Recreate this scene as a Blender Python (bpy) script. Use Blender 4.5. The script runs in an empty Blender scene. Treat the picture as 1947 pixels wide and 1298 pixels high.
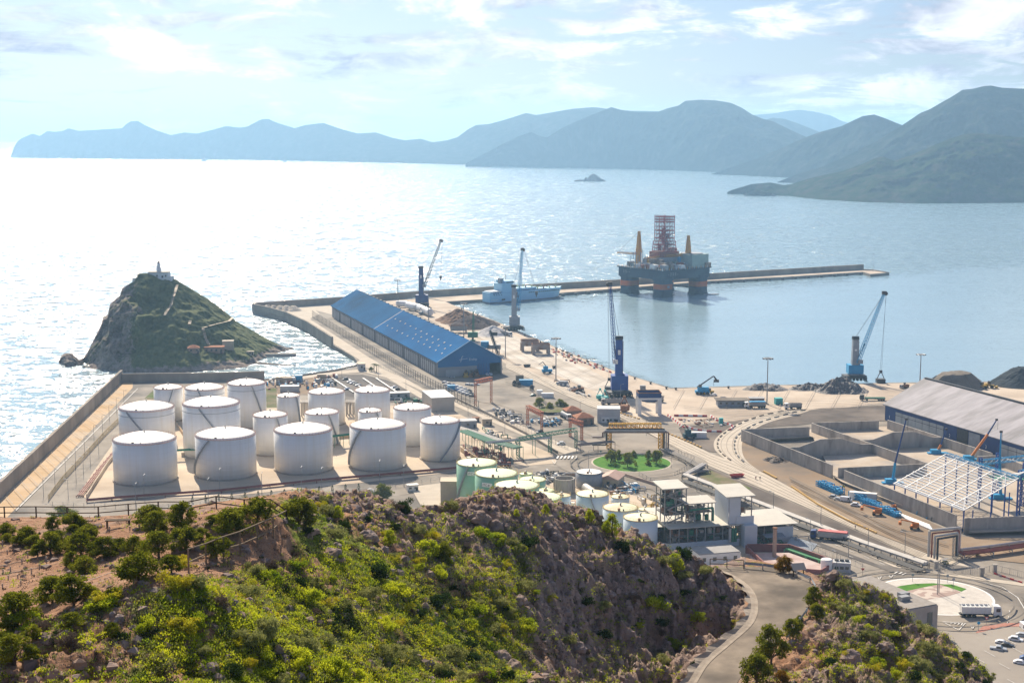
import bpy, math, random
import numpy as np
from mathutils import Vector as V, noise
from mathutils.bvhtree import BVHTree
R = math.radians
random.seed(7)
S = bpy.context.scene
COL = S.collection

# ---------------------------------------------------------------- camera
FPX, CX, CY, YH, HC = 2704.0, 973.5, 649.0, 260.0, 165.0
PITCH = math.atan((CY - YH) / FPX)
cd = bpy.data.cameras.new('camera'); cam = bpy.data.objects.new('camera', cd); COL.objects.link(cam)
cd.sensor_width = 36; cd.lens = 36 * FPX / 1947; cd.clip_start = 1; cd.clip_end = 80000
cam.location = (0, 0, HC); cam.rotation_euler = (math.pi / 2 - PITCH, 0, 0); S.camera = cam

# ---------------------------------------------------------------- world, sun, exposure
SUN_AZ, SUN_EL = -16.0, 37.0          # degrees left of the view axis (+Y), height
w = bpy.data.worlds.new('World'); S.world = w; w.use_nodes = True
nt = w.node_tree; nt.nodes.clear(); N = nt.nodes.new; L = nt.links.new
out = N('ShaderNodeOutputWorld'); bg = N('ShaderNodeBackground'); bg.inputs[1].default_value = 0.085
sky = N('ShaderNodeTexSky'); sky.sky_type = 'NISHITA'; sky.sun_disc = False
sky.sun_elevation = R(SUN_EL); sky.sun_rotation = R(SUN_AZ); sky.altitude = 100; sky.dust_density = 1.2
tc = N('ShaderNodeTexCoord'); sp = N('ShaderNodeSeparateXYZ'); L(tc.outputs['Generated'], sp.inputs[0])
def mth(op, a, b=None, clamp=False):
    n = nt.nodes.new('ShaderNodeMath'); n.operation = op; n.use_clamp = clamp
    for i, v in enumerate((a, b)):
        if v is None: continue
        if isinstance(v, (int, float)): n.inputs[i].default_value = v
        else: nt.links.new(v, n.inputs[i])
    return n.outputs[0]
zz = mth('ADD', mth('MAXIMUM', sp.outputs[2], 0.0), 0.12)
cb = N('ShaderNodeCombineXYZ')
L(mth('DIVIDE', sp.outputs[0], zz), cb.inputs[0]); L(mth('DIVIDE', sp.outputs[1], zz), cb.inputs[1])
def cnoise(vec, scale, detail, rough, sc=(1, 1, 1), dist=0.0):
    m = N('ShaderNodeMapping'); m.inputs['Scale'].default_value = sc; L(vec, m.inputs[0])
    n = N('ShaderNodeTexNoise'); n.inputs['Scale'].default_value = scale; n.inputs['Detail'].default_value = detail
    n.inputs['Roughness'].default_value = rough; n.inputs['Distortion'].default_value = dist; L(m.outputs[0], n.inputs[0]); return n.outputs[0]
big = cnoise(cb.outputs[0], 0.85, 3, 0.5, (1, 0.8, 1), 0.3)
det = cnoise(cb.outputs[0], 2.3, 9, 0.62, (1, 1.0, 1), 0.6)
puff = cnoise(tc.outputs['Generated'], 14, 8, 0.6, (1, 1, 2.6), 0.4)
cov = mth('ADD', mth('ADD', mth('MULTIPLY', big, 0.42), mth('MULTIPLY', det, 0.42)), mth('MULTIPLY', puff, 0.36))
mr = N('ShaderNodeMapRange'); L(cov, mr.inputs[0]); mr.inputs[1].default_value = 0.56; mr.inputs[2].default_value = 0.65
mr.interpolation_type = 'SMOOTHSTEP'
cr = N('ShaderNodeMapRange'); L(puff, cr.inputs[0]); cr.inputs[1].default_value = 0.38; cr.inputs[2].default_value = 0.62; cr.inputs[3].default_value = 3.6; cr.inputs[4].default_value = 9.6
cc = N('ShaderNodeCombineColor'); L(cr.outputs[0], cc.inputs[0]); L(cr.outputs[0], cc.inputs[1]); L(mth('ADD', mth('MULTIPLY', cr.outputs[0], 0.9), 1.3), cc.inputs[2])
fr = N('ShaderNodeMapRange'); L(sp.outputs[1], fr.inputs[0]); fr.inputs[1].default_value = -0.3; fr.inputs[2].default_value = 0.45; fr.inputs[3].default_value = 0.15; fr.interpolation_type = 'SMOOTHSTEP'
mx = N('ShaderNodeMix'); mx.data_type = 'RGBA'; L(mth('MULTIPLY', mr.outputs[0], fr.outputs[0]), mx.inputs[0])
tint = N('ShaderNodeMix'); tint.data_type = 'RGBA'; tint.blend_type = 'MULTIPLY'; tint.inputs[0].default_value = 1; tint.inputs[7].default_value = (0.43, 0.51, 0.71, 1)
L(sky.outputs[0], tint.inputs[6]); L(tint.outputs[2], mx.inputs[6]); L(cc.outputs[0], mx.inputs[7])
L(mx.outputs[2], bg.inputs[0]); L(bg.outputs[0], out.inputs[0])
sl = bpy.data.lights.new('sun', 'SUN'); sl.energy = 5.0; sl.angle = R(0.53); sl.color = (1, 0.87, 0.69)
so = bpy.data.objects.new('sun', sl); COL.objects.link(so)
sd = V((math.sin(R(SUN_AZ)) * math.cos(R(SUN_EL)), math.cos(R(SUN_AZ)) * math.cos(R(SUN_EL)), math.sin(R(SUN_EL))))
so.rotation_euler = sd.to_track_quat('Z', 'Y').to_euler(); so.location = sd * 500
S.view_settings.view_transform = 'Standard'; S.view_settings.look = 'None'; S.view_settings.gamma = 1
S.view_settings.exposure = 0.66
S.render.engine = 'CYCLES'
S.cycles.max_bounces = 6; S.cycles.diffuse_bounces = 3; S.cycles.glossy_bounces = 2; S.cycles.transmission_bounces = 4
S.cycles.volume_bounces = 1; S.cycles.transparent_max_bounces = 6; S.cycles.sample_clamp_indirect = 4

# ---------------------------------------------------------------- photograph geometry -> world
def ray(px, py):
    a = (px - CX) / FPX; b = (CY - py) / FPX; c, s = math.cos(PITCH), math.sin(PITCH)
    return V((a, c + b * s, -s + b * c))
def G(px, py, z=3.0):
    d = ray(px, py); t = (z - HC) / d.z; return V((d.x * t, d.y * t, z))
def P(px, py, D):
    d = ray(px, py); t = D / d.y; return V((d.x * t, D, HC + d.z * t))
def zat(Y, py):
    d = ray(CX, py); return HC + Y * d.z / d.y
def mpp(Y): return Y / FPX

# ---------------------------------------------------------------- materials
MATS = {}
def M(name, c1, c2=None, scale=0.3, rough=0.75, bump=0.0, bscale=None, metal=0.0, detail=5, c3=None, s3=0.05, spec=0.4, lo=0.35, hi=0.65, coord='pos', stretch=(1, 1, 1)):
    if name in MATS: return MATS[name]
    if rough >= 0.8: spec = min(spec, 0.08)
    m = bpy.data.materials.new(name); m.use_nodes = True; t = m.node_tree; n = t.nodes; b = n['Principled BSDF']
    b.inputs['Roughness'].default_value = rough; b.inputs['Metallic'].default_value = metal; b.inputs['Specular IOR Level'].default_value = spec
    b.inputs['Base Color'].default_value = (*c1, 1)
    if coord == 'pos': src = n.new('ShaderNodeNewGeometry').outputs['Position']
    else: src = n.new('ShaderNodeTexCoord').outputs['Object']
    mp = n.new('ShaderNodeMapping'); mp.inputs['Scale'].default_value = stretch; t.links.new(src, mp.inputs[0]); src = mp.outputs[0]
    def nz(sc, de):
        x = n.new('ShaderNodeTexNoise'); x.inputs['Scale'].default_value = sc; x.inputs['Detail'].default_value = de; x.inputs['Roughness'].default_value = 0.6
        t.links.new(src, x.inputs[0]); return x.outputs[0]
    def mixc(a, bb, f, l, h):
        r = n.new('ShaderNodeMapRange'); r.inputs[1].default_value = l; r.inputs[2].default_value = h; t.links.new(f, r.inputs[0])
        x = n.new('ShaderNodeMix'); x.data_type = 'RGBA'; t.links.new(r.outputs[0], x.inputs[0])
        for i, v in ((6, a), (7, bb)):
            if isinstance(v, tuple): x.inputs[i].default_value = (*v, 1)
            else: t.links.new(v, x.inputs[i])
        return x.outputs[2]
    cur = c1
    if c2: cur = mixc(cur, c2, nz(scale, detail), lo, hi)
    if c3: cur = mixc(cur, c3, nz(s3, 4), 0.48, 0.66)
    if not isinstance(cur, tuple): t.links.new(cur, b.inputs['Base Color'])
    if bump:
        bp = n.new('ShaderNodeBump'); bp.inputs['Strength'].default_value = 1; bp.inputs['Distance'].default_value = bump
        t.links.new(nz(bscale or scale * 3, 6), bp.inputs['Height']); t.links.new(bp.outputs[0], b.inputs['Normal'])
    MATS[name] = m; return m
def leaf(name, c1, c2, scale=1.5, tr=0.35):
    m = bpy.data.materials.new(name); m.use_nodes = True; t = m.node_tree; n = t.nodes; n.clear()
    o = n.new('ShaderNodeOutputMaterial'); d = n.new('ShaderNodeBsdfDiffuse'); r = n.new('ShaderNodeBsdfTranslucent'); x = n.new('ShaderNodeMixShader'); x.inputs[0].default_value = tr
    g = n.new('ShaderNodeNewGeometry'); z = n.new('ShaderNodeTexNoise'); z.inputs['Scale'].default_value = scale; z.inputs['Detail'].default_value = 3; t.links.new(g.outputs['Position'], z.inputs[0])
    mr = n.new('ShaderNodeMapRange'); mr.inputs[1].default_value = 0.35; mr.inputs[2].default_value = 0.65; t.links.new(z.outputs[0], mr.inputs[0])
    mc = n.new('ShaderNodeMix'); mc.data_type = 'RGBA'; mc.inputs[6].default_value = (*c1, 1); mc.inputs[7].default_value = (*c2, 1); t.links.new(mr.outputs[0], mc.inputs[0])
    for s in (d, r): t.links.new(mc.outputs[2], s.inputs[0])
    t.links.new(d.outputs[0], x.inputs[1]); t.links.new(r.outputs[0], x.inputs[2]); t.links.new(x.outputs[0], o.inputs[0]); return m

# ---------------------------------------------------------------- object helpers
def tag(o, label=None, cat=None, group=None, kind=None):
    if label: o['label'] = label
    if cat: o['category'] = cat
    if group: o['group'] = group
    if kind: o['kind'] = kind
    return o
def thing(name, label, cat, loc=(0, 0, 0), rz=0.0, group=None):
    o = bpy.data.objects.new(name, None); o.empty_display_size = 0.5; COL.objects.link(o)
    o.location = loc; o.rotation_euler = (0, 0, rz); return tag(o, label, cat, group)
def mesh_obj(name, verts, faces, mat, parent=None, loc=None, rz=0.0, smooth=False):
    me = bpy.data.meshes.new(name); me.from_pydata(verts, [], faces); me.update()
    if smooth: me.polygons.foreach_set('use_smooth', [True] * len(me.polygons))
    if mat: me.materials.append(mat)
    o = bpy.data.objects.new(name, me); COL.objects.link(o)
    if parent: o.parent = parent
    if loc is not None: o.location = loc; o.rotation_euler = (0, 0, rz)
    return o
class MB:
    def __init__(s): s.v = []; s.f = []
    def add(s, vs, fs):
        k = len(s.v); s.v += [tuple(x) for x in vs]; s.f += [tuple(i + k for i in f) for f in fs]; return s
    def box(s, x, y, z, sx, sy, sz, r=0.0):   # centre x,y ; base z
        c, n = math.cos(r), math.sin(r); vs = []
        for dz in (0, sz):
            for a, b in ((-1, -1), (1, -1), (1, 1), (-1, 1)):
                u, w_ = a * sx / 2, b * sy / 2; vs.append((x + u * c - w_ * n, y + u * n + w_ * c, z + dz))
        return s.add(vs, [(3, 2, 1, 0), (4, 5, 6, 7), (0, 1, 5, 4), (1, 2, 6, 5), (2, 3, 7, 6), (3, 0, 4, 7)])
    def prism(s, pts, z0, z1):
        n = len(pts); vs = [(p[0], p[1], z0) for p in pts] + [(p[0], p[1], z1) for p in pts]
        a = sum(pts[i][0] * pts[(i + 1) % n][1] - pts[(i + 1) % n][0] * pts[i][1] for i in range(n))
        fs = [tuple(range(n, 2 * n)), tuple(range(n - 1, -1, -1))] + [(i, (i + 1) % n, (i + 1) % n + n, i + n) for i in range(n)]
        if a < 0: fs = [f[::-1] for f in fs]
        return s.add(vs, fs)
    def ext(s, prof, y0, y1):                  # profile in x,z extruded along y
        n = len(prof); vs = [(p[0], y0, p[1]) for p in prof] + [(p[0], y1, p[1]) for p in prof]
        return s.add(vs, [tuple(range(n)), tuple(range(2 * n - 1, n - 1, -1))] + [(i, i + n, (i + 1) % n + n, (i + 1) % n) for i in range(n)])
    def extx(s, prof, x0, x1):                 # profile in y,z extruded along x
        n = len(prof); vs = [(x0, p[0], p[1]) for p in prof] + [(x1, p[0], p[1]) for p in prof]
        return s.add(vs, [tuple(range(n - 1, -1, -1)), tuple(range(n, 2 * n))] + [(i, (i + 1) % n, (i + 1) % n + n, i + n) for i in range(n)])
    def tube(s, a, b, r, n=6, r2=None):
        a, b = V(a), V(b); d = (b - a)
        if d.length < 1e-6: return s
        d.normalize(); u = d.orthogonal().normalized(); w_ = d.cross(u); r2 = r if r2 is None else r2; vs = []
        for p, q in ((a, r), (b, r2)):
            for i in range(n):
                t = 2 * math.pi * i / n; vs.append(p + (u * math.cos(t) + w_ * math.sin(t)) * q)
        return s.add(vs, [(i, (i + 1) % n, (i + 1) % n + n, i + n) for i in range(n)] + [tuple(range(n - 1, -1, -1)), tuple(range(n, 2 * n))])
    def beam(s, a, b, w_): return s.tube(a, b, w_ * 0.7, 4)
    def path(s, pts, r, n=6):
        for i in range(len(pts) - 1): s.tube(pts[i], pts[i + 1], r, n)
        return s
    def lathe(s, prof, n=24, c=(0, 0, 0)):
        vs = []; 
        for r, z in prof:
            for i in range(n):
                t = 2 * math.pi * i / n; vs.append((c[0] + r * math.cos(t), c[1] + r * math.sin(t), c[2] + z))
        fs = [(j * n + i, j * n + (i + 1) % n, (j + 1) * n + (i + 1) % n, (j + 1) * n + i) for j in range(len(prof) - 1) for i in range(n)]
        if prof[0][0] > 0.01: fs.append(tuple(range(n - 1, -1, -1)))
        if prof[-1][0] > 0.01: fs.append(tuple((len(prof) - 1) * n + i for i in range(n)))
        return s.add(vs, fs)
    def lattice(s, a, b, w0, w1, n, t, cross=True):
        a, b = V(a), V(b); d = (b - a).normalized(); u = V((0, 0, 1)).cross(d)
        u = V((1, 0, 0)) if u.length < 0.05 else u.normalized()
        v_ = d.cross(u).normalized(); rings = []
        for i in range(n + 1):
            k = i / n; p = a.lerp(b, k); q = (w0 + (w1 - w0) * k) / 2
            rings.append([p + u * x * q + v_ * y * q for x, y in ((-1, -1), (1, -1), (1, 1), (-1, 1))])
        for i in range(n):
            for j in range(4):
                s.beam(rings[i][j], rings[i + 1][j], t)
                if cross: s.beam(rings[i][j], rings[i + 1][(j + 1) % 4], t * 0.6)
        for rg in rings:
            for j in range(4): s.beam(rg[j], rg[(j + 1) % 4], t * 0.6)
        return s
    def build(s, name, mat, parent=None, loc=None, rz=0.0, smooth=False, off=None):
        vs = s.v if off is None else [(x - off[0], y - off[1], z - off[2]) for x, y, z in s.v]
        return mesh_obj(name, vs, s.f, mat, parent, loc, rz, smooth)
def solo(mb, name, mat, label, cat, off, group=None, smooth=False):
    o = mb.build(name, mat, None, off, 0, smooth, off); return tag(o, label, cat, group)
def kids(o): return [c for c in bpy.data.objects if c.parent == o]
TREE = {}
def dup(root, loc, rz=0.0, label=None, scale=None, group=None):
    if root.name not in TREE: TREE[root.name] = [(c, [g for g in kids(c)]) for c in kids(root)]
    r = root.copy(); COL.objects.link(r); r.location = loc; r.rotation_euler = (0, 0, rz)
    if scale is not None: r.scale = (scale, scale, scale) if isinstance(scale, (int, float)) else scale
    if label: r['label'] = label
    if group: r['group'] = group
    for c, gs in TREE[root.name]:
        k = c.copy(); COL.objects.link(k); k.parent = r
        for g in gs:
            h = g.copy(); COL.objects.link(h); h.parent = k
    return r
def nth(i): return ['first', 'second', 'third', 'fourth', 'fifth', 'sixth', 'seventh', 'eighth', 'ninth', 'tenth', 'eleventh', 'twelfth'][i] if i < 12 else str(i + 1) + ('th' if (i + 1) % 10 > 3 or (i + 1) % 10 == 0 or 10 < (i + 1) % 100 < 14 else {1: 'st', 2: 'nd', 3: 'rd'}[(i + 1) % 10])
def interp(pts, x, k=1):
    xs = [p[0] for p in pts]; return float(np.interp(x, xs, [p[k] for p in pts]))
# ================================================================ THE SETTING
# ---------------------------------------------------------------- sea
def sea_mat():
    m = bpy.data.materials.new('sea water'); m.use_nodes = True; t = m.node_tree; n = t.nodes; b = n['Principled BSDF']; l = t.links.new
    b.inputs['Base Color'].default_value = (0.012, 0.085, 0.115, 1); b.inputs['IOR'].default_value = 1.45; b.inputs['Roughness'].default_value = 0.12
    g = n.new('ShaderNodeNewGeometry'); pos = g.outputs['Position']
    def vec(op, a, bb=None, sc=None):
        x = n.new('ShaderNodeVectorMath'); x.operation = op
        for i, v in enumerate((a, bb)):
            if v is None: continue
            if isinstance(v, tuple): x.inputs[i].default_value = v
            else: l(v, x.inputs[i])
        if sc is not None:
            if isinstance(sc, float): x.inputs['Scale'].default_value = sc
            else: l(sc, x.inputs['Scale'])
        return x
    def nz(scale, det, st, rot):
        mp = n.new('ShaderNodeMapping'); mp.inputs['Scale'].default_value = st; mp.inputs['Rotation'].default_value = (0, 0, rot); l(pos, mp.inputs[0])
        x = n.new('ShaderNodeTexNoise'); x.inputs['Scale'].default_value = scale; x.inputs['Detail'].default_value = det; x.inputs['Roughness'].default_value = 0.6; l(mp.outputs[0], x.inputs[0])
        return vec('SUBTRACT', x.outputs['Color'], (0.5, 0.5, 0.5)).outputs[0]
    # sheltered factor: 1 inside the basin behind the breakwater, 0 at sea
    A = G(870, 575, 0); B = G(1640, 517, 0); Q = G(1275, 735, 0)
    def side(a, bb, width):
        nx, ny = -(bb.y - a.y), (bb.x - a.x); ln = math.hypot(nx, ny); nx /= ln; ny /= ln
        dd = vec('DOT_PRODUCT', vec('SUBTRACT', pos, tuple(a)).outputs[0], (-nx, -ny, 0)).outputs['Value']
        r = n.new('ShaderNodeMapRange'); r.inputs[1].default_value = -10; r.inputs[2].default_value = width; r.interpolation_type = 'SMOOTHSTEP'; l(dd, r.inputs[0]); return r.outputs[0]
    s1 = side(A, B, 90.0); s2 = side(Q, A, 5.0) 
    mm = n.new('ShaderNodeMath'); mm.operation = 'MULTIPLY'; l(s1, mm.inputs[0]); l(s2, mm.inputs[1]); shel = mm.outputs[0]
    def rng(src, a, bb):
        r = n.new('ShaderNodeMapRange'); r.inputs[3].default_value = a; r.inputs[4].default_value = bb; l(src, r.inputs[0]); return r.outputs[0]
    w1 = vec('SCALE', nz(0.06, 3, (1, 1.6, 1), 0.5), None, rng(shel, 1.8, 0.06)).outputs[0]
    w2 = vec('SCALE', nz(0.22, 3, (1, 1.5, 1), 0.3), None, rng(shel, 1.6, 0.14)).outputs[0]
    w3 = vec('SCALE', nz(1.1, 2, (1, 1.4, 1), 0.4), None, rng(shel, 1.4, 0.28)).outputs[0]
    sm = vec('ADD', vec('ADD', w1, w2).outputs[0], w3).outputs[0]
    fl = vec('MULTIPLY', sm, (1, 1, 0)).outputs[0]
    nn = vec('NORMALIZE', vec('ADD', fl, (0, 0, 1)).outputs[0]).outputs[0]; l(nn, b.inputs['Normal'])
    l(rng(shel, 0.16, 0.18), b.inputs['Roughness'])
    # patches of paler shallow water, with the pale sky's reflection painted into the colour
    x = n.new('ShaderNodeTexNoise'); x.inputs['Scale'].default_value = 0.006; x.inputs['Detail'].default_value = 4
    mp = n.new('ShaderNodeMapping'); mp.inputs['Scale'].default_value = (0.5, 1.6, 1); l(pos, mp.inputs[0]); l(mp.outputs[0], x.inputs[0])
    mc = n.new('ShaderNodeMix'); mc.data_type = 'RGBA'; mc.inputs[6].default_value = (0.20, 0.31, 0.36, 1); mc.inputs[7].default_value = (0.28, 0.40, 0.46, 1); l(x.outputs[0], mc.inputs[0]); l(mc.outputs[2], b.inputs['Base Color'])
    return m
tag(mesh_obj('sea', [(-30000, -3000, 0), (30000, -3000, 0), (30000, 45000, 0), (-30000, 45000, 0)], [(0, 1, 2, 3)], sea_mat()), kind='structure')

# ---------------------------------------------------------------- mountains round the bay
def ridge(name, crest, foot, mat, nu=160, nt_=26, amp=0.16, fs=0.004, back=0.6, label=None, cat=None, prof=0.8, rough=0.0):
    x0, x1 = crest[0][0], crest[-1][0]; vs = []; fs_ = []
    for i in range(nu + 1):
        px = x0 + (x1 - x0) * i / nu
        c = P(px, interp(crest, px, 1), interp(crest, px, 2)); f = G(px, interp(foot, px), -1.5)
        if f.y > c.y - 3: f = V((c.x, c.y - 3, -1.5)) if c.z < 8 else G(px, interp(foot, px), -1.5)
        c.z = max(c.z, 0.6); H = c.z
        for j in range(nt_ + 1):
            t = j / nt_; p = f.lerp(c, t); zz_ = -1.5 + (H + 1.5) * (t ** prof)
            env = 4 * t * (1 - t) + rough * t; q2 = V((p.x, p.y, 0)) * fs * 5
            q = V((p.x, p.y, 0)) * fs
            r_ = 1 - abs(noise.fractal(q * 1.0, 0.9, 2.1, 5)) * 2.2
            d = (r_ - 0.55) * amp * H * env + ((0.5 - abs(noise.fractal(q2, 0.8, 2.0, 4)) * 2) * 0.35 + noise.fractal(q * 16, 0.8, 2.0, 3) * 0.2) * amp * H * min(1, env + 0.1)
            dir_ = V((p.x, p.y, 0)).normalized()
            vs.append((p.x - dir_.x * d * 1.2, p.y - dir_.y * d * 1.2, zz_ + d * 0.25 * (1 if j < nt_ else 0)))
        for k in (1, 2, 3):
            p = c + V((p.x, p.y, 0)).normalized() * H * (back + 1.2 * k / 3 * 2); vs.append((p.x, p.y, H * (1 - k / 3) - (1.5 if k == 3 else 0)))
    m = nt_ + 4
    for i in range(nu):
        for j in range(m - 1): a = i * m + j; fs_.append((a, a + m, a + m + 1, a + 1))
    o = mesh_obj(name, vs, fs_, mat, smooth=True); tag(o, label, cat, kind='structure'); return o
scrub = M('mountain scrub', (0.012, 0.022, 0.014), (0.03, 0.036, 0.026), 0.012, 0.95, spec=0.0, bump=6, bscale=0.03, c3=(0.05, 0.05, 0.045), s3=0.02)
scrub2 = M('near hill scrub', (0.016, 0.034, 0.014), (0.036, 0.050, 0.022), 0.02, 0.95, spec=0.0, bump=5, bscale=0.05, c3=(0.06, 0.055, 0.045), s3=0.03)
def cr_(pts, d0, d1):
    a, b = pts[0][0], pts[-1][0]; return [(x, y, d0 + (d1 - d0) * (x - a) / (b - a)) for x, y in pts]
ridge('far_headland', cr_([(20, 300), (24, 288), (28, 276), (34, 268), (41, 263), (62, 254), (76, 259), (90, 249), (104, 251), (120, 249), (130, 244), (150, 249), (200, 246), (232, 244), (240, 236), (248, 231), (262, 230), (275, 238), (300, 249), (325, 257), (350, 252), (375, 254), (400, 248), (430, 240), (455, 243), (470, 241), (485, 233), (497, 227), (510, 226), (525, 233), (560, 244), (580, 238), (615, 234), (650, 246), (680, 254), (715, 252), (745, 262), (770, 267), (800, 264), (820, 270), (860, 276), (960, 290)], 11600, 9400),
      [(20, 300.5), (300, 303), (500, 305), (640, 308), (820, 312), (960, 316)], scrub, 260, 14, fs=0.0012)
ridge('back_mountain', cr_([(800, 285), (820, 271), (850, 267), (870, 261), (890, 246), (905, 238), (930, 236), (960, 228), (1000, 215), (1020, 219), (1060, 212), (1090, 207), (1130, 204), (1160, 208), (1200, 211), (1250, 212), (1300, 216), (1340, 230)], 9600, 8800),
      [(800, 311), (1340, 318)], scrub, 150, 18, fs=0.0012)
ridge('distant_range', cr_([(1380, 240), (1430, 219), (1470, 216), (1500, 211), (1522, 209), (1550, 213), (1580, 220), (1600, 230), (1660, 250)], 13500, 13500), [(1380, 296), (1660, 296)], scrub, 60, 10, fs=0.001)
ridge('valley_hill', cr_([(1400, 262), (1440, 232), (1470, 224), (1490, 226), (1515, 234), (1545, 246), (1600, 268)], 9500, 9500), [(1400, 310), (1600, 310)], scrub, 60, 12, fs=0.001)
ridge('flat_topped_mountain', cr_([(885, 311), (900, 303), (930, 288), (960, 272), (985, 260), (1010, 251), (1024, 258), (1040, 262), (1070, 243), (1110, 225), (1140, 213), (1162, 204), (1180, 209), (1215, 214), (1250, 213), (1270, 206), (1290, 201), (1303, 192), (1330, 190), (1360, 191), (1390, 196), (1410, 205), (1430, 218), (1450, 226), (1470, 231), (1500, 246), (1540, 264), (1600, 290)], 7900, 7000),
      [(885, 314), (1010, 318), (1200, 322), (1380, 329), (1600, 332)], scrub, 240, 30, fs=0.0016)
ridge('middle_mountain', cr_([(1352, 331), (1380, 322), (1440, 301), (1480, 284), (1530, 262), (1560, 251), (1600, 240), (1625, 228), (1640, 221), (1662, 218), (1680, 224), (1712, 237), (1740, 245), (1800, 262), (1900, 290)], 6300, 5400),
      [(1352, 332), (1420, 335), (1480, 338), (1600, 342), (1900, 345)], scrub, 180, 28, fs=0.002)
ridge('right_mountain', cr_([(1478, 346), (1520, 330), (1560, 318), (1600, 301), (1660, 272), (1700, 248), (1725, 232), (1750, 215), (1768, 208), (1785, 198), (1810, 184), (1830, 171), (1850, 169), (1870, 164), (1885, 163), (1905, 167), (1947, 169), (2050, 178), (2200, 160), (2400, 190), (2700, 230)], 5200, 4600),
      [(1478, 347), (1560, 352), (1700, 358), (1947, 362), (2700, 370)], scrub, 260, 40, fs=0.0024, amp=0.2)
ridge('near_headland', cr_([(1383, 365), (1392, 361), (1405, 357), (1430, 350), (1465, 347), (1490, 352), (1505, 350), (1540, 339), (1575, 331), (1600, 326), (1640, 312), (1665, 300), (1680, 298), (1700, 306), (1730, 296), (1770, 279), (1800, 266), (1830, 256), (1860, 253), (1890, 256), (1947, 262), (2050, 275), (2200, 262), (2500, 300)], 4150, 3650),
      [(1383, 367), (1420, 368.5), (1440, 372), (1500, 374), (1560, 381), (1650, 386), (1750, 388.5), (1947, 387), (2500, 395)], scrub2, 300, 44, fs=0.004, amp=0.2)
rockm = M('sea rock', (0.12, 0.10, 0.09), (0.22, 0.19, 0.17), 0.05, 0.9, bump=2)
ridge('small_islet', cr_([(1092, 343), (1100, 341.5), (1110, 342), (1114, 336), (1117, 340), (1120, 335), (1127, 330), (1134, 333), (1142, 339), (1148, 342), (1153, 345)], 5330, 5330), [(1092, 344.5), (1120, 346), (1153, 345.8)], rockm, 60, 8, fs=0.02)
ridge('low_islet', cr_([(1415, 370), (1425, 364), (1445, 362), (1462, 366), (1475, 371)], 4030, 4000), [(1415, 371.5), (1445, 373), (1475, 373)], rockm, 30, 6, fs=0.02)

# ---------------------------------------------------------------- the lighthouse islet
im = M('islet ground', (0.06, 0.085, 0.03), (0.15, 0.16, 0.07), 0.22, 0.95, bump=0.9, bscale=0.3, detail=6)
def add_rock(m, rock1, rock2, attr='rock'):
    t = m.node_tree; n = t.nodes; b = n['Principled BSDF']; l = t.links.new
    old = b.inputs['Base Color'].links[0].from_socket
    at = n.new('ShaderNodeAttribute'); at.attribute_name = attr
    g = n.new('ShaderNodeNewGeometry'); z = n.new('ShaderNodeTexNoise'); z.inputs['Scale'].default_value = 0.25; z.inputs['Detail'].default_value = 8; z.inputs['Roughness'].default_value = 0.7; l(g.outputs['Position'], z.inputs[0])
    rc = n.new('ShaderNodeMix'); rc.data_type = 'RGBA'; rc.inputs[6].default_value = (*rock1, 1); rc.inputs[7].default_value = (*rock2, 1)
    mr = n.new('ShaderNodeMapRange'); mr.inputs[1].default_value = 0.35; mr.inputs[2].default_value = 0.68; l(z.outputs[0], mr.inputs[0]); l(mr.outputs[0], rc.inputs[0])
    ad = n.new('ShaderNodeMath'); ad.operation = 'ADD'; l(at.outputs['Fac'], ad.inputs[0]); l(z.outputs[0], ad.inputs[1])
    th = n.new('ShaderNodeMapRange'); th.inputs[1].default_value = 0.93; th.inputs[2].default_value = 1.06; l(ad.outputs[0], th.inputs[0])
    x = n.new('ShaderNodeMix'); x.data_type = 'RGBA'; l(th.outputs[0], x.inputs[0]); l(old, x.inputs[6]); l(rc.outputs[2], x.inputs[7]); l(x.outputs[2], b.inputs['Base Color'])
add_rock(im, (0.14, 0.11, 0.09), (0.38, 0.31, 0.26))
icrest = [(112, 690, 1038), (116, 676, 1040), (124, 671, 1042), (138, 672, 1044), (150, 684, 1045), (158, 681, 1046), (166, 670, 1048), (176, 650, 1050), (186, 630, 1052), (192, 618, 1053), (196, 603, 1054), (205, 598, 1055), (209, 578, 1056), (218, 570, 1057), (228, 562, 1059), (232, 548, 1060), (244, 541, 1062), (256, 534, 1065), (263, 520, 1068), (275, 519, 1072), (300, 521, 1077), (322, 524, 1080), (345, 538, 1084), (370, 553, 1087), (395, 568, 1090), (420, 586, 1093), (437, 600, 1095), (450, 611, 1097), (480, 628, 1099), (500, 640, 1101), (520, 650, 1103), (540, 659, 1105), (558, 664.5, 1107)]
ifoot = [(112, 691), (125, 699), (160, 703), (200, 706), (250, 711), (330, 712), (430, 706), (470, 701), (498, 686), (530, 674), (558, 666.5)]
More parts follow.
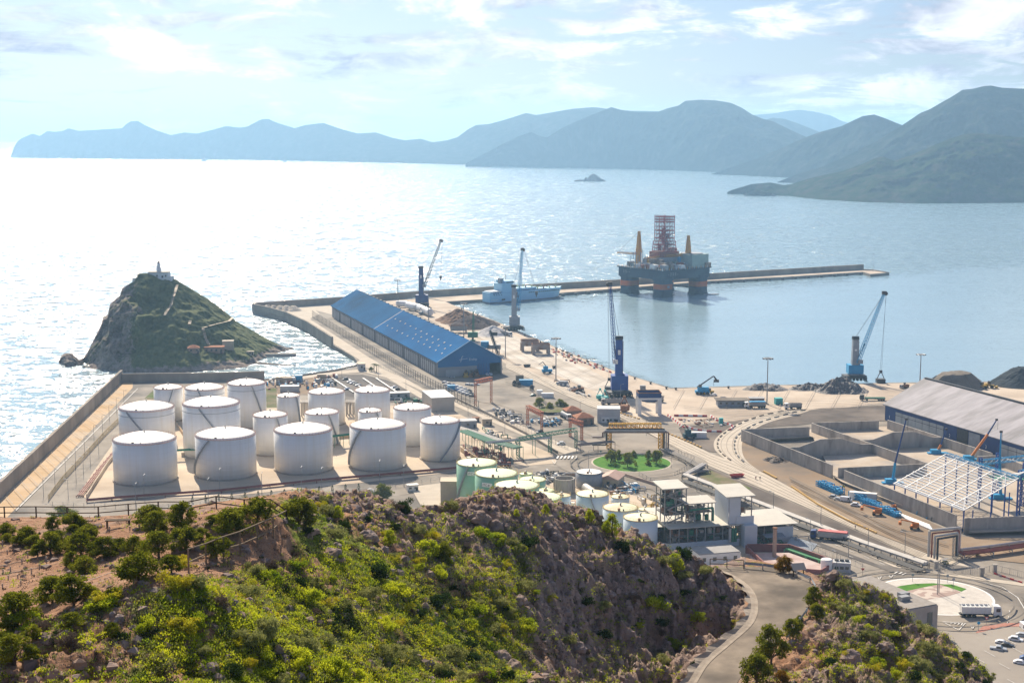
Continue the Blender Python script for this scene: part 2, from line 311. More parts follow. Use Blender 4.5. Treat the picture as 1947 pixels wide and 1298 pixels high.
def islet():
    nu, nt_ = 280, 90; vs = []; fs_ = []; rk = []
    for i in range(nu + 1):
        px = 112 + 446 * i / nu
        c = P(px, interp(icrest, px, 1), interp(icrest, px, 2)); f = G(px, interp(ifoot, px), -1); c.z = max(c.z, 1); H = c.z
        for j in range(nt_ + 1):
            t = j / nt_; p = f.lerp(c, t)
            cl = max(0, min(1, (300 - px) / 60)); pr = 0.86 if cl == 0 else 0.86 - 0.15 * cl
            z = -1 + (H + 1) * t ** pr
            q = V((p.x, p.y, z)) * 0.03; e = 4 * t * (1 - t) * (0.4 + 0.6 * min(1, H / 30)); low = max(0, 1 - z / 7)
            r_ = (0.5 - abs(noise.fractal(q, 0.9, 2.0, 6)) * 2) * (5 + 9 * cl) * e + noise.fractal(q * 5, 0.7, 2, 4) * (1.2 + 1.5 * cl + 1.5 * low) * min(1, 8 * t * (1.02 - t))
            d = V((p.x, p.y, 0)).normalized()
            z2 = z + (r_ * 0.35 if j else 0)
            vs.append((p.x - d.x * r_, p.y - d.y * r_, z2))
            rk.append(max(cl * 0.62 + noise.noise(V((p.x, p.y, z)) * 0.05) * 0.35 * (1 - 0.5 * cl), 0.85 * max(0, 1 - z / (9 + 5 * noise.noise(V((p.x * 0.04, 0, 0)))))) if True else 0)
        for k in (1, 2, 3):
            p = c + V((c.x, c.y, 0)).normalized() * H * (0.25 + 0.4 * k); vs.append((p.x, p.y, H * (1 - k / 3) - (1 if k == 3 else 0))); rk.append(0.6)
    m = nt_ + 4
    for i in range(nu):
        for j in range(m - 1): a = i * m + j; fs_.append((a, a + m, a + m + 1, a + 1))
    o = mesh_obj('lighthouse_islet', vs, fs_, im, smooth=True); at = o.data.attributes.new('rock', 'FLOAT', 'POINT'); at.data.foreach_set('value', rk); tag(o, kind='structure')
    return BVHTree.FromPolygons(vs, fs_)
IB = islet()
sp_ = ridge('islet_spit', [(380, 690, 1030), (420, 690, 1035), (450, 686, 1045), (480, 688, 1040), (520, 694, 1030), (563, 697.5, 1022)], [(380, 710), (430, 707), (505, 701), (563, 698.3)], M('spit rock', (0.09, 0.075, 0.065), (0.2, 0.17, 0.15), 0.3, 0.95, bump=0.8), 90, 12, fs=0.05, amp=0.3)
def hit(bvh, px, py):
    d = ray(px, py).normalized(); r_ = bvh.ray_cast(V((0, 0, HC)), d); return r_[0]
def strip_on(name, bvh, pts, w_, mat, lift=0.25, n=30, label=None):
    vs = []; tot = []
    for i in range(len(pts) - 1):
        for k in range(n): t = k / n; tot.append((pts[i][0] * (1 - t) + pts[i + 1][0] * t, pts[i][1] * (1 - t) + pts[i + 1][1] * t))
    tot.append(pts[-1]); ps = [hit(bvh, *p) for p in tot]; ps = [p for p in ps if p]
    for i, p in enumerate(ps):
        a, b = ps[max(0, i - 1)], ps[min(len(ps) - 1, i + 1)]; d = (b - a); d.z = 0
        s_ = V((-d.y, d.x, 0)).normalized() * w_ / 2 if d.length > 1e-5 else V((w_ / 2, 0, 0))
        vs += [p + s_ + V((0, 0, lift)), p - s_ + V((0, 0, lift))]
    fs_ = [(2 * i, 2 * i + 1, 2 * i + 3, 2 * i + 2) for i in range(len(ps) - 1)]
    o = mesh_obj(name, vs, fs_, mat); return tag(o, label, kind='structure')
pm = M('bare path', (0.42, 0.33, 0.22), (0.3, 0.24, 0.17), 0.4)
for pp in ([(337, 543), (330, 565), (324, 583), (312, 602)], [(362, 611), (359, 622)], [(442, 605), (436, 612), (410, 618), (386, 625), (391, 645), (397, 657)]): strip_on('islet_path', IB, pp, 2.2, pm, 0.9)
# ---------------------------------------------------------------- foreground hillside
CP = [ # px, py, D
 (-250, 975, 130), (0, 987, 116), (130, 982, 114), (260, 976, 112), (400, 972, 103), (520, 968, 98), (560, 955, 112), (600, 936, 122), (650, 940, 124), (700, 946, 126), (760, 960, 128), (800, 966, 132), (850, 958, 134), (900, 944, 136), (930, 932, 136), (960, 930, 136), (1005, 944, 138), (1040, 966, 139), (1062, 986, 140), (1100, 992, 143), (1140, 994, 145), (1185, 1002, 147), (1250, 1030, 149), (1300, 1056, 152), (1340, 1066, 153), (1380, 1092, 151), (1410, 1125, 149), (1428, 1150, 147),
 (-250, 1120, 92), (100, 1110, 85), (250, 1060, 92), (0, 1200, 70), (0, 1298, 60), (-250, 1298, 60), (300, 1298, 60), (360, 1090, 72), (500, 1298, 68), (500, 1150, 82), (600, 1060, 98), (600, 1170, 86), (700, 1298, 78), (720, 1100, 104), (850, 1298, 90), (850, 1120, 112), (1000, 1298, 107), (1000, 1140, 120), (1000, 1030, 131), (1120, 1298, 119), (1120, 1120, 133), (1200, 1298, 125), (1250, 1120, 142), (1250, 1210, 137), (1330, 1180, 141), (1370, 1140, 145),
 (1600, 1092, 152), (1560, 1085, 155), (1640, 1112, 150), (1700, 1152, 147), (1750, 1186, 145), (1800, 1216, 143), (1850, 1254, 140), (1892, 1298, 137), (1600, 1180, 139), (1600, 1298, 118), (1700, 1298, 122), (1800, 1298, 130), (1520, 1298, 117), (1560, 1200, 133), (1760, 1240, 137),
]
HZ = 116.0
RD = []   # road points (flat)
for L_, R_, py in ((1320, 1402, 1298), (1345, 1425, 1260), (1385, 1470, 1225), (1428, 1510, 1185), (1437, 1540, 1150), (1425, 1548, 1120), (1392, 1535, 1095), (1350, 1500, 1078)):
    RD.append((G(L_, py, HZ), G(R_, py, HZ)))
pts = [P(*c) for c in CP]
for a, b in RD: pts += [a, b, (a + b) / 2]
RA0, RB0 = G(1250, 1420, HZ), G(1330, 1420, HZ); pts += [RA0, RB0]
for (px, D, z) in [(-200, 170, 95), (0, 160, 98), (200, 155, 95), (400, 150, 98), (600, 160, 105), (800, 170, 102), (960, 172, 100), (1150, 178, 96), (1350, 182, 98), (1500, 180, 100), (1650, 175, 92), (1800, 168, 88), (1950, 160, 86), (2100, 150, 88), (2050, 130, 96), (2100, 110, 108), (2000, 120, 106),
                   (-200, 240, 30), (100, 240, 28), (400, 240, 28), (700, 245, 28), (1000, 250, 28), (1300, 255, 28), (1600, 250, 26), (1900, 240, 22), (2200, 230, 22),
                   (-200, 330, -6), (300, 330, -6), (800, 330, -6), (1300, 330, -6), (1700, 320, -8), (2200, 310, -8),
                   (-250, 35, 146), (300, 38, 148), (900, 40, 146), (1200, 55, 138), (1400, 60, 130), (1700, 70, 126), (2100, 70, 122), (0, 8, 155), (900, 8, 156), (1900, 8, 152), (1200, 90, 128), (1000, 75, 136), (1450, 95, 120)]:
    d = ray(px, 800); pts.append(V((d.x / d.y * D, D, z)))
pa = np.array([(p.x, p.y) for p in pts]) / 50.0; pz = np.array([p.z for p in pts])
def kern(r): return np.where(r > 1e-9, r * r * np.log(np.maximum(r, 1e-9)), 0.0)
n_ = len(pa); K = kern(np.linalg.norm(pa[:, None] - pa[None], axis=2)) + np.eye(n_) * 0.002
A_ = np.zeros((n_ + 3, n_ + 3)); A_[:n_, :n_] = K; A_[:n_, n_] = 1; A_[:n_, n_ + 1:] = pa; A_[n_, :n_] = 1; A_[n_ + 1:, :n_] = pa.T
sol = np.linalg.solve(A_, np.concatenate([pz, [0, 0, 0]]))
def tps(X, Y):
    q = np.stack([X, Y], 1) / 50.0; out_ = np.empty(len(X))
    for s in range(0, len(X), 20000):
        k = q[s:s + 20000]; out_[s:s + 20000] = kern(np.linalg.norm(k[:, None] - pa[None], axis=2)) @ sol[:n_] + sol[n_] + k @ sol[n_ + 1:]
    return out_
road_px = [(G(l, y, HZ), G(r_, y, HZ)) for l, r_, y in ((1322, 1400, 1298), (1437, 1540, 1150))]
def hill():
    nu, nv = 560, 420
    us = np.linspace(-0.48, 0.50, nu); t = np.linspace(0, 1, nv); Ds = np.where(t < 0.8, 8 + (165 - 8) * (t / 0.8) ** 0.75, 165 + 165 * ((t - 0.8) / 0.2) ** 1.2)
    U, D = np.meshgrid(us, Ds, indexing='ij'); X = (U * D).ravel(); Y = D.ravel(); Z = tps(X, Y)
    # distance to the road centre line
    cl = np.array([((a.x + b.x) / 2, (a.y + b.y) / 2, (a - b).length / 2) for a, b in RD] + [((RA0.x + RB0.x) / 2, (RA0.y + RB0.y) / 2, 2.2)])
    cl = cl[np.argsort(cl[:, 1])]
    cxr = np.interp(Y, cl[:, 1], cl[:, 0]); hw = np.interp(Y, cl[:, 1], cl[:, 2])
    dr = np.abs(X - cxr) - hw; dr[Y > cl[-1, 1] + 1] += (Y[Y > cl[-1, 1] + 1] - cl[-1, 1]) 
    dr[Y < 90] = 99
    onroad = np.clip(1 - (dr + 0.2) / 1.2, 0, 1)
    pxs = CX + FPX * 1.0 * (X / Y) / (math.cos(PITCH) + 0.0)   # about the pixel column
    rough = np.zeros(len(X)); 
    ter = np.clip((560 - pxs) / 120, 0, 1) * np.clip((Y - 62) / 12, 0, 1)
    rr = []; soil = []; grass = []
    for i in range(len(X)):
        x, y = X[i], Y[i]; p = V((x, y, 0))
        a = noise.fractal(p * 0.12, 0.8, 2.1, 5); b = 0.6 - abs(noise.fractal(V((x * 0.33, y * 0.33, 3)), 0.7, 2.1, 5)) * 2.0
        c = noise.fractal(p * 1.3, 0.6, 2, 3)
        px_ = pxs[i]; k = 1.0
        if ter[i] > 0.5: k = 0.25
        cliff = min(1, max(0, (px_ - 1040) / 150)) if px_ < 1435 else min(1, max(0, (px_ - 1545) / 60))
        crest = min(1, max(0, (px_ - 560) / 80)) * min(1, max(0, (1150 - px_) / 80)) * min(1, max(0, (y - 108) / 14))
        kk = k * (1 + 1.5 * cliff + 0.9 * crest)
        Z[i] += (1 - onroad[i]) * (a * 0.55 * kk + (b - 0.55) * 0.5 * kk + c * 0.10 * kk + cliff * (0.5 - abs(noise.fractal(V((x * 0.16, y * 0.10, 7)), 0.7, 2.1, 4)) * 2.4) * 1.1) * min(1, max(0.1, dr[i] / 2.5))
        rr.append(min(1, max(0, 0.25 + 0.42 * cliff + 0.42 * crest + 0.35 * a)))
        gr = float(np.interp(px_ + 90 * noise.noise(V((x * .09, y * .09, 9))), [250, 420, 1000, 1150], [0.25, 0.62, 0.62, 0.36])) 
        gr -= 0.38 * min(1, max(0, (y - 108) / 14)) * (1 if px_ < 1150 else 0.3)
        gr -= 0.35 * ter[i]
        grass.append(gr + 0.4 * noise.noise(p * 0.11 + V((5, 5, 0))))
    Z = np.where(onroad > 0, Z * (1 - onroad) + HZ * onroad, Z)
    vs = list(zip(X.tolist(), Y.tolist(), Z.tolist()))
    fs_ = []
    for i in range(nu - 1):
        for j in range(nv - 1): a = i * nv + j; fs_.append((a, a + nv, a + nv + 1, a + 1))
    m = bpy.data.materials.new('hillside ground'); m.use_nodes = True; t_ = m.node_tree; n = t_.nodes; b = n['Principled BSDF']; l = t_.links.new
    b.inputs['Roughness'].default_value = 0.95; b.inputs['Specular IOR Level'].default_value = 0.05
    g = n.new('ShaderNodeNewGeometry')
    def nz(sc, de=6, ro=0.65):
        z = n.new('ShaderNodeTexNoise'); z.inputs['Scale'].default_value = sc; z.inputs['Detail'].default_value = de; z.inputs['Roughness'].default_value = ro; l(g.outputs['Position'], z.inputs[0]); return z.outputs[0]
    def mix(f, c1, c2):
        x = n.new('ShaderNodeMix'); x.data_type = 'RGBA'
        if isinstance(f, float): x.inputs[0].default_value = f
        else: l(f, x.inputs[0])
        for i, c in ((6, c1), (7, c2)):
            if isinstance(c, tuple): x.inputs[i].default_value = (*c, 1)
            else: l(c, x.inputs[i])
        return x.outputs[2]
    def mr(s, a, bb):
        r_ = n.new('ShaderNodeMapRange'); r_.inputs[1].default_value = a; r_.inputs[2].default_value = bb; l(s, r_.inputs[0]); return r_.outputs[0]
    def at(nm): x = n.new('ShaderNodeAttribute'); x.attribute_name = nm; return x.outputs['Fac']
    def add(a, bb):
        x = n.new('ShaderNodeMath'); x.operation = 'ADD'; l(a, x.inputs[0]); l(bb, x.inputs[1]); return x.outputs[0]
    soilc = mix(mr(nz(0.8), 0.35, 0.65), (0.30, 0.165, 0.10), (0.42, 0.26, 0.17)); soilc = mix(mr(nz(9, 3), 0.55, 0.7), soilc, (0.13, 0.085, 0.065))
    v = n.new('ShaderNodeTexVoronoi'); v.inputs['Scale'].default_value = 1.6; l(g.outputs['Position'], v.inputs[0])
    rockc = mix(mr(nz(0.9, 9, 0.7), 0.35, 0.68), (0.17, 0.12, 0.105), (0.43, 0.325, 0.27)); rockc = mix(mr(nz(0.25), 0.5, 0.7), rockc, (0.36, 0.25, 0.17))
    grc = mix(mr(nz(1.6), 0.35, 0.65), (0.10, 0.13, 0.025), (0.27, 0.33, 0.04)); grc = mix(mr(nz(7, 3), 0.5, 0.65), grc, (0.05, 0.06, 0.02))
    c = mix(mr(add(at('rock'), nz(0.6)), 0.85, 1.05), soilc, rockc); c = mix(mr(add(at('grass'), nz(0.9)), 0.92, 1.06), c, grc)
    l(c, b.inputs['Base Color'])
    bp = n.new('ShaderNodeBump'); bp.inputs['Distance'].default_value = 0.22; l(nz(3.0, 8, 0.7), bp.inputs['Height'])
    b2 = n.new('ShaderNodeBump'); b2.inputs['Distance'].default_value = 0.12; l(v.outputs['Distance'], b2.inputs['Height']); l(bp.outputs[0], b2.inputs['Normal']); l(b2.outputs[0], b.inputs['Normal'])
    o = mesh_obj('foreground_hillside', vs, fs_, m, smooth=True); tag(o, kind='structure')
    for nm, dat in (('rock', rr), ('grass', grass)): a = o.data.attributes.new(nm, 'FLOAT', 'POINT'); a.data.foreach_set('value', dat)
    return BVHTree.FromPolygons(vs, fs_)
HB = hill()
def hh(px, py): return hit(HB, px, py)
def hz(x, y):
    r_ = HB.ray_cast(V((x, y, 400)), V((0, 0, -1))); return r_[0].z if r_[0] else 3.0
# ================================================================ THE PORT: land, pavings, walls
asph = M('asphalt', (0.26, 0.225, 0.185), (0.34, 0.30, 0.25), 0.05, 0.85, c3=(0.155, 0.14, 0.125), s3=0.03, bump=0.02, bscale=4)
asph_d = M('dark asphalt', (0.11, 0.10, 0.095), (0.16, 0.145, 0.13), 0.06, 0.9, c3=(0.20, 0.18, 0.16), s3=0.03)
conc = M('quay concrete', (0.48, 0.39, 0.30), (0.58, 0.49, 0.39), 0.05, 0.85, c3=(0.37, 0.30, 0.235), s3=0.018)
concw = M('dusty white quay', (0.62, 0.57, 0.50), (0.52, 0.46, 0.38), 0.04, 0.85, c3=(0.44, 0.38, 0.31), s3=0.02)
beige = M('tank yard concrete', (0.60, 0.50, 0.38), (0.50, 0.41, 0.31), 0.05, 0.85, c3=(0.44, 0.35, 0.26), s3=0.03)
slabm = M('ochre slab', (0.46, 0.31, 0.16), (0.58, 0.42, 0.26), 0.09, 0.85, c3=(0.50, 0.40, 0.29), s3=0.04, stretch=(0.4, 1, 1))
pave = M('pale pavement', (0.55, 0.48, 0.39), (0.47, 0.41, 0.33), 0.15, 0.85)
grav = M('dark gravel yard', (0.10, 0.085, 0.075), (0.16, 0.135, 0.115), 0.06, 0.95, c3=(0.24, 0.20, 0.165), s3=0.02)
brown = M('brown earth yard', (0.25, 0.18, 0.12), (0.35, 0.265, 0.185), 0.05, 0.95, c3=(0.17, 0.14, 0.115), s3=0.025)
wallc = M('weathered wall concrete', (0.29, 0.245, 0.20), (0.38, 0.33, 0.27), 0.08, 0.9, c3=(0.21, 0.185, 0.16), s3=0.03, stretch=(1, 1, 0.35))
wallg = M('grey cast concrete', (0.37, 0.335, 0.295), (0.48, 0.44, 0.39), 0.35, 0.85, c3=(0.25, 0.225, 0.20), s3=0.16, stretch=(1, 1, 0.3))
grassm = M('lawn', (0.06, 0.17, 0.02), (0.10, 0.23, 0.03), 0.4, 0.95)
weedm = M('weedy ground', (0.10, 0.12, 0.04), (0.24, 0.19, 0.13), 0.08, 0.95, c3=(0.09, 0.14, 0.03), s3=0.05)
paintw = M('white road paint', (0.78, 0.77, 0.74), (0.55, 0.53, 0.5), 1.5, 0.7)
steel = M('galvanised steel', (0.34, 0.34, 0.34), (0.24, 0.24, 0.24), 0.5, 0.5, metal=0.3)
dark = M('dark steel', (0.035, 0.037, 0.042), (0.06, 0.06, 0.065), 0.8, 0.6)
rust = M('rusty steel', (0.22, 0.10, 0.055), (0.30, 0.17, 0.11), 0.7, 0.8)
white = M('white paint', (0.80, 0.80, 0.78), (0.70, 0.69, 0.66), 0.2, 0.55)
tyre = M('black rubber', (0.02, 0.02, 0.02), (0.035, 0.035, 0.035), 2, 0.9)
glass = M('dark glass', (0.02, 0.03, 0.04), (0.03, 0.04, 0.05), 1, 0.12, spec=0.8)
blue = M('blue sheet metal', (0.0, 0.12, 0.32), (0.0, 0.15, 0.38), 0.05, 0.5, stretch=(1, 1, 0.3))
navy = M('navy paint', (0.006, 0.035, 0.16), (0.01, 0.05, 0.20), 0.3, 0.5)
cblue = M('crane blue', (0.005, 0.05, 0.26), (0.008, 0.07, 0.32), 0.3, 0.5)
azure = M('azure paint', (0.01, 0.25, 0.50), (0.02, 0.32, 0.58), 0.4, 0.5)
greyp = M('grey paint', (0.24, 0.26, 0.29), (0.31, 0.33, 0.36), 0.4, 0.6)
yellow = M('yellow paint', (0.55, 0.34, 0.02), (0.42, 0.25, 0.03), 0.8, 0.6)
orange = M('orange paint', (0.62, 0.20, 0.03), (0.5, 0.16, 0.03), 0.8, 0.6)
green = M('green paint', (0.02, 0.16, 0.09), (0.03, 0.20, 0.12), 0.6, 0.6)
redp = M('red paint', (0.50, 0.03, 0.03), (0.40, 0.03, 0.03), 0.8, 0.6)
redoxide = M('red oxide pipework', (0.22, 0.05, 0.035), (0.30, 0.09, 0.06), 0.5, 0.7)
pipew = M('pale pipe cladding', (0.60, 0.56, 0.50), (0.48, 0.45, 0.41), 0.3, 0.5)
tealp = M('teal paint', (0.02, 0.33, 0.33), (0.03, 0.40, 0.38), 0.5, 0.6)

def pix(pts, z=3.0): return [G(x, y, z) for x, y in pts]
def ground(name, pts, z0, z1, mat): 
    b = MB(); b.prism(pts, z0, z1); return tag(b.build(name, mat), kind='structure')
LAY = [3.0]
def sheet(name, pts, mat, dz=0.03, px=True):
    LAY[0] += 0.012; z = LAY[0]; q = pix(pts, z) if px else [V((p[0], p[1], z)) for p in pts]
    a = sum(q[i].x * q[(i + 1) % len(q)].y - q[(i + 1) % len(q)].x * q[i].y for i in range(len(q)))
    f = tuple(range(len(q))); return tag(mesh_obj(name, [tuple(p) for p in q], [f if a > 0 else f[::-1]], mat), kind='structure')

# outline of the reclaimed land, sea wall to quay, closed under and behind the hill
coast = [(-420, 1290), (0, 932), (232, 722), (505, 721), (560, 715), (640, 703), (666, 700), (682, 690), (672, 678), (632, 655), (580, 622), (545, 607), (481, 589)]
jet = [(481, 584), (650, 577), (800, 566), (925, 556), (1175, 541), (1400, 526), (1641, 511), (1660, 512), (1691, 518), (1655, 521.5), (1640, 517), (1500, 526), (1352, 534), (1180, 548), (1066, 557), (920, 569), (848, 573.5), (862, 579.5)]
quay = [(940, 609), (1060, 661), (1165, 703), (1275, 737), (1500, 731), (1700, 727), (1947, 724), (2600, 712)]
land = pix(coast) + pix(jet) + pix(quay) + [V((1500, 400, 3)), V((900, -100, 3)), V((-200, -100, 3))]
ground('port_ground', land, -4, 3, asph)
LAY[0] = 3.0
sheet('quay', [(652, 571), (800, 567), (846, 573), (861, 580), (938, 610), (1060, 662.5), (1165, 704.5), (1275, 739), (1500, 733), (1700, 729), (1947, 726), (2600, 714), (2600, 762), (1947, 765), (1690, 765), (1600, 775), (1500, 783), (1400, 800), (1300, 806), (1200, 792), (1130, 766), (960, 690), (880, 640), (780, 590), (640, 578)], conc)
sheet('white_quay', [(905, 635), (950, 628), (1010, 650), (1050, 668), (1140, 712), (1190, 745), (1150, 752), (1040, 705), (980, 690), (930, 655)], concw)
sheet('jetty_deck', [(820, 566.5), (925, 558.5), (1175, 543.5), (1400, 528), (1640, 513.5), (1655, 513.5), (1688, 518), (1655, 520.5), (1641, 516.5), (1500, 525.5), (1352, 533.5), (1180, 547.5), (1066, 556.5), (920, 568.5), (848, 573)], conc)
sheet('corner_yard', [(484, 587), (560, 582), (640, 577), (655, 600), (640, 600), (600, 590), (570, 607), (545, 604)], pave)
sheet('promenade', [(-120, 1072), (0, 952), (231, 727), (253, 727), (252, 737), (20, 976), (-60, 1060)], slabm)
sheet('sea_road', [(-60, 1060), (20, 976), (252, 737), (268, 728), (300, 727), (232, 795), (90, 945), (82, 957), (110, 970), (300, 962), (300, 985), (-40, 1100)], asph)
sheet('inner_road', [(240, 792), (310, 728), (480, 727), (560, 722), (560, 732), (480, 738), (300, 742), (285, 760), (210, 850), (110, 945), (140, 955), (420, 950), (700, 922), (870, 900), (1130, 880), (1130, 905), (870, 925), (700, 950), (420, 968), (120, 968), (95, 958), (92, 946)], asph)
sheet('tank_yard', [(150, 940), (175, 900), (245, 800), (300, 738), (500, 732), (540, 755), (640, 772), (840, 770), (900, 800), (1050, 862), (1060, 880), (870, 896), (700, 916), (420, 944), (170, 950)], beige)
sheet('yard_soil', [(500, 722), (560, 719), (640, 712), (655, 730), (640, 755), (500, 745)], brown)
sheet('yard_weeds', [(275, 757), (293, 740), (345, 737), (345, 760), (290, 790)], weedm)
sheet('yard_weeds_patch', [(505, 738), (525, 738), (530, 775), (505, 775)], weedm)
sheet('car_park', [(610, 727), (640, 712), (690, 712), (735, 722), (790, 745), (810, 762), (660, 768)], asph_d)
sheet('jetty_road', [(556, 600), (600, 590), (608, 597), (590, 605), (700, 672), (780, 712), (870, 757), (1000, 812), (1085, 850), (1150, 870), (1140, 884), (1085, 868), (990, 826), (862, 770), (770, 728), (700, 700), (676, 690), (684, 684), (632, 652), (580, 619)], pave)
sheet('warehouse_apron', [(590, 607), (640, 600), (640, 620), (760, 690), (835, 730), (960, 714), (1010, 730), (1080, 768), (1180, 800), (1290, 862), (1330, 880), (1240, 870), (1080, 812), (950, 770), (820, 748), (700, 678)], asph)
sheet('shore_pavement', [(505, 723), (560, 717), (640, 706), (690, 701), (740, 712), (810, 752), (800, 757), (735, 718), (690, 707), (640, 711), (560, 722), (505, 729)], pave)
RAIL = ([(962, 686), (1131, 759), (1196, 785), (1350, 861), (1451, 898), (1672, 1017), (1762, 1052), (1900, 1090)], [(962, 699), (1117, 770), (1176, 792), (1350, 886), (1522, 959), (1749, 1060), (1890, 1100)])
sheet('dark_gravel', [(1290, 812), (1400, 800), (1560, 776), (1690, 770), (1690, 800), (1600, 800), (1412, 816), (1380, 830), (1372, 860), (1348, 858), (1300, 835)], grav)
sheet('brown_yard', [(1385, 830), (1415, 818), (1420, 842), (1590, 912), (1832, 1020), (2200, 1030), (2300, 1075), (1947, 1070), (1760, 1050), (1670, 1015), (1520, 935), (1450, 897), (1400, 870)], brown)
sheet('gravel_strip', [(1345, 888), (1520, 961), (1748, 1062), (1700, 1050), (1550, 990), (1440, 950), (1320, 915), (1330, 895)], grav)
sheet('weed_strip', [(1330, 905), (1350, 893), (1430, 928), (1400, 938)], weedm)
sheet('rail_strip', RAIL[0] + RAIL[1][::-1], pave)
outer = [(1510, 778), (1450, 788), (1400, 806), (1366, 828), (1357, 845), (1366, 862), (1400, 885), (1448, 905)]
inner = [(1448, 897), (1424, 880), (1412, 862), (1412, 838), (1425, 822), (1460, 803), (1515, 788), (1540, 780)]
def smooth_pts(p, n=5):
    o = []
    for i in range(len(p) - 1):
        a, b, c, d = V(p[max(i - 1, 0)]), V(p[i]), V(p[i + 1]), V(p[min(i + 2, len(p) - 1)])
        for k in range(n): t = k / n; o.append(tuple(0.5 * (2 * b + (c - a) * t + (2 * a - 5 * b + 4 * c - d) * t * t + (3 * b - a - 3 * c + d) * t ** 3)))
    return o + [tuple(p[-1])]
so_, si_ = smooth_pts(outer), smooth_pts(inner)
sheet('curved_track_bed', so_ + si_, pave)
# rails set in the concrete
rl = MB()
def railrow(pts, z=3.22):
    q = [G(*p, z) for p in pts]
    for i in range(len(q) - 1): rl.beam(q[i], q[i + 1], 0.22)
for f in (0.2, 0.4, 0.62, 0.82):
    railrow([((a * (1 - f) + c * f), (b * (1 - f) + d * f)) for (a, b), (c, d) in (((962, 686), (962, 699)), ((1131, 759), (1117, 770)), ((1350, 861), (1350, 886)), ((1451, 898), (1445, 925)), ((1672, 1017), (1650, 1017)), ((1762, 1052), (1749, 1060)))])
si2 = si_[::-1]
for f in (0.25, 0.45, 0.65, 0.85): railrow([(so_[i][0] * (1 - f) + si2[min(i, len(si2) - 1)][0] * f, so_[i][1] * (1 - f) + si2[min(i, len(si2) - 1)][1] * f) for i in range(0, len(so_), 2)])
tag(rl.build('rail_tracks', M('old rail', (0.16, 0.12, 0.09), (0.24, 0.19, 0.14), 0.5)), kind='structure')

# roads and roundabouts near the camera
def disc(name, px, py, r, mat, r2=None, a0_=0, a1=360):
    c = G(px, py); q = [(c.x + r * math.cos(R(a0_ + (a1 - a0_) * i / 64)), c.y + r * math.sin(R(a0_ + (a1 - a0_) * i / 64))) for i in range(64)]
    return sheet(name, q, mat, px=False)
sheet('east_road', [(1060, 872), (1130, 862), (1300, 862), (1290, 905), (1330, 925), (1508, 990), (1580, 1022), (1700, 1072), (1760, 1075), (2060, 1100), (2200, 1200), (2200, 1500), (1500, 1500), (1560, 1100), (1480, 1040), (1300, 975), (1240, 930), (1120, 912)], asph)
sheet('plant_yard', [(880, 925), (1000, 905), (1130, 918), (1250, 955), (1440, 1012), (1560, 1070), (1500, 1180), (1000, 1130), (780, 1000)], beige)
sheet('plant_apron', [(780, 925), (860, 915), (860, 960), (800, 960)], pave)
disc('roundabout_ring', 1201, 880, 38, asph)
disc('roundabout_kerb', 1201, 880, 20.3, pave)
disc('roundabout_lawn', 1201, 880, 19.4, grassm)
disc('south_roundabout', 1775, 1134, 42, asph)
disc('plaza_kerb', 1775, 1134, 20.8, white)
disc('plaza_paving', 1775, 1134, 20.0, M('plaza concrete', (0.60, 0.56, 0.50), (0.50, 0.46, 0.41), 0.4, 0.85))
sheet('plaza_lawn', [(1694, 1118), (1712, 1113), (1740, 1109), (1775, 1107.8), (1803, 1111), (1750, 1117), (1707, 1127)], grassm)
sheet('plaza_lawn_corner', [(1787, 1110), (1810, 1110), (1838, 1119), (1828, 1124)], grassm)
tl = M('patterned tiles', (0.55, 0.47, 0.40), (0.38, 0.28, 0.24), 0.35, 0.85, detail=0, lo=0.49, hi=0.51)
sheet('plaza_tiles', [(1710, 1126), (1750, 1117), (1787, 1110), (1828, 1125), (1800, 1133), (1752, 1141), (1735, 1138)], tl)
sheet('red_kerb_island', [(1855, 1202), (1872, 1187), (1900, 1183), (1960, 1184), (1960, 1190), (1905, 1190), (1885, 1196), (1868, 1203)], M('red brick paving', (0.38, 0.17, 0.13), (0.45, 0.24, 0.19), 0.8, 0.85))
sheet('parking_ground', [(1770, 1195), (1850, 1205), (1900, 1192), (2100, 1192), (2200, 1320), (2100, 1500), (1700, 1500)], M('worn parking concrete', (0.30, 0.265, 0.225), (0.37, 0.33, 0.28), 0.06, 0.9, c3=(0.26, 0.23, 0.20), s3=0.03))
sheet('road_median', [(1250, 935), (1275, 945), (1510, 1012), (1700, 1084), (1697, 1088), (1505, 1020), (1270, 951)], asph_d)
sheet('kerb_strip', [(1508, 988), (1580, 1018), (1700, 1070), (1830, 1092), (1950, 1108), (1950, 1114), (1830, 1098), (1700, 1077), (1578, 1025), (1508, 996)], pave)
# painted markings
def dash(name, pts, w_, dashl=0, gap=0, z=None):
    LAY[0] += 0.012; z = LAY[0]; b = MB(); q = [G(*p, z) for p in pts]
    for i in range(len(q) - 1):
        a, c = q[i], q[i + 1]; d = c - a; ln = d.length; d.normalize(); s_ = V((-d.y, d.x, 0)) * w_ / 2; t = 0
        while t < ln:
            e = min(ln, t + (dashl or ln)); p0, p1 = a + d * t, a + d * e
            b.add([p0 - s_, p1 - s_, p1 + s_, p0 + s_], [(0, 1, 2, 3)]); t = e + gap + 1e-3
    return tag(b.build(name, paintw), kind='structure')
dash('lane_marking', [(150, 875), (262, 760)], 0.3, 3, 5)
dash('lane_marking', [(30, 970), (150, 850), (262, 738)], 0.35)
dash('lane_marking', [(1330, 940), (1510, 1003), (1690, 1076)], 0.25, 3, 6)
dash('lane_marking', [(1520, 1024), (1640, 1065)], 0.25, 3, 6)
dash('road_edge_line', [(1840, 1100), (1905, 1115), (1935, 1135), (1950, 1160)], 0.3)
dash('road_edge_line', [(1652, 1098), (1690, 1095), (1705, 1093)], 0.3, 1, 1)
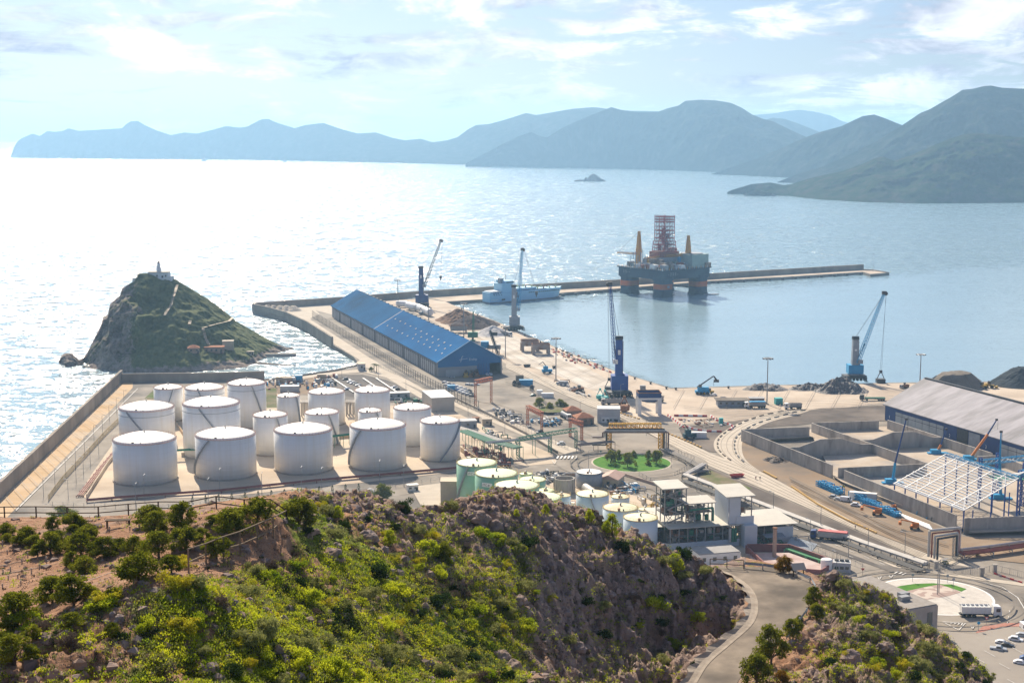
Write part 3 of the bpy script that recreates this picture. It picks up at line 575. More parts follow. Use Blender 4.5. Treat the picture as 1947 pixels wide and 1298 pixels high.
dash('lane_marking', [(1870, 1140), (1920, 1160), (1915, 1185)], 0.2, 2, 4)
dash('zebra_marking', [(1703, 1087), (1722, 1091)], 3.2, 0.6, 0.9)
dash('give_way_marking', [(1792, 1181), (1836, 1183), (1823, 1197), (1792, 1181)], 0.3)
for k in range(5): dash('hatch_marking', [(1800 + 7 * k, 1183 + k * 1.0), (1815 + 4 * k, 1182)], 0.45)
for x, y in ((1668, 1095), (1690, 1092), (1845, 1188), (1050, 875)): dash('give_way_triangle', [(x, y), (x + 8, y), (x + 4, y + 6), (x, y)], 0.25)
for k, (x, y) in enumerate(((1852, 1248), (1872, 1236), (1892, 1224), (1912, 1213), (1900, 1260), (1915, 1290), (1925, 1230))): dash('parking_line', [(x, y), (x + 20, y + 11)], 0.15)
for x in (632, 660, 690, 715): dash('parking_line', [(x, 718), (x + 40, 745)], 1.2)
for k in range(6): dash('crossing_marking', [(1062 + 7 * k, 866), (1059 + 7 * k, 871)], 0.9)

# ---------------------------------------------------------------- walls as things
def wall(name, pts, w_, z0, z1, mat, label, cat='wall', group=None, px=True, zpx=3.0):
    q = [G(*p, zpx) for p in pts] if px else [V(p) for p in pts]; b = MB()
    for i in range(len(q) - 1):
        a, c = q[i], q[i + 1]; d = (c - a); d.z = 0; ln = d.length; d.normalize(); s_ = V((-d.y, d.x, 0)) * w_ / 2
        e = d * w_ / 2 if i < len(q) - 2 else V((0, 0, 0))
        b.prism([a - s_, c + e - s_, c + e + s_, a + s_], z0, z1)
    return solo(b, name, mat, label, cat, (q[0].x, q[0].y, z0), group)
wall('sea_wall', [(-420, 1325), (0, 947), (232, 724)], 1.6, 1, 10.5, wallc, 'long brown concrete sea wall along the open water at the left edge')
wall('sea_wall', [(232, 727), (420, 724.5), (503, 722)], 1.4, 2.9, 9, wallc, 'short concrete wall behind the white tanks, facing the lighthouse islet')
wall('breakwater_wall', [(482, 588.5), (560, 583), (650, 577), (800, 565), (925, 557), (1175, 542.5), (1400, 527), (1641, 512.5)], 2.2, 2.9, 9.5, wallc, 'long breakwater crown wall running out behind the ship and the drilling rig')
wall('channel_wall', [(481, 590), (515, 597), (545, 606), (585, 625), (632, 655)], 1.6, -1, 9.2, wallc, 'curved concrete wall along the channel beside the blue warehouse road')
wall('low_kerb_wall', [(505, 723), (560, 716.5), (640, 704.5), (684, 694)], 0.8, 2.9, 4.0, wallc, 'low shore wall above the narrow channel, between islet and car park')
wall('yard_wall', [(165, 948), (205, 885), (226, 860)], 0.5, 3, 5.2, beige, 'beige containment wall on the seaward side of the white tanks')
wall('containment_wall', [(345, 868), (480, 862)], 0.4, 3, 5.2, beige, 'low beige wall behind the front row of white tanks, left part')
wall('containment_wall', [(640, 835), (800, 818)], 0.4, 3, 5.0, slabm, 'low ochre wall between the middle and front white tanks, right part')
wall('containment_wall', [(330, 800), (350, 830)], 0.4, 3, 5.0, slabm, 'short ochre wall left of the big middle white tank')
wall('containment_wall', [(876, 858), (910, 880), (960, 900)], 0.5, 3, 5.5, slabm, 'ochre wall between the last white tank and the first green tank')
wall('embankment_wall', [(845, 748), (930, 790), (1000, 826), (1060, 862)], 0.6, 3, 4.4, wallc, 'low concrete wall along the far side of the tank yard road')
wall('plant_wall', [(1050, 905), (1180, 903), (1250, 925), (1420, 1000)], 0.4, 3, 4.6, M('reddish wall', (0.34, 0.24, 0.19), (0.4, 0.3, 0.25), 0.3), 'long reddish boundary wall between the roundabout road and the process plant')
wall('jetty_tip_parapet', [(1641, 514), (1660, 514.5), (1689, 519)], 0.8, 3, 4.2, wallc, 'low parapet round the head of the breakwater')
jt = MB(); fb = MB().box(0, -1, -2.6, 3, 2.4, 2.2); f0 = None
for k in range(24):
    t = k / 23; x = 1070 + 565 * t; y = interp([(1066, 557), (1180, 548), (1352, 534), (1500, 526), (1640, 517)], x); p = G(x, y + 0.6, 3); f1_ = fb.build('quay_fender', dark, None, p) if f0 is None else f0.copy(); f1_.location = p; (f0 is not None) and COL.objects.link(f1_); f0 = f1_; tag(f1_, 'dark fender on the inner face of the breakwater, %s from the ship' % nth(k), 'fender', 'fenders along the breakwater')
# fenders along the breakwater

# bollards on the quay edge
bq = MB(); bq.lathe([(0.45, 0), (0.35, 0.5), (0.6, 0.7), (0.6, 1.0), (0, 1.15)], 8)
b0 = None; kk = 0
edge = [(870, 583), (940, 612), (1060, 664), (1165, 706), (1275, 740)]; 
for t in np.linspace(0.02, 0.98, 14):
    x = 870 + 405 * t; p = G(x, interp(edge, x) + 1.5, 3.03); lb = 'dark mooring bollard on the diagonal quay edge, %s from the breakwater' % nth(kk); kk += 1
    if b0 is None: b0 = tag(bq.build('mooring_bollard', dark, None, p), lb, 'bollard', 'bollards along the quay edge'); b0.scale = (1.5,) * 3
    else: c = b0.copy(); COL.objects.link(c); c.location = p; c['label'] = lb
for k, x in enumerate((1285, 1345, 1385, 1434, 1480, 1545, 1720, 1900)):
    c = b0.copy(); COL.objects.link(c); c.location = G(x, interp([(1275, 740), (1500, 734), (1947, 727)], x) + 1, 3.03); c['label'] = 'dark mooring bollard on the straight far quay, %s from the corner' % nth(k)
# slab joints and tyre marks on the quay
jm = M('joint tar', (0.16, 0.13, 0.11), (0.24, 0.2, 0.17), 1)
def line(name, pts, w_, mat):
    LAY[0] += 0.012; z = LAY[0]; b = MB(); q = [G(*p, z) for p in pts]
    for a, c in zip(q, q[1:]): d = (c - a).normalized(); s_ = V((-d.y, d.x, 0)) * w_ / 2; b.add([a - s_, c - s_, c + s_, a + s_], [(0, 1, 2, 3)])
    tag(b.build(name, mat), kind='structure')
for k in range(5): f = 0.2 + k * 0.16; line('slab_joint', [(870 + 20 * f - 70 * f, 588 + 60 * f * .3), (1165 - 110 * f, 712 + 40 * f), (1275 - 60 * f, 742 + 40 * f)], 0.35, jm)
for k in range(9): x = 905 + k * 38; y = interp([(870, 585), (940, 612), (1060, 664), (1165, 706), (1275, 741)], x); line('slab_joint', [(x, y + 1), (x - 55, y + 26)], 0.35, jm)
for k in range(8): x = 1300 + k * 50; line('slab_joint', [(x, 739), (x - 20, 775)], 0.3, jm)
for k in range(22): f = (k + 0.5) / 22; a_ = V((0, 954)) .lerp(V((231, 729)), f ** 0.8); c_ = V((20, 978)).lerp(V((252, 738)), f ** 0.8); line('slab_joint', [tuple(a_), tuple(c_)], 0.25, jm)
tm = M('tyre marks', (0.13, 0.115, 0.10), (0.20, 0.18, 0.155), 0.4, 0.9)
random.seed(77)
for c0, r_, a_, e_ in (((1201, 880), 27, 0, 330), ((1201, 880), 30.5, 40, 300), ((1775, 1134), 27, 0, 340), ((1775, 1134), 31, 20, 360), ((1775, 1134), 34, 60, 250)):
    c = G(*c0, LAY[0]); b = MB(); LAY[0] += 0.012; q = [V((c.x + r_ * math.cos(R(a_ + (e_ - a_) * i / 60)), c.y + r_ * math.sin(R(a_ + (e_ - a_) * i / 60)), LAY[0])) for i in range(61)]
    for u, v in zip(q, q[1:]): d = (v - u).normalized(); s_ = V((-d.y, d.x, 0)) * 0.35; b.add([u - s_, v - s_, v + s_, u + s_], [(0, 1, 2, 3)])
    tag(b.build('tyre_track', tm), kind='structure')
for pts in ([(1520, 925), (1600, 962), (1700, 1012), (1790, 1050)], [(1500, 905), (1590, 950), (1700, 1000), (1800, 1030)], [(1100, 775), (1250, 800), (1330, 800), (1500, 780)], [(1300, 772), (1450, 782), (1680, 765)], [(960, 722), (1010, 740), (1040, 770), (1000, 790)], [(600, 598), (700, 655), (800, 712), (900, 760)], [(1850, 1040), (1780, 1072), (1720, 1062)], [(1400, 760), (1600, 762), (1700, 752)]):
    q = smooth_pts(pts, 8); line('tyre_track', q, 0.6, tm); line('tyre_track', [(x, y + 3) for x, y in q], 0.6, tm)
# ================================================================ TANKS
tankw = M('tank white', (0.86, 0.85, 0.82), (0.80, 0.79, 0.76), 0.5, 0.55, stretch=(1, 1, 0.06), c3=(0.80, 0.77, 0.71), s3=0.35)
roofw = M('tank roof white', (0.84, 0.81, 0.75), (0.78, 0.74, 0.68), 0.2, 0.55)
tankg = M('tank green', (0.28, 0.52, 0.34), (0.34, 0.58, 0.40), 0.12, 0.5, stretch=(1, 1, 0.2), c3=(0.24, 0.46, 0.30), s3=0.05)
roofg = M('pale green roof', (0.56, 0.68, 0.42), (0.64, 0.72, 0.50), 0.15, 0.6)
tankb = M('pale blue white shell', (0.62, 0.70, 0.76), (0.56, 0.64, 0.70), 0.12, 0.5, stretch=(1, 1, 0.2))
roofy = M('pale yellow roof', (0.72, 0.74, 0.50), (0.64, 0.66, 0.42), 0.15, 0.6, c3=(0.55, 0.36, 0.2), s3=0.09)
railr = M('red handrail', (0.32, 0.09, 0.06), (0.4, 0.16, 0.1), 1, 0.7)
raily = M('yellow handrail', (0.60, 0.42, 0.12), (0.5, 0.34, 0.10), 1, 0.7)
baser = M('tank foundation', (0.30, 0.25, 0.20), (0.38, 0.32, 0.26), 0.2)
TK = []
def tank(cx, w_, ytop, ybase, label, kind='w', stair=None, group=None, name='storage_tank', dome=0.11, board=None, ring=False):
    f = G(cx, ybase, 3.6); r = w_ / 2 * mpp(f.y) * 1.0; r = w_ / 2 * mpp(f.y + r) * math.sqrt(1 + ((cx - CX) / FPX) ** 2)
    c = V((f.x * (1 + r / f.y), f.y + r, 3.02)); H = zat(f.y, ytop) - 3.02
    sh, rf, rl_ = {'w': (tankw, roofw, railr), 'g': (tankg, roofg, raily), 'b': (tankb, roofy, raily), 'c': (wallc, wallc, steel), 's': (greyp, roofw, steel)}[kind]
    t = thing(name, label, 'tank', c, 0, group)
    b = MB(); b.lathe([(r + 0.5, 0), (r + 0.4, 0.75)], 48); b.build('foundation', baser, t)
    b = MB(); b.lathe([(r, 0.5), (r, H)], 64); o = b.build('shell', sh, t)
    for p in o.data.polygons: p.use_smooth = len(p.vertices) == 4
    b = MB(); nn = 8; b.lathe([((r + 0.12) * math.cos(k / nn * math.pi / 2) if k < nn else 0.01, H + 0.01 + dome * 2 * r * math.sin(k / nn * math.pi / 2) * (1 - 0.0)) for k in range(nn + 1)] if False else [((r + 0.12) * (1 - k / nn) + 0.001, H + 0.02 + dome * 2 * r * (1 - (1 - k / nn) ** 2)) for k in range(nn + 1)], 64); b.build('roof', rf, t, smooth=True)
    b = MB(); npost = max(20, int(r * 4))
    for k in range(npost):
        a = 2 * math.pi * k / npost; a2 = a + 2 * math.pi / npost; p = (r * math.cos(a), r * math.sin(a)); q = (r * math.cos(a2), r * math.sin(a2))
        b.beam((p[0], p[1], H), (p[0], p[1], H + 1.1), 0.05); b.beam((*p, H + 1.1), (*q, H + 1.1), 0.06); b.beam((*p, H + 0.1), (*q, H + 0.1), 0.16)
    b.build('handrail', rl_, t)
    b = MB(); b.lathe([(0.35, 0), (0.35, 0.9), (0.6, 1.0), (0, 1.3)], 8, (0, 0, H + dome * 2 * r)); b.build('roof_vent', steel, t)
    MB().box(-r * 0.15, -r * 0.86, H + 0.35, 1.0, 0.8, 0.9).build('roof_hatch', rust if kind != 'w' else dark, t); MB().box(r * 0.1, -r * 0.88, H + 0.3, 0.5, 0.5, 0.7).build('roof_valve', dark, t)
    if stair:
        a0_, a1 = stair; b = MB(); n = 14; pr = None
        for k in range(n + 1):
            a = R(a0_ + (a1 - a0_) * k / n); z = 0.6 + (H - 0.6) * k / n
            u, v = (math.cos(a), math.sin(a)); p0 = V((u * (r + 0.05), v * (r + 0.05), z)); p1 = V((u * (r + 0.95), v * (r + 0.95), z))
            if pr:
                b.beam(pr[1], p1, 0.32); b.beam(pr[0], p0, 0.25); b.beam(pr[1] + V((0, 0, 1.0)), p1 + V((0, 0, 1.0)), 0.1)
                b.add([pr[0], pr[1], p1, p0], [(0, 1, 2, 3)])
            b.beam(p1, p1 + V((0, 0, 1.0)), 0.07); pr = (p0, p1)
        b.build('spiral_stair', greyp, t)
    if ring: b = MB(); b.lathe([(r + 0.02, H - 3), (r + 0.14, H - 2.95), (r + 0.14, H - 2.8), (r + 0.02, H - 2.75)], 64); b.build('wind_girder', greyp, t)
    if kind in 'wg':
        b = MB(); n = max(5, int(H / 2.4))
        for k in range(1, n): z = 0.5 + (H - 0.5) * k / n; b.lathe([(r + 0.004, z), (r + 0.03, z + 0.02), (r + 0.03, z + 0.07), (r + 0.004, z + 0.09)], 64)
        b.build('plate_seam', M('seam grey', (0.76, 0.75, 0.73), (0.70, 0.69, 0.67), 0.3) if kind == 'w' else tankg, t)
    if board:
        tx, dx, dz = board; bw = 4.6; a = math.asin(dx); b = MB(); b.box(0, 0, 0, bw, 0.12, 1.7); o = b.build('sign_board', white, t); yy = -r * math.cos(a) - 0.5
        o.location = (dx * r, yy, dz * H); o.rotation_euler = (0, 0, a)
        text(tx, 'lettering', dark, t, (dx * r - math.cos(a) * 2 + 0.1 * math.sin(a), yy - 0.1 - math.sin(a) * 2, dz * H + 0.3), 1.35, a)
    TK.append((c, r, H)); return t
def text(s, name, mat, parent, loc, size, rz=0, rx=90, extrude=0.02, thick=0.0):
    cu = bpy.data.curves.new('t', 'FONT'); cu.body = s; cu.size = size; cu.extrude = extrude; cu.offset = thick
    tmp = bpy.data.objects.new('t', cu); COL.objects.link(tmp); bpy.context.view_layer.update()
    me = bpy.data.meshes.new_from_object(tmp.evaluated_get(bpy.context.evaluated_depsgraph_get())); bpy.data.objects.remove(tmp); me.materials.clear(); me.materials.append(mat)
    o = bpy.data.objects.new(name, me); COL.objects.link(o); o.parent = parent; o.location = loc; o.rotation_euler = (R(rx), 0, rz); return o
gw = 'white storage tanks of the seaward tank farm'
tank(278, 117.6, 847, 923, 'large white storage tank at the front left corner of the tank farm', group=gw)
tank(431, 114, 837.5, 912.5, 'large white tank, second from the left in the front row, stair on its left side', stair=(-175, -110), group=gw)
tank(578, 111.5, 828, 901.5, 'large white tank in the middle of the front row of five', group=gw)
tank(719.5, 108.6, 819, 895, 'large white tank, fourth in the front row, stair curving down its left side', stair=(-178, -120), group=gw)
tank(837, 77, 807.5, 877, 'narrower white tank at the right end of the front row, stair rising to the right', stair=(-88, -12), group=gw)
tank(281, 102, 784, 845, 'wide white tank behind the front left one, stair falling to the right', stair=(-62, -118), ring=True, group=gw)
tank(404.5, 107.5, 776.5, 872, 'tall wide white tank in the second row, long stair falling to the right', stair=(-30, -102), ring=True, group=gw)
tank(322, 53.6, 741.5, 802, 'slim white tank in the far left of the back row', stair=(-100, -60), group=gw)
tank(391, 74, 743.5, 808, 'white tank in the back row between the slim tank and the tallest one', stair=(-50, -95), ring=True, group=gw)
tank(471, 72.3, 734.5, 814, 'tall white tank in the back row with a green stair near its top right', stair=(-20, -65), ring=True, group=gw)
tank(549.5, 44, 756, 808, 'small slim white tank with a dark platform, right of the tall back row tank', stair=(-15, -40), group=gw)
tank(621.6, 70, 751, 810, 'white tank in the back row beyond the car park side, third from the right', group=gw)
tank(708.6, 68, 748, 809, 'white tank in the back row nearest the grey shed', group=gw)
tank(515.5, 65.6, 795, 866, 'medium white tank behind the front row, left of the other two medium ones', stair=(-22, -60), group=gw)
tank(613, 65.5, 790, 848, 'medium white tank in the middle row with a red platform at its right', stair=(-22, -60), group=gw)
tank(704, 45, 785, 838, 'smallest white tank, mostly hidden behind the fourth front tank', stair=(-20, -50), group=gw)
tank(784.6, 73, 781.5, 848, 'white tank in the middle row at the right, beside the grey shed', group=gw)
gg = 'pale green storage tanks behind the rocky hill'
tank(907, 79, 888, 972, 'tall green tank at the left of the green group, with a diagonal stair', 'g', (-165, -112), gg, dome=0.06, board=('ITC-6', -0.18, 0.82))
tank(944, 84, 909, 1000, 'second green tank, with a white number board, right of the tallest', 'g', None, gg, dome=0.06, board=('ITC-8', -0.42, 0.82))
tank(983, 87, 932.5, 1028, 'third green tank, just above the rocky crest', 'g', None, gg, dome=0.06)
tank(1026, 85, 955, 1054, 'fourth green topped tank, its shell hidden by the crest', 'g', None, gg, dome=0.06)
tank(1073, 84, 981, 1084, 'fifth pale green topped tank, lowest in the green line', 'g', None, gg, dome=0.06)
tank(1000, 26, 903, 945, 'small green tank behind the second green tank', 'g', None, gg, dome=0.05)
tank(1012, 52, 917, 962, 'small green tank behind the third green tank', 'g', None, gg, dome=0.05)
tank(1038, 32, 935, 972, 'small green tank right of the third green tank', 'g', None, gg, dome=0.05)
tank(1068, 34, 945, 985, 'small yellowish tank between the fourth green tank and the pale blue ones', 'b', None, None, dome=0.05)
gb = 'pale blue tanks with yellow rims beside the process plant'
tank(1126, 64, 946, 995, 'pale blue tank with yellow rim and a stair bridge, furthest left of its group', 'b', (-70, -100), gb, dome=0.06)
tank(1179, 69, 973, 1030, 'pale blue tank with rust stains on its yellow roof, in the middle', 'b', None, gb, dome=0.06)
tank(1179, 36, 948, 970, 'small pale tank behind the rust stained one', 'b', None, gb, dome=0.05)
tank(1217, 67, 992, 1050, 'pale blue tank nearest the process plant, just above the hill crest', 'b', None, gb, dome=0.05)
tank(1227, 29, 971, 985, 'small squat yellow topped tank beside the process plant tower', 'b', None, gb, dome=0.05)
tank(1107, 67, 995, 1055, 'white roofed tank partly hidden by the bush on the crest', 'b', None, gb, dome=0.05)
tank(1083, 23, 958, 975, 'small plain white tank between the green and the pale blue tanks', 'w', None, None, dome=0.02)
tank(1120, 51, 902, 930, 'grey steel tank with a flat white roof, left of the pinkish shed', 's', None, None, dome=0.005)
def open_tank(cx, w_, yt, yb):
    f = G(cx, yb, 3.1); r = w_ / 2 * mpp(f.y + 5); c = V((f.x * (1 + r / f.y), f.y + r, 3.02)); H = zat(f.y, yt) - 3
    t = thing('open_concrete_tank', 'round grey concrete tank without a roof, left of the grey steel tank', 'tank', c); b = MB()
    b.lathe([(r, 0), (r, H), (r - 0.6, H), (r - 0.6, 0.3), (0, 0.3)], 40); b.build('wall', wallg, t)
    b = MB(); b.lathe([(r - 0.65, 1.2), (0.001, 1.25)], 30); b.build('sludge', rust, t)
    b = MB()
    for k in range(10): a = k * 0.628; b.box((r + .1) * math.cos(a), (r + .1) * math.sin(a), 0, 0.5, 0.5, H, a)
    b.build('buttress', wallg, t)
open_tank(1073, 40, 913, 941)
def htank(px, py, px2, py2, r, label, mat=pipew):
    a, c = G(px, py), G(px2, py2); m = (a + c) / 2; t = thing('horizontal_tank', label, 'tank', (m.x, m.y, 3.02)); d = (c - a).normalized(); o = V((m.x, m.y, 0)); zc = V((0, 0, r + 0.8))
    b = MB(); A, B = a - o + zc, c - o + zc; A.z = B.z = r + 0.8; b.tube(A, B, r, 18); b.tube(B, B + d * 0.5, r, 18, r * 0.6); b.tube(A, A - d * 0.5, r, 18, r * 0.6); b.build('vessel', mat, t, smooth=False)
    b = MB()
    for p in (A.lerp(B, .2), A.lerp(B, .8)): b.box(p.x, p.y, 0, 1.5, 1.5, r)
    b.build('saddle', wallg, t)
htank(1113, 938, 1130, 950, 2.0, 'horizontal cream tank lying behind the pale blue tanks')
htank(775, 588, 794, 592, 3.2, 'white wind turbine tower section on the quay, left one behind the blue roof', white)
htank(796, 592, 818, 602, 3.2, 'white tubular tower section on the quay, nearest the brown heap', white)
htank(755, 584, 775, 585, 2.8, 'white tubular section, farthest up the blue roof ridge', white)
# numbers painted on the slim tanks
def beltpipes(name, pts, z, r, n, mat, label, cat, sup=12, supm=None, zs=3.0, gap=None):
    q = [G(*p, 3.0) for p in pts]; t = thing(name, label, cat, (q[0].x, q[0].y, 3.0)); o = q[0]; b = MB(); s = MB(); gap = gap or r * 3
    for k in range(n):
        off = (k - (n - 1) / 2) * gap; ps = []
        for i, p in enumerate(q):
            d = (q[min(i + 1, len(q) - 1)] - q[max(i - 1, 0)]); d.normalize(); ps.append(p - o + V((-d.y, d.x, 0)) * off + V((0, 0, z)))
        for i in range(len(ps) - 1): b.tube(ps[i], ps[i + 1], r, 6)
    for i in range(len(q) - 1):
        d = q[i + 1] - q[i]; ln = d.length; m = max(1, int(ln / sup)); d.normalize(); sv = V((-d.y, d.x, 0)) * (n * gap / 2 + 0.3)
        for k in range(m + 1):
            p = q[i].lerp(q[i + 1], k / m) - o; s.beam(p + sv, p + sv + V((0, 0, z)), 0.25); s.beam(p - sv, p - sv + V((0, 0, z)), 0.25); s.beam(p + sv + V((0, 0, z - r)), p - sv + V((0, 0, z - r)), 0.25)
    b.build('pipe', mat, t); s.build('support', supm or mat, t); return t
beltpipes('pipe_bundle', [(165, 955), (260, 947), (420, 936), (600, 917), (760, 903), (870, 893)], 1.2, 0.28, 4, redoxide, 'dark red pipe bundle along the road in front of the white tanks', 'pipes', 10)
beltpipes('pipe_bundle', [(152, 945), (190, 896), (222, 858), (236, 845)], 1.0, 0.3, 3, redoxide, 'short red pipe run beside the beige wall left of the tanks', 'pipes', 8)
beltpipes('pipe_rack', [(335, 874), (373, 872)], 5.0, 0.3, 4, green, 'small green pipe rack between the first and second front tanks', 'pipe rack', 5)
beltpipes('pipe_rack', [(490, 863), (522, 860)], 5.5, 0.3, 4, green, 'small green pipe rack between the second and third front tanks', 'pipe rack', 5)
beltpipes('pipe_rack', [(633, 850), (667, 846)], 6.0, 0.3, 4, green, 'green pipe rack between the third and fourth front tanks', 'pipe rack', 5)
beltpipes('pipe_rack', [(773, 836), (800, 833)], 7.0, 0.3, 4, green, 'green pipe rack between the fourth and fifth front tanks', 'pipe rack', 5)
def platform(px, py, px2, py2, z, label):
    a, c = G(px, py), G(px2, py2); m = (a + c) / 2; t = thing('concrete_canopy', label, 'canopy', (m.x, m.y, 3.02)); b = MB(); L_ = abs(c.x - a.x)
    b.box(0, 0, z, L_, 8, 0.6); b.build('slab', wallg, t); b = MB()
    for x in (-L_ / 2 + 1, 0, L_ / 2 - 1):
        for y in (-3, 3): b.box(x, y, 0, 0.7, 0.7, z)
    b.build('column', wallg, t)
platform(572, 790, 590, 790, 8, 'grey concrete canopy between the slim tank and the back row')
platform(656, 790, 676, 788, 8, 'grey concrete canopy between the two right back row tanks')
# ================================================================ WAREHOUSES
def frame(A, u):
    return math.atan2(u[1], u[0])
def blue_warehouse():
    A = G(832.5, 717, 3); W, Ln, ev, ap = 46, 345, 10.8, 24.3
    v = (G(628.5, 601, 3) - A).normalized(); rz = math.atan2(v.y, v.x) - math.pi / 2
    t = thing('blue_warehouse', 'very long warehouse with bright blue gabled roof and grey side walls on the quay', 'warehouse', A, rz)
    ruf = M('blue roof sheets', (0.0, 0.105, 0.29), (0.0, 0.13, 0.35), 0.03, 0.85, spec=0.05, c3=(0.0, 0.085, 0.24), s3=0.02)
    ruf2 = M('faded blue roof sheets', (0.0, 0.085, 0.22), (0.002, 0.105, 0.27), 0.03, 0.85, spec=0.05, c3=(0.003, 0.06, 0.145), s3=0.02)
    for nm, y0, y1, m in (('roof', 0, Ln * 0.52, ruf), ('roof', Ln * 0.52, Ln, ruf2)):
        b = MB(); e = 1.2 if y0 == 0 else 0; e2 = 1.2 if y1 == Ln else 0
        b.ext([(-1.2, ev - 0.45), (W / 2, ap), (W + 1.2, ev - 0.45), (W + 1.2, ev - 0.75), (W / 2, ap - 0.4), (-1.2, ev - 0.75)], y0 - e, y1 + e2)
        for kk_ in range(int((y1 - y0) / 3)): yy_ = y0 + 3 * kk_ + 1.5; b.ext([(-1.1, ev - 0.42), (W / 2 - 0.1, ap + 0.02), (W / 2 - 0.1, ap + 0.10), (-1.1, ev - 0.32)], yy_ - 0.12, yy_ + 0.12)
        o = b.build(nm, m, t)
        if y0: tag(o, 'duller blue far half of the roof')
    b = MB(); b.ext([(-1.35, ev - 0.3), (W / 2, ap + 0.3), (W + 1.35, ev - 0.3), (W + 1.35, ev - 0.8), (W / 2, ap - 0.2), (-1.35, ev - 0.8)], -1.5, -1.15); b.build('gable_trim', M('pale blue trim', (0.25, 0.45, 0.65), (0.3, 0.5, 0.7), 1), t)
    b = MB(); b.ext([(-1.3, ev - 0.38), (W / 2, ap + 0.14), (W / 2, ap), (-1.3, ev - 0.5)], Ln * 0.52 - 0.35, Ln * 0.52 + 0.35); b.build('roof_joint', pipew, t)
    b = MB(); b.ext([(0.3, 6.6), (0.3, ev), (W / 2, ap - 0.5), (W - 0.3, ev), (W - 0.3, 7.8), (28, 7.8), (28, 6.6)], 0, 0.4); b.build('gable', blue, t)
    b = MB(); b.ext([(0, 0), (0, ev - 0.2), (W / 2, ap - 0.6), (W, ev - 0.2), (W, 0)], Ln - 0.4, Ln); b.build('gable', blue, t)
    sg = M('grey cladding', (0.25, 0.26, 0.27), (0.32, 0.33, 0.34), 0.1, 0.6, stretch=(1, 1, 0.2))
    b = MB(); b.box(14.1, 0.2, 0, 27.8, 0.5, 6.6); b.build('front_wall', sg, t)
    b = MB(); b.box(13.5, -0.2, 0, 15.5, 0.3, 4.6); b.build('sliding_door', M('pale grey panel', (0.36, 0.37, 0.38), (0.42, 0.43, 0.44), 0.3), t)
    b = MB(); b.box(32.6, 0.15, 0, 9.2, 0.6, 7.8); b.build('blue_door', blue, t)
    for k in range(5): bb = MB(); bb.box(29 + k * 1.9, -0.2, 0, 0.18, 0.16, 7.8); bb.build('door_rib', navy, t)
    b = MB(); b.box(45.6, 0.3, 0, 0.8, 0.8, ev - 0.3); b.build('corner_post', steel, t)
    b = MB(); b.box(W - 0.2, Ln / 2, 0, 0.4, Ln - 0.9, ev - 0.6); b.build('far_wall', sg, t)
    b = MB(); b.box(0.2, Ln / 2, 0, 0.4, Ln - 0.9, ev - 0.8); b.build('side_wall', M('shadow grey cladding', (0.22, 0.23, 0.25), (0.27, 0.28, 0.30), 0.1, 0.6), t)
    pm_ = M('white door panel', (0.42, 0.43, 0.44), (0.34, 0.35, 0.37), 0.15, 0.6)
    y = 4; k = 0
    while y < Ln - 10:
        wd = 5.2 if k % 9 else 2.4
        if k % 9 != 8: b = MB(); b.box(-0.12, y + wd / 2, 0, 0.3, wd - 0.6, ev - 3.2); b.build('side_door', pm_, t)
        b = MB(); b.box(-0.2, y, 0, 0.45, 0.35, ev - 0.9); b.build('wall_post', dark, t)
        y += wd; k += 1
    b = MB(); b.box(-0.2, Ln / 2, ev - 2.6, 0.34, Ln - 2, 1.8); b.build('upper_band', M('eave band', (0.18, 0.19, 0.21), (0.22, 0.23, 0.25), 0.2), t)
    b = MB(); b.box(36, Ln * 0.5, ap - 0.2, 0.01, 0.01, 0.01)
    dx = W / 2 + 1.2; dzv = ap - ev + 0.45; sl_ = math.atan2(dzv, dx)
    for (i, yy, f) in [(k, 10 + 168 * k / 11, f) for k in range(11) for f in (0.3, 0.62)] + [(k, 16 + 168 * k / 11, 0.46) for k in range(6)]:
        x = -1.2 + dx * f; z = ev - 0.45 + dzv * f; o = MB().box(0, 0, 0.05, 1.3, 0.9, 0.3).build('skylight', pipew, t); o.location = (x, yy + (5 if f == 0.62 else 0), z); o.rotation_euler = (0, -sl_, 0)
    for k in range(26): o = MB().box(0, 0, 0, 1.6, 3.4, 0.9).build('ridge_vent', dark, t); o.location = (W / 2 + 0.6, 20 + k * 12.4, ap - 0.6)
    lt = M('white lettering', (0.6, 0.72, 0.8), (0.6, 0.72, 0.8), 1)
    text('Ership', 'lettering', lt, t, (22.3, -0.08, 10.4), 2.3, 0)
    b = MB(); b.tube((16.2, -0.1, 9.6), (17.2, -0.1, 13.3), 0.22, 5); b.tube((15.2, -0.1, 11.3), (21.2, -0.1, 11.9), 0.2, 5); b.tube((17.2, -0.1, 13.3), (18, -0.1, 13.6), 0.18, 5); b.build('emblem', lt, t)
    return A, rz
WA, WR = blue_warehouse()
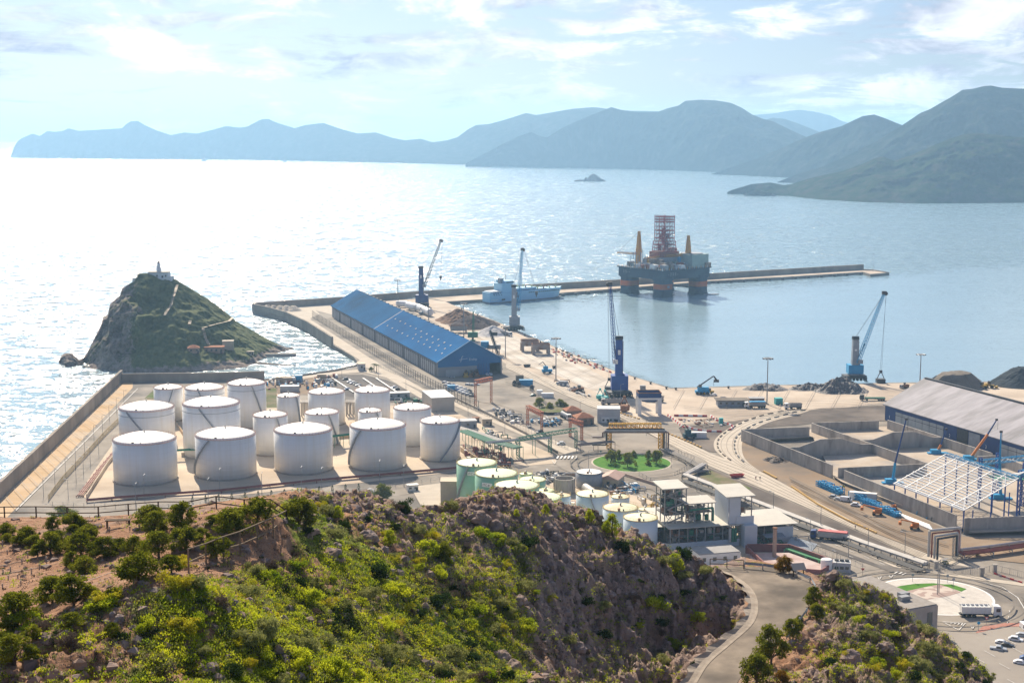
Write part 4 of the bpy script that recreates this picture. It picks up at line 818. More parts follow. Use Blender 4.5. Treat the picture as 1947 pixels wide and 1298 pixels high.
def grey_warehouse():
    A = G(1683.4, 799, 3); rz = math.atan2(-106, 38.6) + math.pi / 2 ; W, Ln, ev, ap = 53, 185, 9.8, 23.2
    t = thing('grey_warehouse', 'long warehouse with a dusty lilac grey roof and dark blue walls at the right edge', 'warehouse', A, rz)
    # local y axis points away from the camera; the building runs towards the camera (negative y)
    rf = M('dusty grey roof', (0.27, 0.255, 0.28), (0.37, 0.35, 0.38), 0.25, 0.7, spec=0.2, stretch=(0.3, 1, 0.3), c3=(0.19, 0.18, 0.19), s3=0.09)
    b = MB(); b.ext([(-1.5, ev - 0.3), (W / 2, ap), (W + 1.5, ev - 0.3), (W + 1.5, ev - 0.7), (W / 2, ap - 0.5), (-1.5, ev - 0.7)], -Ln, 1.2); b.build('roof', rf, t)
    b = MB(); b.box(W / 2, -Ln / 2, ap - 0.4, 1.6, Ln, 0.9); b.build('ridge_cap', dark, t)
    for k in range(30): b = MB(); b.ext([(-1.5, ev - 0.26), (W / 2 - 1, ap - 0.5), (W / 2 - 1, ap - 0.6), (-1.5, ev - 0.4)], -k * 6 - 0.12, -k * 6); b.build('roof_seam', greyp, t)
    b = MB(); b.ext([(0, 0), (0, ev - 0.5), (W / 2, ap - 0.7), (W, ev - 0.5), (W, 0)], 0.3, 0.6); b.build('gable', navy, t)
    b = MB(); b.box(0, -Ln / 2, 0, 0.4, Ln - 0.5, ev - 0.6); b.build('side_wall', navy, t)
    b = MB(); b.box(W, -Ln / 2, 0, 0.4, Ln - 0.5, ev - 0.6); b.build('far_wall', navy, t)
    pw = M('translucent wall panel', (0.34, 0.37, 0.38), (0.42, 0.45, 0.46), 0.2, 0.4)
    for s, e in ((10, 54), (100, 145)):
        n = 7
        for k in range(n): w_ = (e - s) / n; b = MB(); b.box(-0.3, -(s + w_ * (k + 0.5)), 0.3, 0.3, w_ - 0.45, ev - 3.2); b.build('wall_panel', pw, t)
        b = MB(); b.box(-0.45, -(s + e) / 2, 5.0, 0.25, e - s, 0.2); b.build('wall_rail', dark, t)
    b = MB(); b.box(-0.3, -70, 0, 0.4, 9, ev - 1.4); b.build('open_doorway', dark, t)
    b = MB(); b.box(-0.5, -80, 0, 0.4, 9, ev - 1.6); b.build('sliding_door', greyp, t)
    for k, y in enumerate((4, 59, 89, 150)): text(str((1, 2, 3, 4)[k]), 'door_number', white, t, (-0.62, -y, 2.2), 2.4, -math.pi / 2)
    return A, rz
GA, GR = grey_warehouse()
# concrete storage bays, drawn on their wall tops at z=9.6
WT = 9.6
def bay(pts, label, mat=None, prof=None, top=True):
    q = [G(x, y, WT) for x, y in pts]; b = MB()
    for i in range(len(q) - 1):
        a, c = q[i], q[i + 1]; d = c - a; d.z = 0; d.normalize(); s_ = V((-d.y, d.x, 0)) * 0.35
        if prof:
            n = 24; 
            for k in range(n):
                f0, f1 = k / n, (k + 1) / n; p0, p1 = a.lerp(c, f0), a.lerp(c, f1); h0, h1 = WT + prof(f0), WT + prof(f1)
                b.add([(p0.x - s_.x, p0.y - s_.y, 3), (p1.x - s_.x, p1.y - s_.y, 3), (p1.x + s_.x, p1.y + s_.y, 3), (p0.x + s_.x, p0.y + s_.y, 3), (p0.x - s_.x, p0.y - s_.y, h0), (p1.x - s_.x, p1.y - s_.y, h1), (p1.x + s_.x, p1.y + s_.y, h1), (p0.x + s_.x, p0.y + s_.y, h0)], [(4, 5, 6, 7), (0, 1, 5, 4), (2, 3, 7, 6)])
        else: b.prism([a - s_, c - s_, c + s_, a + s_], 3, WT)
    return solo(b, 'bay_wall', wallg, label, 'wall', (q[0].x, q[0].y, 3), 'cast concrete walls of the storage bays')
sheet('bay_floor', [(1412, 838), (1545, 830), (1585, 905), (1600, 915), (1850, 1012), (2200, 1000), (2200, 905), (1900, 870), (1690, 810), (1560, 812)], M('bay floor', (0.52, 0.45, 0.37), (0.42, 0.33, 0.24), 0.06, 0.9, c3=(0.33, 0.30, 0.27), s3=0.04))
bay([(1410.5, 816), (1583, 883.5)], 'long outer concrete wall along the brown yard, left end beside the curved track')
bay([(1411, 815.5), (1539, 811)], 'back concrete wall of the first storage bay, nearest the curved track')
bay([(1544, 803.5), (1671, 799)], 'back concrete wall of the second bay, behind the middle divider')
bay([(1544, 804), (1762, 879.5)], 'long middle dividing wall running diagonally between the bays')
bay([(1688, 798), (1886.5, 861)], 'long concrete wall nearest the grey warehouse')
gp = lambda f: max(0, min(3.6, (min(f, 1 - f) - 0.12) * 14))
bay([(1500, 850), (1656, 843.5)], 'gable shaped cross wall between the first and the lower left bay', prof=gp)
bay([(1640, 836), (1792, 830.5)], 'gable shaped cross wall in front of the grey warehouse doors', prof=gp)
bay([(1594, 889), (1758, 881)], 'cross wall at the near end of the lower left bay')
bay([(1606, 893.5), (1818.5, 978.5)], 'outer concrete wall behind the blue scaffold stacks, second half')
bay([(1833.5, 984.5), (2100, 975)], 'front concrete wall at the bottom right beside the white roof frame')
bay([(1858, 867), (1901, 865)], 'short concrete wall end between the yellow crane boom and the blue column')
bay([(1905, 868), (2010, 905)], 'concrete wall at the right edge below the blue steelwork')
# white steel roof frame going up over the bays
def steel_frame():
    E1 = G(1700, 917, 12.5); d = V((0.335, -0.942, 0)); n = V((0.942, 0.335, 0)); Ln, Wd, z0, z1 = 49, 27, 12.0, 23.4
    t = thing('roof_frame', 'white steel roof frame under construction, tilted purlins on blue columns', 'steel frame', (E1.x, E1.y, 3)); o = V((E1.x, E1.y, 3))
    wp = M('white steel', (0.85, 0.85, 0.83), (0.78, 0.78, 0.76), 1, 0.5)
    def pt(a, b_): return E1 - o + d * a + n * b_ + V((0, 0, (z1 - z0) * b_ / Wd + (z0 - 12.5)))
    rw = [0, 8, 16, 24.5, 33, 41, 49]
    for k in range(16):
        b = MB(); f = 2.2 + k * (Wd - 2.2) / 15; b.beam(pt(-1 if k % 2 else 0, f), pt(Ln if k > 2 else Ln - 1, f), 0.42); b.build('purlin', wp, t)
    for a in rw: b = MB(); b.beam(pt(a, 0), pt(a, Wd), 0.38); b.build('rafter', wp, t)
    for k in (0, 0.9): b = MB(); b.beam(pt(-0.5, k), pt(Ln, k), 0.55); b.build('eave_girder', wp, t)
    for a in (41, 8):
        for j in range(4): b = MB(); f0, f1 = Wd * j / 4, Wd * (j + 1) / 4; b.beam(pt(a, f0), pt(a + 8, f1), 0.28); b.beam(pt(a + 8, f0), pt(a, f1), 0.28); b.build('cross_brace', wp, t)
    for a in rw:
        for bb, zt in ((0.3, z0), (Wd, z1)):
            p = pt(a, bb); b = MB(); b.beam((p.x, p.y, 0), (p.x, p.y, p.z), 0.5); b.build('column', cblue, t)
    b = MB(); b.lattice(pt(0, Wd), pt(Ln, Wd), 1.6, 1.6, 14, 0.2); b.build('ridge_truss', azure, t)
    for j in range(3):
        a = 46 - 2 * j; b = MB(); q = pt(a, Wd); r_ = q + n * 30 + V((0, 0, 9 - 4 * j)); b.beam(q, r_, 0.4); b.build('rising_rafter', wp, t)
    for k in range(6):
        p = pt(Ln + 1 - k * 0, 4 + k * 9); p.z = 0; b = MB(); b.beam(p, p + V((0, 0, 15 if k else 9)), 0.4); b.build('column', cblue, t)
    return t
steel_frame()
def blue_tower():
    A = G(1935, 985, 3); t = thing('steel_tower', 'dark blue steel lattice columns at the right edge behind the front wall', 'steel frame', A)
    for k, (x, y) in enumerate(((0, 0), (7, 14), (-9, 24), (2, 34), (14, 2))):
        b = MB(); b.lattice((x, y, 0), (x, y, 21), 1.2, 1.2, 9, 0.25); b.build('lattice_column', cblue, t)
    b = MB(); b.lattice((-9, 24, 19), (16, 34, 19), 2, 2, 9, 0.22); b.build('truss', azure, t)
    b = MB(); b.lattice((0, 0, 20), (16, 14, 20), 1.6, 1.6, 8, 0.22); b.build('truss', azure, t)
    b = MB(); b.box(4, 16, 14, 22, 10, 0.3); b.build('work_platform', green, t)
blue_tower()

# ================================================================ CRANES
def mobile_crane(name, label, px, py, ptop, tip, foot, grab=None, col=cblue, boomc=None, wd=5.2, yaw=0.0, house=(10, 9, 7), towc=None, grabm=dark, rope_end=None):
    A = G(px, py, 3); t = thing(name, label, 'crane', A, 0, 'mobile harbour cranes'); D = A.y; towc = towc or col
    Ht = zat(D, ptop) - 3; tp = P(tip[0], tip[1], D + 3) - A; ft = P(foot[0], foot[1], D - wd * 0.45) - A
    b = MB(); b.box(0, 0, 1.6, 15, 8.5, 1.8, yaw); b.build('chassis', dark, t)
    for sx in (-1, 1):
        for sy in (-1, 1):
            b = MB(); c, s = math.cos(yaw), math.sin(yaw); p = V((sx * 6.5 * c - sy * 7.5 * s, sx * 6.5 * s + sy * 7.5 * c, 0)); q = V((sx * 6.5 * c - sy * 3 * s, sx * 6.5 * s + sy * 3 * c, 0))
            b.beam(q + V((0, 0, 2.4)), p + V((0, 0, 2.4)), 0.9); b.build('outrigger', dark, t); b = MB(); b.tube((p.x, p.y, 0), (p.x, p.y, 2.3), 0.4, 8); b.lathe([(1.3, 0), (1.3, 0.35), (0, 0.4)], 10, tuple(p)); b.build('support_foot', dark, t)
    for k in range(6):
        for sx in (-1, 1): b = MB(); x = -6 + k * 2.4; y = sx * 4.0; c, s = math.cos(yaw), math.sin(yaw); b.tube((x * c - (y - .5) * s, x * s + (y - .5) * c, 1), (x * c - (y + .5) * s, x * s + (y + .5) * c, 1), 1.0, 12); b.build('wheel', tyre, t)
    b = MB(); b.lathe([(3.2, 3.4), (3.2, 4.4), (0, 4.5)], 20); b.build('slewing_ring', steel, t)
    b = MB(); b.box(0.6, 1.5, 4.4, house[0], house[1], house[2], 0); b.box(1, 1.5, 4.4 + house[2], house[0] * 0.5, house[1] * 0.5, 1.0); b.build('machine_house', col, t)
    b = MB(); b.add([(-wd / 2, -wd / 2, 4.4), (wd / 2, -wd / 2, 4.4), (wd / 2, wd / 2, 4.4), (-wd / 2, wd / 2, 4.4), (-wd * .4, -wd * .4, Ht), (wd * .4, -wd * .4, Ht), (wd * .4, wd * .4, Ht), (-wd * .4, wd * .4, Ht)], [(3, 2, 1, 0), (4, 5, 6, 7), (0, 1, 5, 4), (1, 2, 6, 5), (2, 3, 7, 6), (3, 0, 4, 7)]); b.build('tower', towc, t)
    b = MB(); b.box(0, 0, Ht, wd * 0.95, wd * 0.95, 0.7); b.tube((-wd * .5, 0, Ht + 1.2), (wd * .5, 0, Ht + 1.2), 1.0, 10); b.build('tower_head', dark, t)
    b = MB(); b.box(0, -wd * .4 - 0.05, Ht - 9.5, wd * 0.32, 0.2, 3); b.build('tower_opening', white, t)
    b = MB(); b.box(wd * 0.5, 0, 5, 0.5, 1.0, Ht - 6); b.build('ladder', steel, t)
    b = MB(); sx = -1 if tip[0] < px else 1; b.box(ft.x + (0 if abs(ft.x) > 2 else sx * 2), ft.y, ft.z - 0.4, 3.0, 3.0, 2.6); b.build('cab', white if col is cblue else greyp, t)
    b = MB(); b.lattice(ft, tp, 2.4, 1.3, 22, 0.26); b.build('boom', boomc or col, t)
    b = MB(); b.box(tp.x, tp.y, tp.z - 0.5, 2.8, 2.0, 2.2); b.tube((tp.x + sx * 1.2, tp.y - 0.6, tp.z), (tp.x + sx * 1.2, tp.y + 0.6, tp.z), 1.3, 12); b.build('boom_head', dark, t)
    b = MB()
    for yy in (-0.8, 0.8): b.tube((0, yy, Ht + 1.4), (tp.x, tp.y + yy, tp.z), 0.09, 4)
    b.tube((sx * 1.0, 0, Ht * 0.45), ft.lerp(tp, 0.28), 0.3, 6); b.build('stay_rope', dark, t)
    if grab:
        g = G(grab[0], grab[1], 3) - A; zt = 4.6; 
        if rope_end: g = P(grab[0], grab[1], D + 3) - A; zt = g.z
        b = MB()
        for yy in (-0.5, 0.5): b.tube((tp.x + sx * 1.4, tp.y + yy, tp.z), (g.x + yy, g.y, zt + 3.6), 0.08, 4)
        b.build('hoist_rope', dark, t)
        if not rope_end:
            b = MB(); b.box(g.x, g.y, 0, 5.6, 4.5, 2.6)
            for a in (-1, 1): b.beam((g.x + a * 2.4, g.y, 2.6), (g.x + a * 0.5, g.y, 6.8), 0.45)
            b.box(g.x, g.y, 6.4, 1.8, 1.4, 1.9); b.build('grab', grabm, t)
        else: b = MB(); b.box(g.x, g.y, zt + 0.8, 2.2, 1.4, 2.8); b.tube((g.x, g.y, zt - 1), (g.x, g.y, zt + 0.9), 0.5, 8); b.build('hook_block', dark, t)
    return t
mobile_crane('harbour_crane', 'navy crane at the far end of the quay behind the blue roof, boom leaning right', 801, 583, 510, (838, 458), (806.5, 545), (838, 531), navy, dark, 4.8, 0.1, (12, 9, 7), rope_end=True)
mobile_crane('harbour_crane', 'grey blue crane standing in front of the pale blue ship, boom nearly upright', 977, 627, 546, (993, 475), (985, 590), (1020, 562), greyp, azure, 4.4, 0.35, (9, 8, 7), rope_end=True)
mobile_crane('harbour_crane', 'tall bright blue crane in the middle of the quay with a leaning lattice boom', 1176, 753, 645, (1160, 541), (1170, 690), (1158, 742), cblue, None, 5.0, 0.25, (10.5, 9, 9))
mobile_crane('harbour_crane', 'grey towered crane with a light blue base behind the scrap heap, boom leaning right', 1624, 722, 645, (1681, 558), (1630, 690), (1674, 727), azure, azure, 4.6, 0.0, (10, 8, 6), greyp)
def reach_crane():
    A = G(1335, 749, 3); t = thing('material_handler', 'blue material handler with a long dark boom raised to the right over the quay', 'crane', A); D = A.y
    b = MB(); b.box(0, 0, 1.0, 9, 4, 1.5); b.box(0.5, 0, 2.5, 7, 3.6, 2.2); b.build('body', azure, t); b = MB(); b.box(-1.5, -1, 4.7, 2, 1.6, 1.8); b.build('cab', glass, t)
    for k in range(4):
        for s in (-1, 1): b = MB(); b.tube((-3.2 + 2.1 * k, s * 1.6, 0.9), (-3.2 + 2.1 * k, s * 2.3, 0.9), 0.9, 12); b.build('wheel', tyre, t)
    p = P(1357, 714.5, D) - A; b = MB(); b.tube((-3.3, 0, 4.4), p, 0.55, 6, 0.4); b.build('boom', dark, t); q = P(1362, 722, D) - A; b = MB(); b.tube(p, q, 0.4, 6, 0.7); b.box(q.x, q.y, q.z - 1.4, 3.2, 2, 1.6); b.build('grapple', dark, t)
    b = MB(); r_ = P(1357, 733, D) - A; b.tube(P(1357, 724, D) - A, r_, 0.12, 5); b.build('hanging_chain', dark, t)
reach_crane()
def telecrane(label, px, py, tip, mid, c0, c1, body=True):
    A = G(px, py, 3); t = thing('telescopic_crane', label, 'crane', A, 0, 'telescopic cranes among the concrete bays'); D = A.y
    tp = P(tip[0], tip[1], D) - A; m = P(mid[0], mid[1], D) - A
    if body:
        b = MB(); b.box(0, 0, 0.9, 10, 2.8, 1.4); b.box(-1, 0, 2.3, 5, 2.8, 1.6); b.build('carrier', azure, t)
        for k in range(4):
            for s in (-1, 1): b = MB(); b.tube((-3.8 + 2.4 * k, s * 1.1, 0.7), (-3.8 + 2.4 * k, s * 1.6, 0.7), 0.7, 10); b.build('wheel', tyre, t)
    b = MB(); b.tube((0, 0, 2.8), m, 0.75, 6, 0.6); b.build('boom_base', c0, t); b = MB(); b.tube(m, tp, 0.45, 6, 0.3); b.build('boom_extension', c1, t)
    b = MB(); b.box(tp.x, tp.y, tp.z - 0.3, 1.2, 0.8, 0.9); b.tube((tp.x + 0.7, tp.y, tp.z), (tp.x + 0.7, tp.y, tp.z - 5), 0.07, 4); b.build('boom_head', dark, t)
telecrane('blue telescopic crane standing left of the white roof frame, boom almost upright', 1697, 925, (1723, 797), (1702, 880), azure, navy)
telecrane('orange and blue telescopic boom rising behind the white roof frame, left one', 1782, 868, (1799, 816), (1789, 845), orange, navy)
telecrane('orange and blue telescopic boom leaning right, in front of the grey warehouse wall', 1845, 880, (1895, 798), (1878, 825), orange, navy)
telecrane('upright blue telescopic crane inside the bays behind the front wall', 1902, 955, (1903.5, 821), (1901, 880), azure, azure)

# ---------------------------------------------------------------- the moored ship
def ship():
    s_, e_ = G(924, 576.5, 0), G(1067, 564, 0); d = (e_ - s_); Ln = d.length; rz = math.atan2(d.y, d.x); B = 17
    t = thing('cargo_ship', 'pale blue livestock carrier moored along the breakwater', 'ship', s_, rz)
    lb = M('pale blue hull paint', (0.30, 0.56, 0.74), (0.35, 0.60, 0.77), 0.1, 0.5); rd = M('dark boot topping', (0.12, 0.12, 0.15), (0.16, 0.15, 0.18), 0.3)
    st = [(0, 0.72, 11), (4, 0.9, 11), (12, 1, 9.8), (30, 1, 9.6), (Ln - 26, 1, 9.8), (Ln - 14, 0.8, 10.2), (Ln - 5, 0.42, 10.8), (Ln, 0.04, 11.4)]
    def hull(z0, z1f, nar, mat, nm):
        vs, fs = [], []
        for x, w_, zt in st:
            z1 = z1f if z1f else zt; k0 = nar; xx0 = x if x < Ln - 20 else x - 4 * (x - Ln + 20) / 20
            for sy in (-1, 1):
                vs += [(xx0 if z0 < 2 else x, sy * w_ * B / 2 * (k0 if z0 < 2 else 1), z0), (x, sy * w_ * B / 2, z1)]
        n = len(st)
        for i in range(n - 1): a, c = 4 * i, 4 * (i + 1); fs += [(a, c, c + 1, a + 1), (a + 2, a + 3, c + 3, c + 2), (a + 1, c + 1, c + 3, a + 3)]
        fs += [(0, 1, 3, 2), (4 * n - 4, 4 * n - 2, 4 * n - 1, 4 * n - 3)]; mesh_obj(nm, vs, fs, mat, t)
    hull(-1, 1.2, 0.9, rd, 'boot_topping'); hull(1.2, None, 0.95, lb, 'hull')
    b = MB(); b.box(Ln * 0.62, 0, 9.7, Ln * 0.62, B - 0.8, 1.4); b.build('upper_deck', lb, t)
    b = MB(); b.box(Ln * 0.45, 0, 11.1, Ln * 0.3, B - 2, 2.4); b.build('pen_deck', lb, t)
    b = MB(); b.box(Ln * 0.225, 0, 9.6, Ln * 0.14, B - 3, 9.5); b.box(Ln * 0.245, 0, 19.1, Ln * 0.10, B - 1, 2.6); b.build('bridge_tower', lb, t)
    b = MB(); b.box(Ln * 0.25, 0, 19.8, Ln * 0.10 + 0.3, B - 0.7, 1.0); b.build('bridge_window', glass, t)
    b = MB(); b.box(Ln * 0.19, 0, 19.1, 4.5, 4, 5); b.build('funnel', greyp, t)
    b = MB(); b.tube((Ln * 0.25, 0, 21.5), (Ln * 0.25, 0, 28), 0.25, 6); b.beam((Ln * .25, -3, 24.5), (Ln * .25, 3, 24.5), 0.2); b.build('mast', steel, t)
    b = MB(); b.tube((Ln - 7, 0, 10.5), (Ln - 7, 0, 21), 0.28, 6); b.build('foremast', steel, t)
    b = MB(); b.box(Ln * 0.31, -B / 2 - 0.05, 4.3, Ln * 0.075, 0.3, 5.6); b.build('side_opening', rust, t)
    for k in range(16):
        b = MB(); b.box(Ln * 0.50 + k * 2.6, -B / 2 * (1 if k < 10 else 1 - 0.025 * (k - 10)) - 0.08, 8.2, 1.9, 0.3, 0.8); b.build('ventilation_slot', dark, t)
    b = MB(); b.box(Ln * 0.52, -B / 2 + 0.33, 10.9, Ln * 0.42, 0.16, 0.7); b.build('dark_stripe', navy, t)
    for k in range(14): b = MB(); x = Ln * 0.36 + k * 3.9; b.lathe([(0.7, 0), (0.7, 1.4), (1.1, 1.5), (1.1, 2.0), (0, 2.2)], 10, (x, (-1) ** k * 4.5, 11.1 if x > Ln * .6 else 13.5)); b.build('ventilator', M('pale yellow green paint', (0.55, 0.56, 0.30), (0.45, 0.45, 0.22), 1) if k % 3 else rust, t)
    for k in range(5): b = MB(); b.box(2 + k * 1.7, -B / 2 * (0.82 + 0.03 * k) - 0.12, 3.0, 0.9, 0.3, 0.8); b.build('stern_port', white, t)
    b = MB(); b.box(15.5, -B / 2 - 0.1, 2.6, 4.2, 0.3, 1.6); b.build('side_door', dark, t)
    b = MB(); b.box(8, 0, 11, 12, B * 0.7, 1.0); b.build('stern_deck', white, t)
    for k in range(4): b = MB(); b.path([(3 + 3 * k, -B / 2 + 0.2, 11), (3.9 + 3 * k, -B / 2 - 0.2, 8), (4.8 + 3 * k, -B / 2 - 0.2, 11 - k)], 0.2, 5); b.build('stern_frame', navy, t)
ship()

# ---------------------------------------------------------------- the drilling rig
def rig():
    c = V((161.5, 1507, 0)); t = thing('drilling_rig', 'big semi-submersible drilling rig with orange banded dark columns in the harbour', 'oil rig', c, R(37.5)); h = 25.5
    hb = M('dark rig hull', (0.006, 0.035, 0.075), (0.012, 0.055, 0.10), 0.08, 0.6, c3=(0.02, 0.07, 0.11), s3=0.06); ob = M('orange band', (0.55, 0.12, 0.03), (0.42, 0.11, 0.05), 0.2, 0.7)
    def rr(cx, cy, w_, z0, z1, b, fl=0.0):
        p = []; r_ = w_ * 0.28
        for qx, qy, a0_ in ((1, 1, 0), (-1, 1, 90), (-1, -1, 180), (1, -1, 270)):
            for k in range(5): a = R(a0_ + k * 22.5); p.append((cx + qx * (w_ / 2 - r_) + r_ * math.cos(a), cy + qy * (w_ / 2 - r_) + r_ * math.sin(a)))
        b.prism(p, z0, z1)
    for sx in (-1, 1):
        for sy in (-1, 1):
            b = MB(); rr(sx * h, sy * h, 16.6, -4, 8.5, b); rr(sx * h, sy * h, 16.6, 13.8, 21, b); rr(sx * h, sy * h, 18.6, 17.5, 21, b); rr(sx * h, sy * h, 18, -4, 2, b); b.build('column', hb, t)
            b = MB(); rr(sx * h, sy * h, 16.7, 8.4, 13.9, b); b.build('orange_band', ob, t)
            b = MB(); b.box(sx * h + (8.4 if sx > 0 else 0), sy * h - 8.42 * (1 if sy < 0 else -1), 9.6, 3.2, 0.1, 2.8); b.build('draught_mark', greyp, t)
    b = MB(); b.box(0, h, -5, 2 * h + 26, 15, 4.2); b.build('pontoon', hb, t); b = MB(); b.box(0, -h, -5, 2 * h + 26, 15, 4.2); b.build('pontoon', hb, t)
    b = MB(); b.box(0, 0, 18.6, 69, 67, 9.2); b.box(0, 0, 27.8, 72, 70, 1.2); b.build('deck_hull', hb, t)
    b = MB(); b.beam((-h, -h, 6), (-h, h, 6), 1.6); b.build('brace', hb, t); b = MB(); b.beam((h, -h, 6), (h, h, 6), 1.6); b.build('brace', hb, t)
    random.seed(11); md = M('deck clutter paint', (0.35, 0.30, 0.24), (0.18, 0.12, 0.10), 0.3, 0.7)
    mats = [md, greyp, white, redoxide, yellow, hb, M('pale green grey', (0.33, 0.42, 0.38), (0.27, 0.36, 0.33), 0.3)]
    for k in range(90):
        x, y = random.uniform(-32, 32), random.uniform(-32, 32); ed = max(abs(x), abs(y)); hh_ = random.uniform(2, 5) if ed > 22 else random.uniform(4, 10)
        b = MB(); b.box(x, y, 29, random.uniform(2.5, 8), random.uniform(2.5, 8), hh_); b.build('deck_module', mats[random.choice([0, 0, 1, 2, 3, 4, 6])], t)
    b = MB(); b.box(21, -20, 29, 24, 26, 13.5); b.build('accommodation_block', mats[6], t); b = MB(); b.lathe([(12, 42.6), (12, 43.4), (0, 43.5)], 8, (21, -20, 0)); b.build('helideck', greyp, t)
    for k in range(5): b = MB(); b.box(33.05, -30 + k * 4.6, 31, 0.2, 1.5, 10 if k % 2 else 8); b.build('block_window', greyp, t)
    b = MB(); b.box(2, -2, 29, 34, 24, 10); b.build('drill_house', greyp, t); b = MB(); b.box(0, 0, 39, 26, 18, 6); b.build('drill_floor', redoxide, t); b = MB(); b.box(16, 8, 39, 12, 10, 8); b.build('winch_house', redoxide, t)
    for x in (7, 11): b = MB(); b.box(x, -15.5, 34, 3, 3, 6); b.build('blue_tank', azure, t)
    rp = M('derrick red', (0.28, 0.035, 0.05), (0.34, 0.06, 0.07), 0.5); wl = M('derrick grey', (0.30, 0.30, 0.33), (0.22, 0.2, 0.23), 0.5)
    W2 = 7.3
    def dz(z): return W2 * (1.22 if z < 50 else (1.12 if z < 57 else 1.0))
    lv = [45, 48.5, 52, 55.5, 59, 63, 67, 71, 76, 78.5, 81.5]
    for j, z in enumerate(lv):
        b = MB(); q = dz(z)
        for s in (-1, 1):
            b.beam((-q, s * q, z), (q, s * q, z), 0.9 if j % 2 == 0 or j > 7 else 0.4); b.beam((s * q, -q, z), (s * q, q, z), 0.9 if j % 2 == 0 or j > 7 else 0.4)
        b.beam((0, -q, z), (0, q, z), 0.5); b.build('derrick_ring', rp, t)
    for x in (-1, -0.66, -0.33, 0, 0.33, 0.66, 1):
        for y in (-1, 0, 1):
            if abs(x) < 1 and y == 0: continue
            b = MB(); b.beam((x * dz(45), y * dz(45), 45), (x * dz(56), y * dz(56), 56), 0.6); b.beam((x * W2, y * W2, 56), (x * W2, y * W2, 83 if y else 81), 0.55); b.build('derrick_leg', wl if abs(x) < 1 else rp, t)
    for s in (-1, 1):
        b = MB()
        for j in range(len(lv) - 1):
            for x0, x1 in ((-1, -0.33), (-0.33, 0.33), (0.33, 1)):
                q0, q1 = dz(lv[j]), dz(lv[j + 1]); b.beam((x0 * q0, s * q0, lv[j]), (x1 * q1, s * q1, lv[j + 1]), 0.22); b.beam((s * q0, x1 * q0, lv[j]), (s * q1, x0 * q1, lv[j + 1]), 0.22)
        b.build('derrick_bracing', wl, t)
    for x, y, z in ((-5, 2, 46), (4, 1, 47), (0, -4, 50), (5, 4, 52), (-5, -4, 53), (-3, 2, 57), (3, -2, 58), (2, 3, 64), (-4, -3, 61)): b = MB(); b.box(x, y, z, 3, 3, 5.5); b.build('travelling_block', rp, t)
    yl = M('crane ochre', (0.65, 0.30, 0.04), (0.52, 0.22, 0.04), 0.4)
    rig_inv = -R(37.5)
    def loc(px, D, z): # world pixel column -> local coordinates
        wx = (px - CX) / FPX * D - c.x; wy = D - c.y; return V((wx * math.cos(rig_inv) - wy * math.sin(rig_inv), wx * math.sin(rig_inv) + wy * math.cos(rig_inv), z))
    for px, D, zt, tx in ((1215, 1508, 66, (1174, 44)), (1309, 1500, 62, (1226, 39))):
        p = loc(px, D, 28); b = MB(); b.tube(p, p + V((0, 0, 15)), 3.0, 10); b.build('crane_pedestal', yl, t); b = MB(); b.tube(p + V((0, 0, 15)), p + V((0, 0, zt - 28)), 3.4, 4, 1.5); b.build('crane_mast', yl, t)
        q = loc(tx[0], D - 8, tx[1]); b = MB(); b.lattice(p + V((0, 0, 14)), q, 2.4, 1.2, 16, 0.35); b.build('crane_boom', yl, t)
        b = MB(); b.tube(p + V((0, 0, zt - 28)), q, 0.16, 4); b.build('boom_rope', dark, t)
    for k in range(7): b = MB(); p = loc(1200 + 4.5 * k, 1478 + (k % 3) * 4, 29); b.tube(p, p + V((0, 0, 14 + k % 3 * 3)), 0.4, 5); b.build('vent_pipe', greyp, t)
    for k in range(22):
        b = MB(); a = k / 22; x = -36 + 72 * a; b.beam((x, -35.5, 28.5), (x, -35.5, 31), 0.3); b.beam((-36, x, 28.5), (-36, x, 31), 0.3); b.build('deck_stanchion', yl if k % 2 else white, t)
    text('- 2 2 E -', 'lettering', greyp, t, (-26, -33.8, 22.6), 4.4, 0); text('2 5 - -', 'lettering', greyp, t, (-34.8, 26, 22.6), 4.4, -math.pi / 2)
rig()
tag(mesh_obj('floating_pontoon', *(lambda b: (b.v, b.f))(MB().box(0, 0, -0.3, 16, 4, 1.2)), greyp, None, G(1352, 560, 0), 0.2), 'small grey work pontoon floating right of the rig columns', 'pontoon')
# ================================================================ LAMPS AND MASTS
def light_mast(h=30):
    t = thing('light_mast', '', 'light mast', (0, 0, 0), 0, 'tall floodlight masts on the quays'); b = MB(); b.tube((0, 0, 0), (0, 0, h), 0.42, 8, 0.24); b.build('pole', steel, t)
    b = MB(); b.lathe([(2.6, h - 0.5), (2.8, h - 0.3), (2.6, h - 0.1), (2.4, h - 0.3)], 14); [b.beam((0, 0, h - 0.3), (2.6 * math.cos(a), 2.6 * math.sin(a), h - 0.3), 0.16) for a in (0, 1.05, 2.1, 3.14, 4.2, 5.2)]; b.build('lamp_ring', steel, t)
    for k in range(8): b = MB(); a = k * math.pi / 4; b.box(2.9 * math.cos(a), 2.9 * math.sin(a), h - 0.9, 0.9, 0.9, 0.6, a); b.build('floodlight', dark, t)
    b = MB(); b.box(0, 0, 0, 1.8, 1.8, 0.5); b.build('base_block', wallg, t); return t
LM = light_mast(); first = True
